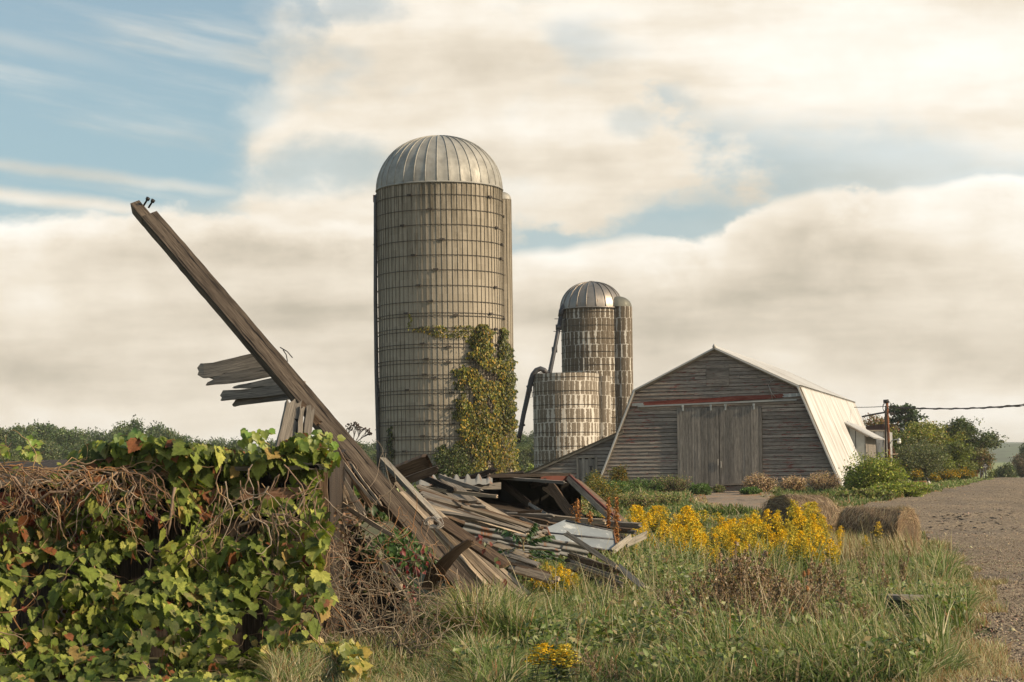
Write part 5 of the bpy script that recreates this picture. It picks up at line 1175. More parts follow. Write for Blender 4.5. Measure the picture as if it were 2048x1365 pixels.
# ------------------------------------------------------------------ collapsed roof and metal sheets
rf = thing('collapsed_roof', 'collapsed dark roof with corrugated left part and rust red edge, open toward the road', 'roof', tuple(at(1050, 1060, 30)))
def quad(mb, a, b, c, d, nu, nv, t, mat_=0, corr=0, cn=8):
    n_ = (b - a).cross(d - a).normalized()
    for o_ in (0, t):
        mb.grid(lambda u, v, o_=o_: a.lerp(b, u).lerp(d.lerp(c, u), v) + n_ * (o_ + corr * math.sin(u * cn * 6.283)), nu, nv, uv=lambda u, v: (v * 3, u * 5), mat=mat_)
    for (p, q) in ((a, b), (b, c), (c, d), (d, a)):
        mb.add([p, q, q + n_ * t, p + n_ * t], [(0, 1, 2, 3)], [[(0, 0), ((q - p).length, 0), ((q - p).length, t), (0, t)]], mat_)
# corrugated roof plane seen from its open front edge
a = at(838, 958, 26.8); b = at(985, 955, 27.8); c = at(985, 975, 31); d = at(838, 972, 31)
mb = MB(); n = 90; wv = lambda u: .055 * max(-.35, math.sin(u * 6.5 * 6.283))
for o_ in (0, -.02):
    mb.grid(lambda u, v, o_=o_: a.lerp(b, u).lerp(d.lerp(c, u), v) + Vector((0, 0, wv(u) + o_)), n, 3)
mb.grid(lambda u, v: a.lerp(b, u) + Vector((0, -.005 - .10 * v, wv(u) * (1 - .8 * v) - .10 * v)), n, 3); mb.build('corrugated_sheet', M['rustm'], rf)
mb = MB(); mb.board(at(838, 972, 26.9), at(1000, 973, 27.9), .10, .05, (0, -1, 0), n=8, jit=.01); mb.build('purlin', M['grey'], rf)
a = at(975, 956, 27.7); b = at(1141, 953, 28.6); c = at(1150, 958, 33); d = at(975, 962, 33)
mb = MB(); quad(mb, a, b, c, d, 4, 2, .05); mb.build('top_deck', M['dark'], rf)
a = at(1138, 954, 28.55); b = at(1232, 1043, 26.8); c = at(1262, 1048, 31); d = at(1160, 960, 33)
mb = MB(); quad(mb, a, b, c, d, 4, 2, -.05); mb.build('right_deck', M['brown'], rf)
mb = MB(); mb.board(at(1137, 957, 28.5), at(1228, 1044, 26.75), .075, .05, nrm_for(at(1137, 957, 28.5), at(1228, 1044, 26.75), .3), n=8, jit=.003); mb.build('rafter', M['tan'], rf)
mb = MB(); mb.board(at(1140, 952, 28.5), at(1237, 1041, 26.72), .035, .06, nrm_for(at(1140, 952, 28.5), at(1237, 1041, 26.72), .3), n=8, jit=.003); mb.build('red_edge', M['rrust'], rf)
mb = MB(); mb.board(at(1080, 957, 28.3), at(1140, 957, 28.55), .07, .05, (0, -1, 0), n=5, jit=.004); mb.build('red_fascia', M['rrust'], rf)
for k, (x0, y0, x1, y1, w_, m) in enumerate(((1098, 968, 1150, 1040, 18, 'brown'), (1086, 976, 1170, 1036, 6, 'tan'), (1062, 972, 1092, 962, 10, 'dark'), (1000, 962, 1060, 1010, 14, 'dark'))):
    mb = MB(); pboard(mb, (x0, y0), (x1, y1), 28.4 + .2 * k, 27.8 + .2 * k, w_, .05, .3, n=6, jit=.006, rag=(.05, .03)); mb.build('rafter', M[m], rf)
# back boards coloured near-black as the opening's shade, then the dark floor
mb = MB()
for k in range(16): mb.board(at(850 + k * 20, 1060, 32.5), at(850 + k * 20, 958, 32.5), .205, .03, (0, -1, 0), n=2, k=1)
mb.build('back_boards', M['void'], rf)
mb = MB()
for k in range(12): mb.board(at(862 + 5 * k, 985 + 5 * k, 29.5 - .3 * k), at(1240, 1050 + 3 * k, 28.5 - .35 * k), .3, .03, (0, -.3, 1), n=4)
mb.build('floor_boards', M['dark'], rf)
# galvanised panel
gp = thing('metal_panel', 'dented pale galvanised metal panel with sloped top lying on the wreck', 'metal panel', tuple(at(1165, 1090, 23.6)))
G = [(1092, 1056), (1130, 1040), (1226, 1061), (1233, 1104), (1104, 1084)]
def gpt(x, y, dy=0): return at(x, y, 24.3 - (y - 1040) * .017 + (x - 1100) * .002 + dy)
mb = MB(); rows_ = 10; 
def gl(y): return np.interp(y, [1040, 1056, 1084, 1104], [1130, 1092, 1104, 1228])
def gr(y): return np.interp(y, [1040, 1061, 1104], [1131, 1226, 1233])
for dy in (0, .02):
    mb.grid(lambda u, v, dy=dy: gpt(gl(1040 + 64 * v) + (gr(1040 + 64 * v) - gl(1040 + 64 * v)) * u, 1040 + 64 * v, dy - .012 * math.sin(u * 9) * math.sin(v * 5)), 24, 16, smooth=True)
mb.build('sheet', M['galv'], gp)
for (y0, y1, x0, x1) in ((1042, 1062, 1131, 1226), (1066, 1079, 1096, 1228), (1085, 1103, 1106, 1232)):
    mb = MB(); mb.tube([gpt(x0, y0, -.02), gpt((x0 + x1) / 2, (y0 + y1) / 2, -.035), gpt(x1, y1, -.02)], .012, 5); mb.build('rib', M['pipe'], gp)
mb = MB(); mb.tube([gpt(1093, 1057, -.02), gpt(1099, 1072, -.02), gpt(1104, 1083, -.02)], .022, 5); mb.tube([gpt(1227, 1062, -.01), gpt(1231, 1085, -.01), gpt(1233, 1103, -.01)], .012, 5); mb.build('rusty_flange', M['rust'], gp)
for (x0, y0, x1, y1, Ya, Yb, w_, lab) in ((925, 1060, 1178, 1108, 22.0, 22.6, 26, 'long strip of corrugated metal with rusty edges lying across the pile'), (990, 1092, 1120, 1112, 21.4, 21.8, 20, 'second pale metal strip below the long corrugated one'), (895, 1050, 925, 1066, 22.2, 22.1, 12, 'small bent grey metal scrap left of the long corrugated strip')):
    A_, B_ = at(x0, y0, Ya), at(x1, y1, Yb); dd = (B_ - A_); nn = nrm_for(A_, B_, .35); sd2 = dd.normalized().cross(nn); wd = w_ / F * 22 * 1.25; mb = MB()
    for o_ in (0, .006):
        mb.grid(lambda u, v, o_=o_: A_ + dd * u + sd2 * wd * (v - .5) * (1 + .06 * math.sin(u * 31)) + nn * (.011 * math.sin(v * 2.5 * 6.283) + o_ + .03 * math.sin(u * 5)), 30, 18, smooth=True)
    o = mb.build('corrugated_strip', M['rustm']); tag(o, lab, 'metal sheet', 'metal sheets in the wreck')

# ------------------------------------------------------------------ vine covered shed at the left
sh = thing('ruined_shed', 'low ruined shed with reddish boards buried under grapevine at the left', 'shed', (-4.2, 18, 0))
ZR = 1.78
def slat(m, p0, p1, Y, w_, nm, **k):
    mb = MB(); kw = dict(n=10, jit=.006, rag=(.03, .03)); kw.update(k); A_, B_ = at(*p0, Y), at(*p1, Y); mb.board(A_, B_, w_ / F * Y, .06, (0, -1, 0), **kw); mb.build(nm, M[m], sh)
slat('grey', (-60, 967), (262, 950), 17.6, 20, 'eave_board'); slat('tan', (-60, 950), (320, 938), 17.8, 9, 'roof_edge'); slat('redw', (-60, 1002), (170, 992), 17.7, 26, 'red_beam')
slat('grey', (440, 938), (640, 935), 17.4, 9, 'roof_edge'); slat('ochre', (410, 990), (508, 987), 17.45, 24, 'wall_board'); slat('ochre', (512, 989), (600, 987), 17.5, 24, 'wall_board'); slat('grey', (600, 930), (652, 935), 17.4, 10, 'roof_edge')
slat('brown', (435, 968), (500, 930), 18.3, 14, 'rafter'); slat('grey', (410, 1030), (412, 1300), 17.5, 14, 'stud'); slat('grey', (126, 1000), (122, 1300), 17.6, 14, 'stud'); slat('brown', (560, 1010), (562, 1300), 17.6, 16, 'stud'); slat('brown', (646, 940), (655, 1300), 17.7, 18, 'corner_post')
slat('redw', (280, 1230), (330, 1232), 17.55, 60, 'wall_board'); slat('ochre', (140, 1075), (190, 1078), 17.55, 60, 'wall_board')
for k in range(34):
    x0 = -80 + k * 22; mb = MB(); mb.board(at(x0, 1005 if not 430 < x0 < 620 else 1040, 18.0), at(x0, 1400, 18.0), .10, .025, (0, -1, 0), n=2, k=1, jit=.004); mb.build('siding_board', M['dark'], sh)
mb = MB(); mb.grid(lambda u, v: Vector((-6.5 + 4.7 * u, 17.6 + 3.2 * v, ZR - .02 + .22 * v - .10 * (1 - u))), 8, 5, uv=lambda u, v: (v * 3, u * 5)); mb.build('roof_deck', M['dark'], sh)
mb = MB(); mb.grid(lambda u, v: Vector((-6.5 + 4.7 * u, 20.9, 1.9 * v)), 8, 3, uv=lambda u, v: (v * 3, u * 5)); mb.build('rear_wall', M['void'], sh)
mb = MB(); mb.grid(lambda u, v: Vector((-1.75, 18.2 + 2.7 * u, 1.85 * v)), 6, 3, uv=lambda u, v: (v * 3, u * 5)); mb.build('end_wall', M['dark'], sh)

# grapevine
gv = thing('grapevine', 'grapevine with large lobed leaves draped over the ruined shed', 'vine', (-3.8, 16.6, 0))
def bulge(px, py): return float(snoise(px * .021, py * .024, 1, 71))
def vy(px, py): return 17.25 - 1.75 * max(0, (py - 935) / 430) ** 1.25 - .20 * bulge(px, py)
_vy = vy
def vy(px, py): return min(_vy(px, py), 1.60 * F / max(py - 952, 60))
def topy(px): return float(np.interp(px, [-60, 0, 100, 130, 180, 250, 330, 400, 480, 560, 600, 640, 668], [938, 938, 930, 905, 888, 868, 874, 882, 896, 888, 872, 870, 890]))
def rightx(py): return float(np.interp(py, [860, 900, 940, 1000, 1060, 1130, 1200, 1280, 1370], [662, 672, 645, 655, 652, 640, 655, 600, 560]))
def keep(px, py):
    if px < 262 and 940 < py < 1036: return .22 + .3 * (py > 1010)
    if 240 < px < 345 and 945 < py < 1010: return .25
    if px < 160 and py < 940: return .12
    if 432 < px < 640 and 930 < py < 985: return .32
    if 400 < px < 610 and 985 < py < 1010: return .35
    if 470 < px < 640 and 1010 < py < 1085: return .65
    if 520 < px < 640 and 1085 < py < 1200: return .6
    if 280 < px < 335 and 1215 < py < 1275: return .15
    if 225 < px < 262 and 1130 < py < 1170: return .4
    if px > 540 and py > 1200: return .5
    return 1.0
GL = [(.10, .135, .024), (.15, .19, .034), (.22, .25, .05), (.055, .075, .018), (.30, .31, .07), (.22, .22, .08), (.27, .19, .06), (.17, .065, .025), (.17, .03, .025)]
P, S, Cc, TP, NN = [], [], [], [], []
for _ in range(16000):
    py = random.uniform(865, 1395); px = random.uniform(-50, 675)
    if py < topy(px) + 11 * snoise(px * .045, 0, 1, 91) + 4 or px > rightx(py) + 12 * snoise(py * .04, 3, 1, 92) or random.random() > keep(px, py): continue
    if random.random() > (.50 if py > 945 else .9): continue
    lay = random.random(); Y = vy(px, py) - .02 + (lay ** 1.4) * .55
    if py > 945 and snoise(px * .03, py * .034, 1.0, 21) < -.5 and random.random() < .85: continue
    gx_ = (bulge(px + 4, py) - bulge(px - 4, py)) / 8 * 45; gz_ = (bulge(px, py + 4) - bulge(px, py - 4)) / 8 * 45
    q = at(px, py, Y); P.append(tuple(q)); big = random.random()
    S.append(random.uniform(.035, .075) if big < .4 else (random.uniform(.07, .115) if big < .86 else random.uniform(.115, .18)))
    upz = random.gauss(.45 if py > 940 else .9, .6); NN.append((random.gauss(.35, .7) - gx_ * 1.1, -.8 + random.gauss(0, .35), upz + gz_ * 1.1)); TP.append((random.gauss(.05, .35), random.gauss(-.1, .25), -1))
    top = py < 940 and px > 160; z_ = random.random(); b_ = snoise(px * .012, py * .015, 1, 33)
    w_ = np.array([3, 4, 2.2 + b_, 2.5, 1.0 + max(0, b_), .9, .6, .45, .05])
    if top: w_ = np.array([4, 3, 1.5, 4, .7, .4, .5, 1.0, .35])
    if px < 330 and 930 < py < 1100: w_[7] += 2.5; w_[8] += .4
    if px > 560: w_[2] += 3; w_[4] += 3
    w_ = np.maximum(w_, .02); c = GL[rng.choice(9, p=w_ / w_.sum())]; k = 1 + random.gauss(0, .16); Cc.append((c[0] * k, c[1] * k, c[2] * k))
n = len(P); V_, F_ = leaves(np.array(P), np.array(S), np.array(NN), np.array(TP), GRAPE)
def grape_leaf_mat():
    m, nt, b = mat('grape_leaf'); a = N(nt, 'ShaderNodeAttribute', attribute_name='Col'); v = N(nt, 'ShaderNodeAttribute', attribute_name='vein'); L = nt.links
    n_ = noise(nt, geo(nt), 22, 4); n2 = noise(nt, geo(nt), 60, 3)
    c = mixc(nt, 1.0, a.outputs[0], ramp(nt, n_, [(.3, (.72,) * 3), (.7, (1.3,) * 3)]), 'MULTIPLY')
    sp = N(nt, 'ShaderNodeSeparateXYZ'); L.new(v.outputs[1], sp.inputs[0])
    # veins: rays from the leaf base in (side, tip) leaf coordinates
    ang = mth(nt, 'ARCTAN2', sp.outputs[0], mth(nt, 'ADD', sp.outputs[1], .02)); fr = mth(nt, 'ABSOLUTE', mth(nt, 'SUBTRACT', mth(nt, 'FRACT', mth(nt, 'ADD', mth(nt, 'MULTIPLY', ang, 1.55), .5)), .5))
    vein = mth(nt, 'LESS_THAN', fr, .05)
    c = mixc(nt, mth(nt, 'MULTIPLY', vein, .45), c, mixc(nt, 1.0, c, (1.7, 1.6, 1.9), 'MULTIPLY'))
    br = ramp(nt, n2, [(.64, (0,) * 3), (.70, (.7,) * 3)]); c = mixc(nt, br, c, (.22, .12, .04))
    L.new(c, b.inputs['Base Color']); b.inputs['Roughness'].default_value = .62; b.inputs['Specular IOR Level'].default_value = .22; bump(nt, b, mth(nt, 'ADD', n_, mth(nt, 'MULTIPLY', vein, .3)), .5, .01)
    t = N(nt, 'ShaderNodeBsdfTranslucent'); L.new(mixc(nt, 1.0, c, (1.25, 1.35, .55), 'MULTIPLY'), t.inputs[0]); mx = N(nt, 'ShaderNodeMixShader'); mx.inputs[0].default_value = .28
    L.new(b.outputs[0], mx.inputs[1]); L.new(t.outputs[0], mx.inputs[2]); L.new(mx.outputs[0], nt.nodes['Material Output'].inputs[0]); return m
fo = mesh_np('foliage', V_, F_, rep(np.array(Cc), GRAPE), grape_leaf_mat(), gv)
at_ = fo.data.attributes.new('vein', 'FLOAT_VECTOR', 'POINT'); at_.data.foreach_set('vector', np.tile(GRAPE[0] + 0.0, (n, 1)).astype('f').ravel())
def wander(mb, p, steps, L_, r, d=None, pull=(0, 0, 0), wig=.5, col=(1, 1, 1)):
    q = Vector(p); d = Vector(d or (random.gauss(0, 1), random.gauss(0, .3), random.gauss(0, 1))).normalized(); pts = [q.copy()]
    for i in range(steps):
        d = (d + Vector((random.gauss(0, wig), random.gauss(0, wig * .5), random.gauss(0, wig))) + Vector(pull)).normalized(); q = q + d * L_; 
        if q.z < .02: break
        pts.append(q.copy())
    if len(pts) > 1: mb.tube(pts, [r * (1.25 - .95 * i / len(pts)) for i in range(len(pts))], 5, cap=False, col=col)
    if len(pts) > 7 and random.random() < .35:
        k = random.randrange(3, len(pts) - 3); q = pts[k].copy(); dd = (pts[k] - pts[k - 1]).normalized(); br = [q.copy()]
        for i in range(5): dd = (dd + Vector((random.gauss(0, .45), random.gauss(0, .2), random.gauss(0, .45)))).normalized(); q = q + dd * L_; br.append(q.copy())
        mb.tube(br, [r * .6 * (1 - .15 * i) for i in range(6)], 4, cap=False, col=col)
    return pts
STEMC = [(.27, .14, .06), (.22, .15, .10), (.32, .21, .11), (.16, .10, .065), (.30, .24, .18)]
mb = MB()
for i in range(150):
    px = random.uniform(-40, 310); py = random.uniform(930, 1000); wander(mb, at(px, py, 17.2 - random.uniform(0, .35)), random.randint(8, 16), .055, random.uniform(.003, .007), (random.gauss(.3, 1), -.05, random.gauss(-.8, .5)), (0, 0, -.12), .42, random.choice(STEMC))
for i in range(60):
    px = random.uniform(430, 650); py = random.uniform(925, 1060); wander(mb, at(px, py, 17.1 - random.uniform(0, .3)), random.randint(10, 22), .05, random.uniform(.003, .007), (random.gauss(.1, .5), -.05, random.gauss(-1, .3)), (0, 0, -.12), .33, random.choice(STEMC[1:]))
for i in range(90):
    px = random.uniform(-40, 640); py = random.uniform(1050, 1340); wander(mb, at(px, py, vy(px, py) + .05), random.randint(8, 14), .06, random.uniform(.003, .006), (random.gauss(.3, .6), 0, random.gauss(-1, .5)), (0, 0, -.05), .35, random.choice(STEMC))
for i in range(60):
    px = random.uniform(-40, 320); wander(mb, at(px, random.uniform(936, 952), 17.2), 10, .06, random.uniform(.003, .006), (1, 0, -.05), (0, 0, -.08), .2, random.choice(STEMC[:3]))
for (p0, p1) in (((10, 950), (75, 1000)), ((70, 1008), (170, 960)), ((150, 990), (235, 945)), ((350, 975), (335, 1070)), ((478, 1052), (600, 1040)), ((545, 1030), (640, 1060))):
    A_, B_ = at(*p0, 16.9), at(*p1, 16.9); mb.tube([A_, A_.lerp(B_, .3) + Vector((0, 0, .04)), A_.lerp(B_, .65) - Vector((0, 0, .03)), B_], [.014, .013, .012, .009], 6, col=(.24, .17, .12))
mb.build('stem', M['stem'], gv)
# leafy sprays standing clear of the mass
def spray(x0, y0, pts, Y, cols):
    mb = MB(); mb.tube([at(x, y, Y) for x, y in [(x0, y0)] + pts], .005, 4, col=(.25, .2, .08)); P = []
    for i in range(len(pts) * 5): x, y = pts[i % len(pts)]; P.append(tuple(at(x + random.gauss(0, 6), y + random.gauss(0, 5), Y + random.gauss(0, .05))))
    mb.build('shoot', M['stem'], gv); P = np.array(P); n = len(P); V_, F_ = leaves(P, rng.uniform(.045, .085, n), rdir(n) * .5 + [0.2, -1, .5], rdir(n) * .6 + [0, 0, -.6], GRAPE)
    mesh_np('foliage', V_, F_, rep(pick(cols, n), GRAPE), M['leaf'], gv)
YG = [(.22, .28, .05), (.16, .24, .04), (.30, .34, .08)]
spray(85, 935, [(70, 912), (55, 900), (62, 890), (78, 888), (48, 906)], 17.3, YG); spray(10, 930, [(2, 905), (0, 890)], 17.2, YG); spray(540, 890, [(520, 880), (495, 868), (512, 870), (530, 865), (490, 873)], 17.4, YG)
spray(640, 900, [(620, 880), (640, 868), (655, 875), (662, 885), (668, 900), (600, 885)], 17.0, YG); spray(250, 880, [(265, 866), (280, 868), (240, 872)], 17.3, [(.10, .17, .05), (.2, .26, .08)])

# ------------------------------------------------------------------ dead brambles and red woodbine under the beam
bb = thing('dead_brambles', 'tangle of dead brown bramble stems in front of the fallen laths', 'brambles', (-1.1, 18.6, 0))
mb = MB()
for i in range(300):
    px = random.uniform(640, 935); py = random.uniform(1010, 1300)
    if px > (py - 400) * .835 + 175: continue
    Y = 18.9 - (py - 1000) / 300 * 1.9 + random.uniform(-.1, .5); wander(mb, at(px, py, Y), random.randint(8, 22), .06, random.uniform(.0025, .006), (random.gauss(-.1, .8), random.gauss(-.1, .2), random.gauss(-.3, .8)), (-.03, 0, -.05), .27, random.choice([(.22, .18, .13), (.15, .115, .08), (.28, .235, .17), (.10, .075, .05), (.17, .12, .08), (.20, .11, .06)]))
for i in range(60):
    px = random.uniform(650, 880); wander(mb, at(px, 1330, 16.6), 14, .07, random.uniform(.004, .007), (random.gauss(0, .4), .1, 1), (0, .01, .02), .3, random.choice([(.22, .18, .13), (.15, .115, .08)]))
mb.build('stem', M['stem'], bb)
P = []
for _ in range(330):
    py = random.uniform(1010, 1300); px = random.uniform(640, (py - 400) * .835 + 185); P.append(tuple(at(px, py, 18.8 - (py - 1000) / 300 * 1.9)))
P = np.array(P); n = len(P); V_, F_ = leaves(P, rng.uniform(.025, .06, n), rdir(n) + [0, -.6, .3], rdir(n), DIAM); mesh_np('foliage', V_, F_, rep(pick([(.20, .11, .06), (.28, .17, .10), (.13, .07, .05), (.08, .09, .03)], n), DIAM), M['leaf'], bb)
wb = thing('woodbine', 'creeper with green and crimson leaves growing under the lower half of the beam', 'vine', (-.4, 19.5, 0)); P = []; C = []
for _ in range(1500):
    t = random.random(); px = 700 + 240 * t + random.gauss(0, 22); py = 985 + 205 * t + abs(random.gauss(25, 40)); 
    if snoise(px * .03, py * .03, 1, 12) < -.35: continue
    P.append(tuple(at(px, py, 19.9 - 1.3 * t + random.uniform(-.25, .25)))); r = random.random(); red = .05 + .2 * (t > .45) + .12 * (py > 1120)
    C.append((.26, .015, .015) if r < red * .3 else ((.24, .05, .045) if r < red else ((.045, .10, .02) if r < .7 else (.10, .16, .035))))
for _ in range(12): px = random.uniform(955, 1022); P.append(tuple(at(px, 1075 + (px - 955) * 1.3 + random.gauss(0, 12), 19.6))); C.append(random.choice([(.15, .03, .025), (.08, .10, .03), (.18, .05, .03)]))
P = np.array(P); n = len(P); V_, F_ = leaves(P, rng.uniform(.05, .10, n), rdir(n) * .6 + [.2, -1, .4], rdir(n) * .5 + [0, 0, -1], DIAM); mesh_np('foliage', V_, F_, rep(np.array(C), DIAM), M['leaf'], wb)
mb = MB()
for i in range(60): t = random.random(); wander(mb, at(700 + 240 * t, 1000 + 205 * t, 19.7 - 1.2 * t), 12, .06, .004, None, (0, 0, -.1), .4, random.choice(STEMC))
mb.build('stem', M['stem'], wb)
bgv = thing('climbing_vine', 'green vine leaves behind the laths under the upper beam', 'vine', (-1.7, 21, 0)); P = []
for _ in range(700): px = random.uniform(662, 765); P.append(tuple(at(px, random.uniform(900 + (px - 662) * .8, 1030), 21.4 + random.uniform(-.2, .3))))
P = np.array(P); n = len(P); V_, F_ = leaves(P, rng.uniform(.06, .12, n), rdir(n) * .6 + [.2, -1, .4], rdir(n) * .5 + [0, 0, -1], GRAPE); mesh_np('foliage', V_, F_, rep(pick([(.05, .10, .02), (.09, .15, .025), (.03, .06, .015)], n), GRAPE), M['leaf'], bgv)

HB = 'added near-black boards for the shade under the brambles'  # boards added behind the stems, their dark colour stands in for shade
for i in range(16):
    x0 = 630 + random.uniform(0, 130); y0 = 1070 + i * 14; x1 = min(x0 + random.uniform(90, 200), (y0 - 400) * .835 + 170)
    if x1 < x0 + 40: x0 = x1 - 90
    plank('added dark board painted as the deep shade behind the brambles', (x0, y0), (x1, y0 + random.uniform(-10, 40)), 19.9 - .08 * i, 19.7 - .08 * i, random.uniform(18, 34), random.choice(('void', 'void', 'dark')), .04, .2, rag=(.1, .1), group=HB, name='shade_board')
# ------------------------------------------------------------------ grass
def in_wreck(X, Y):
    px = X / Y * F + 1024
    return (px > 620) & (px < 1000 + (Y - 20) * 22) & (Y > 20.2) & (Y < 33) | ((px > 640) & (px < 930) & (Y > 17.9) & (Y < 21)) | ((px < 650) & (Y > 16.3) & (Y < 22))
GC = [(.08, .125, .028), (.12, .17, .042), (.19, .235, .075), (.05, .08, .02), (.38, .33, .17), (.29, .22, .12), (.50, .43, .28), (.27, .14, .06), (.26, .29, .15)]
def blades(n, Y0, Y1, pxl, pxr, h0, h1_, w0, keepf, colw, lean=.55, seed=0, dens_pow=1.0, curl=.9):
    Y = Y0 + (Y1 - Y0) * rng.random(n) ** dens_pow; px = rng.uniform(pxl, pxr, n); X = (px - 1024) / F * Y
    k = keepf(X, Y, px); X, Y, px = X[k], Y[k], px[k]; n = len(X); Z = H(X, Y)
    nz = snoise(X * 1.3, Y * 1.1, 1.0, seed + 3); nz2 = snoise(X * .5, Y * .5, 1.0, seed + 9)
    nz3 = snoise(X * 3.1, Y * 2.6, 1.0, seed + 17); h = rng.uniform(h0, h1_, n) * (1 + .34 * nz + .30 * nz3) ; h = np.maximum(h, .05)
    a = rng.uniform(0, 6.283, n) * .6 + nz2 * 1.8; le = np.abs(rng.normal(0, lean, n)) + .12
    dx, dy = np.cos(a) * le * h, np.sin(a) * le * h; ws = rng.uniform(.6, 1.4, n) * w0 * (.6 + Y / 30)
    wa = a + np.pi / 2 + rng.normal(0, .6, n); wx, wy = np.cos(wa) * ws, np.sin(wa) * ws
    # face the ribbon roughly toward the viewer half of the time
    f = rng.random(n) < .6; wx = np.where(f, ws, wx); wy = np.where(f, 0, wy)
    ts = [0, .4, .75, 1.0]; V = []
    for t in ts:
        bx = X + dx * t ** 2; by = Y + dy * t ** 2; bz = Z - .02 + h * (t - curl * .32 * le * t ** 2.5); wt = (1, .85, .55, 0)[ts.index(t)]
        if t < 1: V.append(np.stack([bx - wx * wt, by - wy * wt, bz], -1)); V.append(np.stack([bx + wx * wt, by + wy * wt, bz], -1))
        else: V.append(np.stack([bx, by, bz], -1))
    V = np.stack(V, 1); T = np.array([(0, 1, 3), (0, 3, 2), (2, 3, 5), (2, 5, 4), (4, 5, 6)])
    Fc = (T[None] + (np.arange(n) * 7)[:, None, None]).reshape(-1, 3)
    W = np.array([colw(nz[i], nz2[i], px[i], Y[i]) for i in range(0, n, 1)]) if callable(colw) else np.tile(colw, (n, 1))
    W = W / W.sum(1, keepdims=True); cum = W.cumsum(1); r = rng.random((n, 1)); ci = (r > cum).sum(1).clip(0, len(GC) - 1)
    C = np.array(GC)[ci] * (1 + rng.normal(0, .15, (n, 1))); C = np.clip(C, .01, 1)
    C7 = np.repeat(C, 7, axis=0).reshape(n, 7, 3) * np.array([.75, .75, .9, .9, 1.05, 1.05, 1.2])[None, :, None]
    return V.reshape(-1, 3), Fc, C7.reshape(-1, 3)
def grass_obj(name, label, *parts):
    V_, F_, C_ = merge(parts); o = mesh_np(name, V_, F_, C_, M['grass']); tag(o, label, kind='stuff'); return o
def cw_near(a, b, px, Y):
    dry = 1.0 + (a > .3) * 1.0 + (px < 980) * 1.3; g = 1.0 + .5 * b
    return np.maximum([3 * g, 3.5 * g, 2.4, 2 * g, 1.2 * dry, .9 * dry, .7 * dry, .35 * dry, 1.2], .05)
def ok_near(X, Y, px):
    return ok_near0(X, Y, px) & ~((px > 1765) & (px < 1850) & (Y > 18.2) & (Y < 20.9))
def ok_near0(X, Y, px):
    left = np.where(Y < 17.2, 560 - (17.2 - Y) * 30, 640)
    return (~in_gravel(X + .25, Y)) & (~in_wreck(X, Y)) & (px > left)
N1 = 130000
p1 = blades(N1, 14.2, 20.5, 520, 2010, .13, .36, .0046, lambda X, Y, px: ok_near(X, Y, px) & ~((px > 1020) & (px < 1270) & (Y < 15.6) & (rng.random(len(X)) < .88)) & ~((px > 1325) & (px < 1690) & (Y > 16.4) & (rng.random(len(X)) < .72)) & (px > 930 - (Y - 14.2) * 6), cw_near, .85, 1)
p2 = blades(26000, 14.2, 18.2, 540, 1000, .14, .30, .004, ok_near, lambda a, b, px, Y: np.array([1.2, 1.5, 1, 1, 2.2, 1.8, 1.2, 1.0, 1]), .8, 2)
gold_zone = lambda X, Y, px: (px > 1200) & (px < 1690) & (Y > 27.5)
p3 = blades(110000, 20.5, 33, 930, 1990, .12, .32, .0046, lambda X, Y, px: ok_near(X, Y, px) & ~gold_zone(X, Y, px), cw_near, .85, 3)
pt = blades(9000, 17.2, 18.9, 925, 1100, .28, .55, .006, lambda X, Y, px: px > 900, cw_near, .7, 41)
thz = lambda X, Y, px: (px > 1325) & (px < 1690) & (Y > 15.8) & (Y < 21.5)
tall = lambda X, Y, px: ok_near(X, Y, px) & ~thz(X, Y, px) & ~((px > 1020) & (px < 1270) & (Y < 16.2)) & ~((px > 1630) & (px < 1860) & (Y > 25)) & (snoise(X * 1.1, Y * .9, 1, 77) > .35)
pu = blades(34000, 14.6, 32, 960, 1900, .34, .66, .0052, lambda X, Y, px: tall(X, Y, px) & ~gold_zone(X, Y, px), lambda a, b, px, Y: np.array([3, 4, 4, 1, 2.2, 1.2, 1.6, .6, 3]), .75, 43, curl=1.2)
pq = blades(16000, 16.4, 20.5, 1325, 1690, .06, .20, .005, lambda X, Y, px: ok_near(X, Y, px), cw_near, .8, 47)
pw = blades(48000, 14.2, 24, 900, 2000, .16, .36, .0095, lambda X, Y, px: ok_near(X, Y, px) & ~((px > 1020) & (px < 1270) & (Y < 15.8)) & ~((px > 1325) & (px < 1690) & (Y > 16.4) & (rng.random(len(X)) < .8)) & (px > 930 - (Y - 14.2) * 6), lambda a, b, px, Y: np.array([3, 4, 3, 2, .6, .8, .4, .8, 2]), 1.0, 31, curl=1.3)
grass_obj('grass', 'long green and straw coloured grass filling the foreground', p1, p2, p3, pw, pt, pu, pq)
p4 = blades(70000, 33, 60, 1000, 1900, .08, .22, .006, lambda X, Y, px: (~in_gravel(X, Y)) & (~in_yard(X, Y)) & (~in_wreck(X, Y)), lambda a, b, px, Y: np.array([3, 3, 2, 2.5, 1.5, 1.3, 1, .8, 1]), .6, 4)
p5 = blades(80000, 60, 88, 700, 1900, .10, .28, .008, lambda X, Y, px: (~in_gravel(X, Y)) & (~in_yard(X, Y)), lambda a, b, px, Y: np.array([3.5, 3.5, 2, 3.5, .8, .8, .5, .6, 1]), .6, 5)
p6 = blades(50000, 84, 200, 1690, 2020, .05, .16, .012, lambda X, Y, px: (~in_gravel(X, Y)), lambda a, b, px, Y: np.array([3, 5, 6, .5, 1.2, .6, .5, .3, 3]), .6, 6)
p7 = blades(60000, 88, 300, -60, 1200, .25, .55, .03, lambda X, Y, px: X < 20, lambda a, b, px, Y: np.array([4, 5, 4, 3, 1.2, .6, .5, .3, 1]), .6, 7)
grass_obj('meadow_grass', 'shorter grass between the wreck, the silos, the barn and the road', p4, p5, p6, p7)
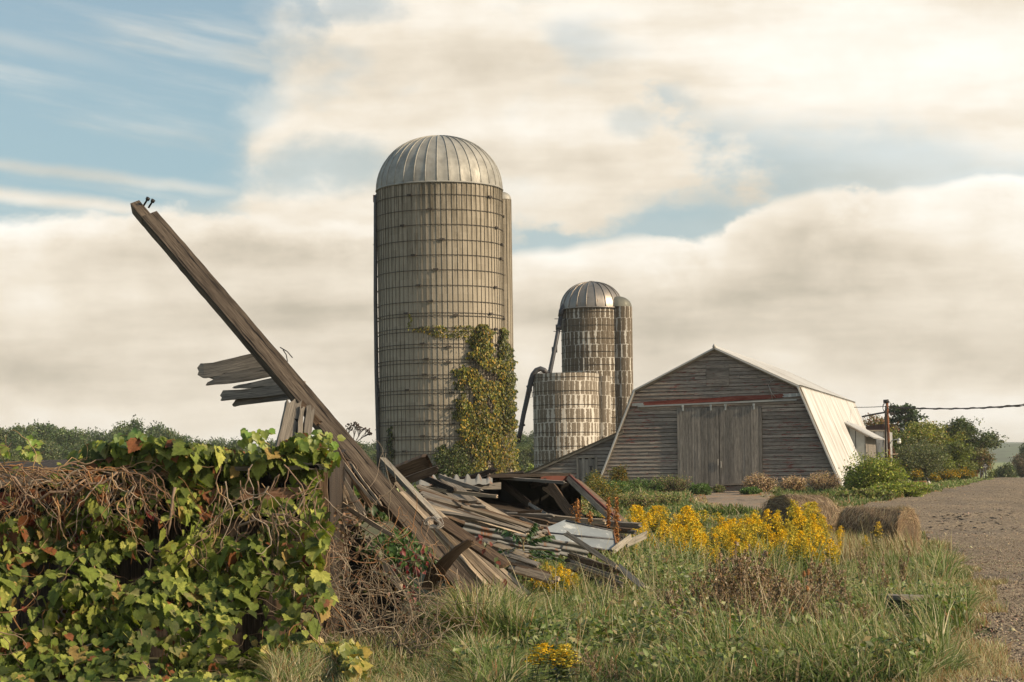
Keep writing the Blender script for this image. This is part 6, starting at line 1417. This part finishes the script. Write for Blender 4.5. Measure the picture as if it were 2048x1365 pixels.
# broad leaved weeds and fallen yellow vine leaves between the grass
def forbs(n, Y0, Y1, pl, pr, zt, s0, s1_, cols, keepf, tpl):
    Y = rng.uniform(Y0, Y1, n); px = rng.uniform(pl, pr, n); X = (px - 1024) / F * Y; cl = snoise(X * 2.2, Y * 2.0, 1, 61); k = keepf(X, Y, px) & (cl > -.1); X, Y = X[k], Y[k]; n = len(X)
    P = np.stack([X, Y, H(X, Y) + rng.uniform(.02, zt, n)], -1); V_, F_ = leaves(P, rng.uniform(s0, s1_, n), rdir(n) * .8 + [.3, -.3, .9], rdir(n) + [0, 0, .3], tpl); return V_, F_, rep(pick(cols, n), tpl)
FC = [(.09, .135, .028), (.14, .19, .045), (.21, .24, .07), (.07, .10, .03), (.16, .19, .06), (.26, .22, .10)]
f1 = forbs(34000, 14.3, 24, 900, 1960, .36, .03, .085, FC, lambda X, Y, px: ok_near(X, Y, px) & ~((px > 1010) & (px < 1260) & (Y < 15.7)), DIAM)
f2 = forbs(2600, 14.3, 16.4, 520, 720, .22, .04, .10, [(.16, .19, .04), (.28, .27, .06), (.38, .30, .07), (.12, .15, .03)], lambda X, Y, px: px > 0, GRAPE)
f3 = forbs(9000, 20, 32, 950, 1900, .22, .03, .07, FC, lambda X, Y, px: ok_near(X, Y, px), DIAM)
V_, F_, C_ = merge([f1, f2, f3]); o = mesh_np('weeds', V_, F_, C_, M['leaf']); tag(o, 'small broad leaved weeds mixed into the foreground grass', kind='stuff')
# dry verge along the gravel
def ok_verge(X, Y, px):
    e = gravel_left(Y); return (X > e - 1.2 - .3 * np.sin(Y * 2.3)) & (X < e + .22 + .5 * snoise(X * 1.2, Y * 1.5, 1, 44))
v1 = blades(90000, 14, 47, 1700, 2100, .07, .20, .0030, ok_verge, lambda a, b, px, Y: np.array([.3, .4, .5, .2, 2.5, 2.6, 1.2, 2.2, .8]), .7, 8)
v2 = blades(26000, 47, 90, 1350, 2000, .05, .14, .006, lambda X, Y, px: ok_verge(X, Y, px), lambda a, b, px, Y: np.array([.3, .4, .3, .2, 2, 3, .6, 3, .4]), .7, 9)
v3 = blades(16000, 60, 92, 1330, 1720, .04, .12, .007, lambda X, Y, px: in_yard(X - .6, Y) != in_yard(X + .6, Y), lambda a, b, px, Y: np.array([.3, .4, .3, .2, 2, 3, .6, 3, .4]), .7, 10)
grass_obj('dry_grass', 'dry golden brown grass along the gravel edge', v1, v2, v3)
# pebbles
def stones(n, Y0, Y1, pl, pr, s0, s1_, cols):
    Y = Y0 + (Y1 - Y0) * rng.random(n) ** 1.3; px = rng.uniform(pl, pr, n); X = (px - 1024) / F * Y; k = X > gravel_left(Y) - .1; X, Y = X[k], Y[k]; n = len(X); Z = H(X, Y) + .02
    o = np.array([(1, 0, 0), (-1, 0, 0), (0, 1, 0), (0, -1, 0), (0, 0, .7), (0, 0, -.7)], float); T = np.array([(0, 2, 4), (2, 1, 4), (1, 3, 4), (3, 0, 4), (2, 0, 5), (1, 2, 5), (3, 1, 5), (0, 3, 5)])
    a = rng.uniform(0, 6.28, n); c_, s_ = np.cos(a), np.sin(a); S = rng.uniform(s0, s1_, n) * rng.lognormal(0, .3, n)
    V = o[None] * rng.uniform(.55, 1.25, (n, 6, 1)); x = V[..., 0] * c_[:, None] - V[..., 1] * s_[:, None]; y = V[..., 0] * s_[:, None] + V[..., 1] * c_[:, None]
    V = np.stack([x, y, V[..., 2]], -1) * S[:, None, None] + np.stack([X, Y, Z], -1)[:, None]
    C = pick(cols, n, None, .2); return V.reshape(-1, 3), (T[None] + (np.arange(n) * 6)[:, None, None]).reshape(-1, 3), np.repeat(C, 6, 0)
SCOL = [(.21, .155, .10), (.13, .10, .07), (.31, .245, .17), (.08, .06, .045), (.36, .295, .21)]
V_, F_, C_ = merge([stones(34000, 14, 45, 1700, 2120, .006, .014, SCOL), stones(700, 14, 45, 1700, 2120, .018, .03, SCOL), stones(7000, 45, 130, 1600, 2140, .014, .026, SCOL)]); o = mesh_np('pebbles', V_, F_, C_, M['stem']); tag(o, 'loose pebbles scattered over the gravel lot', kind='stuff')
b_ = []
for i in range(60):
    px = random.uniform(1850, 2030); py = random.gauss(1045, 14); p = ground(px, py)
    V_, F_, C_ = (lambda q: (np.array([(q.x + random.uniform(-.09, .09), q.y + random.uniform(-.2, .2), q.z + random.uniform(0, .05)) for _ in range(6)]), np.array([(0, 1, 2), (1, 2, 3), (2, 3, 4), (3, 4, 5), (0, 2, 5)]), np.full((6, 3), .025)))(p); b_.append((V_, F_, C_))
V_, F_, C_ = merge(b_); o = mesh_np('asphalt_crumbs', V_, F_, C_, M['stem']); tag(o, 'black asphalt crumbs lying on the gravel', kind='stuff')

# ------------------------------------------------------------------ goldenrod: six models, copied
GY = [(.86, .55, .02), (.74, .45, .015), (.92, .66, .06), (.58, .36, .03)]
GYP = [(.70, .46, .06), (.55, .40, .08), (.78, .56, .12)]
def goldenrod(h, nb, cols, seed, plume=.36):
    random.seed(seed); root = thing('goldenrod', 'x', 'goldenrod', (0, 0, 0)); mb = MB(); lx, ly = random.gauss(0, .06), random.gauss(0, .06)
    mb.tube([(0, 0, 0), (lx * .4, ly * .4, h * .5), (lx, ly, h * .93)], [.005, .004, .002], 4, cap=False, col=(.12, .13, .04)); P, Nn, Tt = [], [], []
    for i in range(110):
        f = random.uniform(.10, .80); a = i * 2.4; P.append((lx * f, ly * f, h * f)); Tt.append((math.cos(a), math.sin(a), random.uniform(.1, .6))); Nn.append((0, 0, 1))
    fl, ft, fn = [], [], []
    for k in range(nb):
        f = 1 - plume * (k / nb) ** 1.1; a = k * 2.4 + random.uniform(-.3, .3); L_ = (.03 + .125 * (k / nb) ** .7) * random.uniform(.7, 1.2); q = Vector((lx * f, ly * f, h * (f - .05))); pts = [q.copy()]
        for s_ in range(5):
            t = (s_ + 1) / 5; pts.append(q + Vector((math.cos(a) * L_ * t, math.sin(a) * L_ * t, L_ * (1.1 * t - .75 * t * t))))
        mb.tube(pts, .0015, 3, cap=False, col=(.16, .15, .04))
        for s_ in range(17):
            t = random.uniform(.15, 1); i_ = min(int(t * 5), 4); c_ = pts[i_].lerp(pts[i_ + 1], t * 5 - i_)
            fl.append((c_.x + random.gauss(0, .006), c_.y + random.gauss(0, .006), c_.z + random.gauss(.006, .006)))
    mb.build('stem', M['stem'], root); n = len(P); V_, F_ = leaves(np.array(P), rng.uniform(.09, .16, n) * (1.1 - .4 * np.array(P)[:, 2] / h), np.array(Nn) + rdir(n) * .3, np.array(Tt), NARR)
    mesh_np('foliage', V_, F_, rep(pick([(.06, .085, .02), (.09, .12, .03), (.13, .15, .05)], n), NARR), M['leaf'], root)
    n = len(fl); V_, F_ = leaves(np.array(fl), rng.uniform(.018, .034, n), rdir(n) + [0, 0, .4], rdir(n), DIAM); mesh_np('blossoms', V_, F_, rep(pick(cols, n), DIAM), M['flower'], root); return root
GYD = [(.62, .43, .04), (.46, .36, .05), (.72, .54, .08), (.34, .32, .06)]
gm = [goldenrod(1.0, 27, GY, 1, .36), goldenrod(1.05, 32, GYD, 2, .40), goldenrod(.9, 23, GY, 3, .30), goldenrod(1.0, 20, GYP, 4), goldenrod(.95, 24, GYP, 5, .42), goldenrod(.8, 12, GYD, 6, .24)]
random.seed(99); first = set()
def put_rod(k, x, y, z, s, label, group):
    o = gm[k] if k not in first else copy_tree(gm[k]); first.add(k); o.location = (x, y, z); o.scale = (s * random.uniform(.9, 1.15),) * 2 + (s,); o.rotation_euler = (random.gauss(0, .08), random.gauss(0, .08), random.uniform(0, 6.28)); o['label'] = label; o['group'] = group
GD = 'goldenrod patch between the wreck and the hay bales'
def gtop(px): return float(np.interp(px, [1195, 1240, 1275, 1310, 1350, 1372, 1395, 1420, 1470, 1530, 1580, 1630, 1660, 1690], [1040, 1008, 996, 1006, 1000, 984, 1002, 1014, 1014, 1010, 1000, 994, 1016, 1050]))
cnt = 0
for i in range(283):
    px = random.uniform(1200, 1685); f = random.random(); Y = 25.5 + 12 * f
    if px > 1600 and Y > 37: Y = 36
    if px < 1330: Y = 28.5 + 10 * f
    tp = gtop(px) + (1 - f) * 70 + random.uniform(-6, 1) + abs(random.gauss(0, 20))
    x = (px - 1024) / F * Y; z = h1(x, Y); h_ = at(px, tp, Y).z - z
    if in_gravel(x, Y) or h_ < .45: continue
    h_ = min(h_, 1.5); pale = px < 1340 and random.random() < .55; k = random.choice((3, 4)) if pale else random.choice((0, 1, 2, 5, 0, 1))
    put_rod(k, x, Y, z, h_ / (gm[k].children[0].dimensions.z * 0 + [1.0, 1.05, .9, 1.0, .95, .8][k]), 'pale goldenrod plant in the left half of the dense patch before the barn' if pale else 'bright yellow goldenrod plant in the dense patch before the hay bales', GD)
for i, (px, Y, tp) in enumerate([(1073, 21.5, 1120), (1085, 21.2, 1128), (1098, 21.6, 1124), (1112, 21.0, 1132), (1125, 21.3, 1138), (1140, 20.9, 1142), (1090, 20.6, 1146), (1108, 20.4, 1152), (1078, 20.7, 1140), (1128, 20.5, 1158), (1150, 20.8, 1150), (1068, 21.0, 1130), (1100, 20.9, 1126), (1118, 21.4, 1130)]):
    x = (px - 1024) / F * Y; z = h1(x, Y); put_rod((0, 1, 2)[i % 3], x, Y, z, max(.45, at(px, tp, Y).z - z), 'bright goldenrod in the small clump right of the sumac', 'goldenrod clump beside the sumac')
for i, (px, Y, tp, lab) in enumerate([(1182, 22, 1136, 'goldenrod beside the right end of the low board heap'), (1196, 21.8, 1150, 'smaller goldenrod right beside the one at the board heap'), (1062, 15.0, 1330, 'goldenrod cut by the bottom edge, leftmost of three'), (1100, 15.0, 1316, 'goldenrod cut by the bottom edge, middle one'), (1150, 14.9, 1304, 'full goldenrod cut by the bottom edge, below the brown thistles'), (1748, 33, 1042, 'lone goldenrod standing in front of the small hay bale'), (1730, 32.5, 1070, 'small goldenrod left of the lone one by the hay bale'), (1845, 27, 1122, 'goldenrod sprig at the gravel edge right of the bale'), (1430, 19, 1292, 'faint goldenrod sprig low in the foreground grass'), (1240, 24.5, 1092, 'faded goldenrod over the right end of the wreck'), (1262, 24.8, 1086, 'second faded goldenrod right of the wreck'), (1225, 24.2, 1104, 'low faded goldenrod under the bleached boards'), (1175, 23, 1128, 'faded goldenrod at the left of the bleached boards'), (1215, 24, 1080, 'faded goldenrod behind the metal panel corner')]):
    if 2 <= i <= 4: Y = 14.45
    x = (px - 1024) / F * Y; z = h1(x, Y); k = (0, 5, 0, 2, 1, 3, 3, 5, 5, 3, 4, 3, 4, 3)[i]; before = set(bpy.data.objects); put_rod(k, x, Y, z, max(.3, at(px, tp, Y).z - z), lab, 'single goldenrods')
    if 2 <= i <= 4:
        o = (set(bpy.data.objects) - before); o = [q for q in o if q.parent is None][0]; o.scale = (1.0, 1.0, .46)

# ------------------------------------------------------------------ dead thistles, teasels, docks, asters
def ball(mb, c, r, col, nn=7, sq=1.0):
    vs = []; fs = []
    for i in range(5):
        t = math.pi * i / 4
        for j in range(nn): a = 6.283 * j / nn; k = r * random.uniform(.85, 1.15); vs.append((c[0] + k * math.sin(t) * math.cos(a), c[1] + k * math.sin(t) * math.sin(a), c[2] + k * sq * math.cos(t)))
    for i in range(4):
        for j in range(nn): fs.append((i * nn + j, i * nn + (j + 1) % nn, (i + 1) * nn + (j + 1) % nn, (i + 1) * nn + j))
    mb.add(vs, fs, None, 0, col)
BR = [(.21, .145, .085), (.28, .20, .125), (.15, .10, .06), (.36, .27, .18)]
def thistle(seed, h=1.0, heads=16, lf=110):
    random.seed(seed); root = thing('dead_thistle', 'x', 'thistle', (0, 0, 0)); mb = MB(); hb = MB(); P = []
    def br(p, d, L_, r, dep):
        pts = [Vector(p)]; d = Vector(d).normalized()
        for i in range(5): d = (d + Vector((random.gauss(0, .15), random.gauss(0, .15), .1))).normalized(); pts.append(pts[-1] + d * L_ / 5)
        mb.tube(pts, [r * (1 - .1 * i) for i in range(6)], 4, cap=False, col=random.choice(BR))
        for q in pts[1:]: P.extend([tuple(q)] * 6)
        if dep:
            for k in range(3 if dep > 1 else 2): a = random.uniform(0, 6.28); br(pts[random.choice((2, 3, 4, 5))], d + Vector((math.cos(a), math.sin(a), .5)) * .8, L_ * .5, r * .6, dep - 1)
        else:
            e = pts[-1]; ball(hb, e, random.uniform(.012, .022), random.choice([(.24, .15, .08), (.34, .25, .17), (.17, .10, .05)]), 7, 1.1)
            for s_ in range(14): dd = Vector((random.gauss(0, 1), random.gauss(0, 1), random.gauss(.3, 1))).normalized(); hb.tube([e, e + dd * random.uniform(.024, .038)], [.0022, .0008], 3, cap=False, col=(.30, .22, .14))
    for k in range(3): br((random.gauss(0, .05), random.gauss(0, .05), 0), (random.gauss(0, .22), random.gauss(0, .22), 1), h * random.uniform(.55, .72), .009, 2)
    mb.build('stem', M['stem'], root); hb.build('blossoms', M['stem'], root); P = np.array(P); P = P[rng.choice(len(P), min(lf, len(P)))]; n = len(P)
    V_, F_ = leaves(P, rng.uniform(.025, .075, n), rdir(n), rdir(n) + [0, 0, -.6], DIAM); mesh_np('dry_leaves', V_, F_, rep(pick(BR, n), DIAM), M['leaf'], root); return root
tm = [thistle(s_, 1.0, 16, 420) for s_ in (11, 12, 13, 14)]; random.seed(5)
TS = [(1395, 19.8, 1140), (1420, 20.0, 1102), (1450, 19.6, 1088), (1470, 20.2, 1070), (1500, 19.5, 1082), (1530, 20.0, 1112), (1550, 19.2, 1122), (1575, 19.6, 1136), (1605, 19.8, 1146), (1360, 20.4, 1160), (1485, 18.6, 1150), (1520, 18.4, 1165), (1440, 18.6, 1160), (1600, 18.6, 1180), (1640, 20.4, 1112), (1675, 20.8, 1104), (1560, 18.0, 1185), (1410, 18.0, 1190), (1625, 18.6, 1170), (1475, 19.3, 1112), (1345, 19.6, 1190), (1510, 20.2, 1096), (1455, 20.0, 1128), (1585, 20.3, 1128), (1380, 18.2, 1205), (1500, 17.6, 1200), (1540, 17.4, 1215), (1460, 17.5, 1210), (1580, 17.4, 1220), (1435, 17.8, 1195), (1620, 17.8, 1210), (1330, 20.8, 1165)]
TS += [(random.uniform(1340, 1670), Y_, 1075 + (20.5 - Y_) * 34 + random.uniform(0, 45)) for Y_ in np.linspace(16.9, 20.6, 22)]
for i, (px, Y, tp) in enumerate(TS):
    o = tm[i] if i < 4 else copy_tree(tm[i % 4]); x = (px - 1024) / F * Y; z = h1(x, Y); hh_ = at(px, tp, Y).z - z; o.location = (x, Y, z); o.scale = (hh_ * .72, hh_ * .72, hh_ * .87); o.rotation_euler.z = random.uniform(0, 6.28)
    o['label'] = 'dead brown thistle in the thicket below the goldenrod patch'; o['group'] = 'dead thistle thicket in the grass'
for px, Y, tp, lab in ((1708, 17.6, 1190, 'dead thistle with four heads alone in the grass left of the burnt timber'), (1735, 17.4, 1196, 'dead thistle leaning right, beside the burnt timber'), (1182, 15.1, 1292, 'fuzzy brown thistle heads above the bottom goldenrod'), (1140, 15.2, 1302, 'paler fuzzy thistle left of the brown one at the bottom'), (1250, 14.8, 1330, 'low brown thistle at the bottom edge of the picture'), (1210, 15.0, 1318, 'drooping thistle between the bottom goldenrod and the bottom edge')):
    o = copy_tree(tm[random.randrange(4)]); x = (px - 1024) / F * Y; z = h1(x, Y); hh_ = max(.2, at(px, tp, Y).z - z); o.location = (x, Y, z); o.scale = (hh_ * .8, hh_ * .8, hh_ * .95); o.rotation_euler.z = random.uniform(0, 6.28); o['label'] = lab; o['group'] = 'thistles standing apart'
for i, (px, Y, tp) in enumerate([(1010, 18.4, 1215), (1085, 17.2, 1238), (1165, 18.8, 1196), (1235, 19.6, 1168), (1285, 18.2, 1205), (1120, 16.2, 1268), (1262, 16.6, 1255), (1700, 19.5, 1150), (1760, 22, 1110), (1725, 24, 1085), (1800, 25, 1078), (1320, 16.4, 1262), (1690, 16.6, 1245), (960, 17.0, 1250)]):
    o = copy_tree(tm[random.randrange(4)]); x = (px - 1024) / F * Y; z = h1(x, Y); hh_ = max(.25, at(px, tp, Y).z - z); o.location = (x, Y, z); o.scale = (hh_ * .45, hh_ * .45, hh_ * .95); o.rotation_euler.z = random.uniform(0, 6.28); o['label'] = 'slim dead brown thistle scattered in the foreground grass outside the thicket'; o['group'] = 'slim dead thistles scattered in the grass'
def stalk(name, label, cat, px, Y, tp, heads, col, seed=0):
    x = (px - 1024) / F * Y; z = h1(x, Y); t = thing(name, label, cat, (x, Y, z)); mb = MB(); top = at(px, tp, Y); mb.tube([(x, Y, z), (x, Y, (z + top.z) / 2), top], .004, 4, col=(.2, .15, .09)); return t, mb, top
for px, tp, lab in ((1608, 1148, 'teasel head on a tall stalk, left of the close pair'), (1616, 1145, 'larger teasel head on a tall stalk, right of the close pair'), (1578, 1222, 'teasel head low in the thistles, left one'), (1604, 1220, 'teasel head low in the thistles, right one'), (1615, 1178, 'teasel head just below the close pair')):
    t, mb, top = stalk('teasel', lab, 'teasel', px, 18.4, tp, 1, None); mb.build('stem', M['stem'], t); hb = MB(); ball(hb, top, .016, (.26, .12, .045), 9, 2.0)
    for s_ in range(26): dd = Vector((random.gauss(0, 1), random.gauss(0, 1), random.gauss(0, 1.2))).normalized(); hb.tube([top + Vector((0, 0, dd.z * .018)), top + Vector((dd.x * .024, dd.y * .024, dd.z * .042))], [.0015, .0006], 3, cap=False, col=(.33, .19, .09))
    hb.build('seed_head', M['stem'], t)
def dock(label, px, Y, tp, bot, wd):
    a, b = at(px, bot, Y), at(px, tp, Y); t = thing('rusty_dock', label, 'dock plant', tuple(a)); mb = MB(); mb.tube([a, b], .006, 4, col=(.25, .12, .05)); mb.build('stem', M['stem'], t); P = []
    for i in range(int((bot - tp) * 7)):
        f = random.random(); r = wd / F * Y * math.sin(math.pi * min(1, f * .9 + .08)) * abs(math.sin(f * 14)) ** .4; q = a.lerp(b, f); P.append((q.x + random.gauss(0, r), q.y + random.gauss(0, r * .5), q.z))
    P = np.array(P); n = len(P); V_, F_ = leaves(P, rng.uniform(.015, .035, n), rdir(n), rdir(n), DIAM); mesh_np('seeds', V_, F_, rep(pick([(.36, .16, .05), (.26, .11, .035), (.44, .21, .07)], n), DIAM), M['stem'], t)
dock('bushy rusty dock plant in front of the dark opening', 1155, 24.6, 1000, 1045, 8); dock('small rusty dock right of the bushy one', 1180, 24.6, 1025, 1044, 3.5); dock('thin rusty dock before the red roof edge', 1217, 24.4, 995, 1055, 3); dock('tall rusty dock beside the metal panel corner', 1233, 24.2, 996, 1090, 4)
# sumac
su = thing('sumac', 'young sumac with drooping rows of dark green leaflets before the wreck', 'sumac', (0.1, 21.2, h1(.1, 21.2))); mb = MB(); bs = at(1046, 1150, 21.2)
mb.tube([Vector((bs.x, 21.2, h1(bs.x, 21.2))), at(1047, 1100, 21.2), at(1046, 1080, 21.2)], [.014, .011, .007], 6, col=(.16, .13, .07)); P, Tt, Nn, S = [], [], [], []
for pts in ([(1046, 1082), (1025, 1062), (998, 1056)], [(1048, 1085), (1056, 1062), (1068, 1046)], [(1046, 1090), (1075, 1072), (1104, 1071)], [(1047, 1098), (1010, 1096), (968, 1112)], [(1047, 1102), (1078, 1098), (1100, 1104)], [(1047, 1108), (1015, 1112), (985, 1128)], [(1047, 1108), (1085, 1108), (1118, 1118)], [(1046, 1110), (1045, 1125), (1052, 1150)], [(1046, 1104), (1020, 1130), (1005, 1146)], [(1048, 1112), (1068, 1124), (1075, 1145)]):
    q = [at(x, y, 21.2 + random.uniform(-.25, .25)) for x, y in pts]; c_ = [q[0].lerp(q[1], t).lerp(q[1].lerp(q[2], t), t) for t in np.linspace(0, 1, 14)]; mb.tube(c_, .004, 4, cap=False, col=(.18, .12, .05))
    for i in range(2, 14):
        d = (c_[i] - c_[i - 1]).normalized()
        for s_ in (-1, 1): P.append(tuple(c_[i])); Tt.append((d.x * .5 + random.gauss(0, .1), s_ * .55, -.75)); Nn.append((random.gauss(.3, .2), -.5 * s_ - .4, .7)); S.append(random.uniform(.085, .12) * (1 if i < 12 else .8))
mb.build('stem', M['stem'], su); P = np.array(P); n = len(P); LT = (NARR[0] * [1.7, 1, 1], NARR[1]); V_, F_ = leaves(P, np.array(S), np.array(Nn), np.array(Tt), LT); mesh_np('foliage', V_, F_, rep(pick([(.035, .075, .028), (.05, .10, .04), (.07, .13, .05)], n), LT), M['leaf'], su)
# dark umbel weed against the sky and asters
t, mb, top = stalk('umbel_weed', 'dark dry weed with tiny seed heads behind the beam against the sky', 'weed', 706, 30, 880, 1, None); P = []
hb = MB()
def ub(p, d, L_, dep):
    e = p + d * L_; mb.tube([p, p.lerp(e, .5) + Vector((0, 0, .01)), e], .0022 + .0012 * dep, 4, cap=False, col=(.05, .04, .03))
    if dep == 0: ball(hb, e, .011, (.05, .035, .028), 6); return
    for k in range(3): a = random.uniform(-1, 1); ub(p.lerp(e, random.uniform(.5, 1)), (d + Vector((a * .9, random.gauss(0, .4), random.uniform(-.1, .5)))).normalized(), L_ * .62, dep - 1)
for dx in (-.5, .1, .6, 1.1): ub(top - Vector((0, 0, .1)), Vector((dx, 0, 1)).normalized(), .20, 3)
mb.build('stem', M['stem'], t); hb.build('seed_heads', M['stem'], t)
for px, tp, lab in ((1380, 1356, 'purple aster flowers at the bottom edge, left group'), (1545, 1352, 'purple aster flowers at the bottom edge, right group')):
    t, mb, top = stalk('purple_aster', lab, 'aster', px, 14.7, tp, 1, None); mb.build('stem', M['stem'], t); n = 90; P = np.array(tuple(top)) + rng.normal(size=(n, 3)) * [.03, .02, .012]; V_, F_ = leaves(P, rng.uniform(.012, .02, n), rdir(n) + [0, -.5, .8], rdir(n), DIAM); mesh_np('flower', V_, F_, rep(pick([(.25, .12, .40), (.35, .2, .5)], n), DIAM), M['flower'], t)

# ------------------------------------------------------------------ hay bales, burnt timber
def hay_mat():
    m, nt, b = mat('hay'); uv = tex(nt); n_ = noise(nt, vscale(nt, uv, (3, 1.0, 1)), 9, 7, .75, 1.2); n2 = noise(nt, uv, 2.5, 4)
    c = ramp(nt, n_, [(.35, (.05, .032, .018)), (.5, (.16, .11, .065)), (.66, (.34, .26, .17))]); c = mixc(nt, 1, c, ramp(nt, n2, [(.35, (.65,) * 3), (.65, (1.15,) * 3)]), 'MULTIPLY')
    nt.links.new(c, b.inputs['Base Color']); b.inputs['Roughness'].default_value = 1; bump(nt, b, n_, 1, .05); return m
M['hay'] = hay_mat()
def bale(label, c, ax, r, L_, sq, nst):
    c = Vector(c); ax = Vector(ax).normalized(); side = ax.cross(Vector((0, 0, 1))).normalized(); upv = Vector((0, 0, 1)); t = thing('hay_bale', label, 'hay bale', (c.x, c.y, h1(c.x, c.y)), 'round hay bales by the gravel'); mb = MB()
    def rad(a, l): return r * (1 + .06 * math.sin(a * 2.6 + l * 3) + .03 * math.sin(a * 9 + l * 7) + .02 * math.sin(a * 17 + l * 13) - .06 * (abs(2 * l / L_) ** 6))
    def P(u, v): a = u * 6.283; l = (v - .5) * L_; k = rad(a, l); return c + ax * l + side * math.cos(a) * k + upv * math.sin(a) * k * sq
    mb.grid(P, 56, 16, uv=lambda u, v: (v * L_, u * 6.3 * r), smooth=True)
    for s_ in (-1, 1):
        def E(u, v): a = u * 6.283; k = rad(a, s_ * L_ / 2) * v; return c + ax * s_ * (L_ / 2 + .05 * (1 - v * v)) + side * math.cos(a) * k + upv * math.sin(a) * k * sq
        mb.grid(E, 56, 8, uv=lambda u, v: (v * 3.0 * r + 5, u * .6), smooth=True)
    mb.build('body', M['hay'], t); Vv, Ff, Cc_ = [], [], []; n = nst; A_ = rng.uniform(0, 6.283, n); Lq = rng.uniform(-.5, .5, n) * L_; endf = rng.random(n) < .38; pts = np.zeros((n, 3)); tip = np.zeros((n, 3)); nor = np.zeros((n, 3))
    for i in range(n):
        a, l = A_[i], Lq[i]
        if endf[i]:
            s_ = random.choice((-1, 1)); k = r * math.sqrt(random.random()); p = c + ax * s_ * (L_ / 2 + .03) + side * math.cos(a) * k + upv * math.sin(a) * k * sq; d = side * -math.sin(a) + upv * math.cos(a) * sq; nn = ax * s_; 
        else: k = rad(a, l) + .005; p = c + ax * l + side * math.cos(a) * k + upv * math.sin(a) * k * sq; d = side * -math.sin(a) + upv * math.cos(a); nn = side * math.cos(a) + upv * math.sin(a)
        if random.random() < .5: d = -d
        d = d + Vector((random.gauss(0, .35), random.gauss(0, .35), random.gauss(0, .35))) + nn * abs(random.gauss(0, .22)); pts[i] = p; tip[i] = d; nor[i] = nn
    TP_ = (np.array([(-.02, 0, 0), (.02, 0, 0), (.012, 1, .0)]), np.array([(0, 1, 2)])); V_, F_ = leaves(pts, rng.uniform(.10, .26, n), nor + rdir(n) * .2, tip, TP_); V_[:, 2] = np.maximum(V_[:, 2], h1(c.x, c.y)); mesh_np('loose_straw', V_, F_, rep(pick([(.34, .25, .15), (.23, .16, .095), (.46, .36, .24), (.12, .08, .045)], n), TP_), M['grass'], t)
p = at(1756, 1070, 36.5); p.z = h1(p.x, p.y) + .49; bale('small slumped round hay bale at the gravel edge, coiled end showing', p, (.86, -.60, 0), .57, 1.2, .93, 18000)
p = at(1602, 1050, 41); p.z = h1(p.x, p.y) + .60; bale('larger dark round hay bale behind the goldenrod, arched end toward the left', p, (.80, .60, 0), .66, 1.3, 1.0, 9000)
st = thing('straw_stalks', 'x', 'grass', (0, 0, 0)); bpy.data.objects.remove(st)
V_, F_, C_ = blades(3200, 32.5, 35.3, 1640, 1830, .2, .55, .0035, lambda X, Y, px: X < gravel_left(Y) - .1, lambda a, b, px, Y: np.array([.5, .8, .8, .2, 3, 3, 3, 1.5, .6]), .25, 14); o = mesh_np('dry_stalks', V_, F_, C_, M['grass']); tag(o, 'tall dry stalks in front of the hay bales', kind='stuff')
V_, F_, C_ = blades(900, 15, 31, 980, 1900, .5, .8, .0024, ok_near, lambda a, b, px, Y: np.array([0, 0, .3, 0, 3, 1.5, 3, .8, .6]), .3, 15, curl=.3); o = mesh_np('straw_stems', V_, F_, C_, M['grass']); tag(o, 'tall pale seed stems rising out of the green grass', kind='stuff')
bt2 = thing('burnt_timber', 'grey topped burnt timber end lying in the grass near the gravel', 'timber', tuple(at(1800, 1230, 20.5)))
mb = MB(); A_, B_ = at(1738, 1192, 22.2), at(1832, 1196, 20.6); mb.board(A_, B_, .34, .05, (0, 0, 1), rag=(.3, .03), n=12, jit=.01); mb.build('top_board', M['grey'], bt2)
mb = MB(); A_, B_ = at(1775, 1207, 21.6), at(1829, 1211, 20.65); mb.board(A_, B_, .30, .13, (0, 0, 1), rag=(.1, .1), n=10, jit=.012, taper=1.0); mb.board(at(1788, 1226, 21.3), at(1818, 1232, 20.7), .2, .16, (0, 0, 1), rag=(.1, .08), n=8, jit=.01); mb.build('burnt_core', M['black'], bt2)

# ------------------------------------------------------------------ haze
hb = bpy.data.meshes.new('haze'); x0, x1_, y0, y1_, z0, z1_ = -3000, 3000, -260, 2900, -12, 42
hb.from_pydata([(x, y, z) for x in (x0, x1_) for y in (y0, y1_) for z in (z0, z1_)], [], [(0, 1, 3, 2), (4, 6, 7, 5), (0, 4, 5, 1), (2, 3, 7, 6), (0, 2, 6, 4), (1, 5, 7, 3)])
ho = bpy.data.objects.new('haze', hb); COL.objects.link(ho); tag(ho, kind='stuff'); hm = bpy.data.materials.new('haze'); hm.use_nodes = True; nt = hm.node_tree; nt.nodes.remove(nt.nodes['Principled BSDF'])
pv = nt.nodes.new('ShaderNodeVolumePrincipled'); pv.inputs['Color'].default_value = (.95, .97, .96, 1); pv.inputs['Density'].default_value = .00020; pv.inputs['Anisotropy'].default_value = 0; nt.links.new(pv.outputs[0], nt.nodes['Material Output'].inputs['Volume']); hb.materials.append(hm)
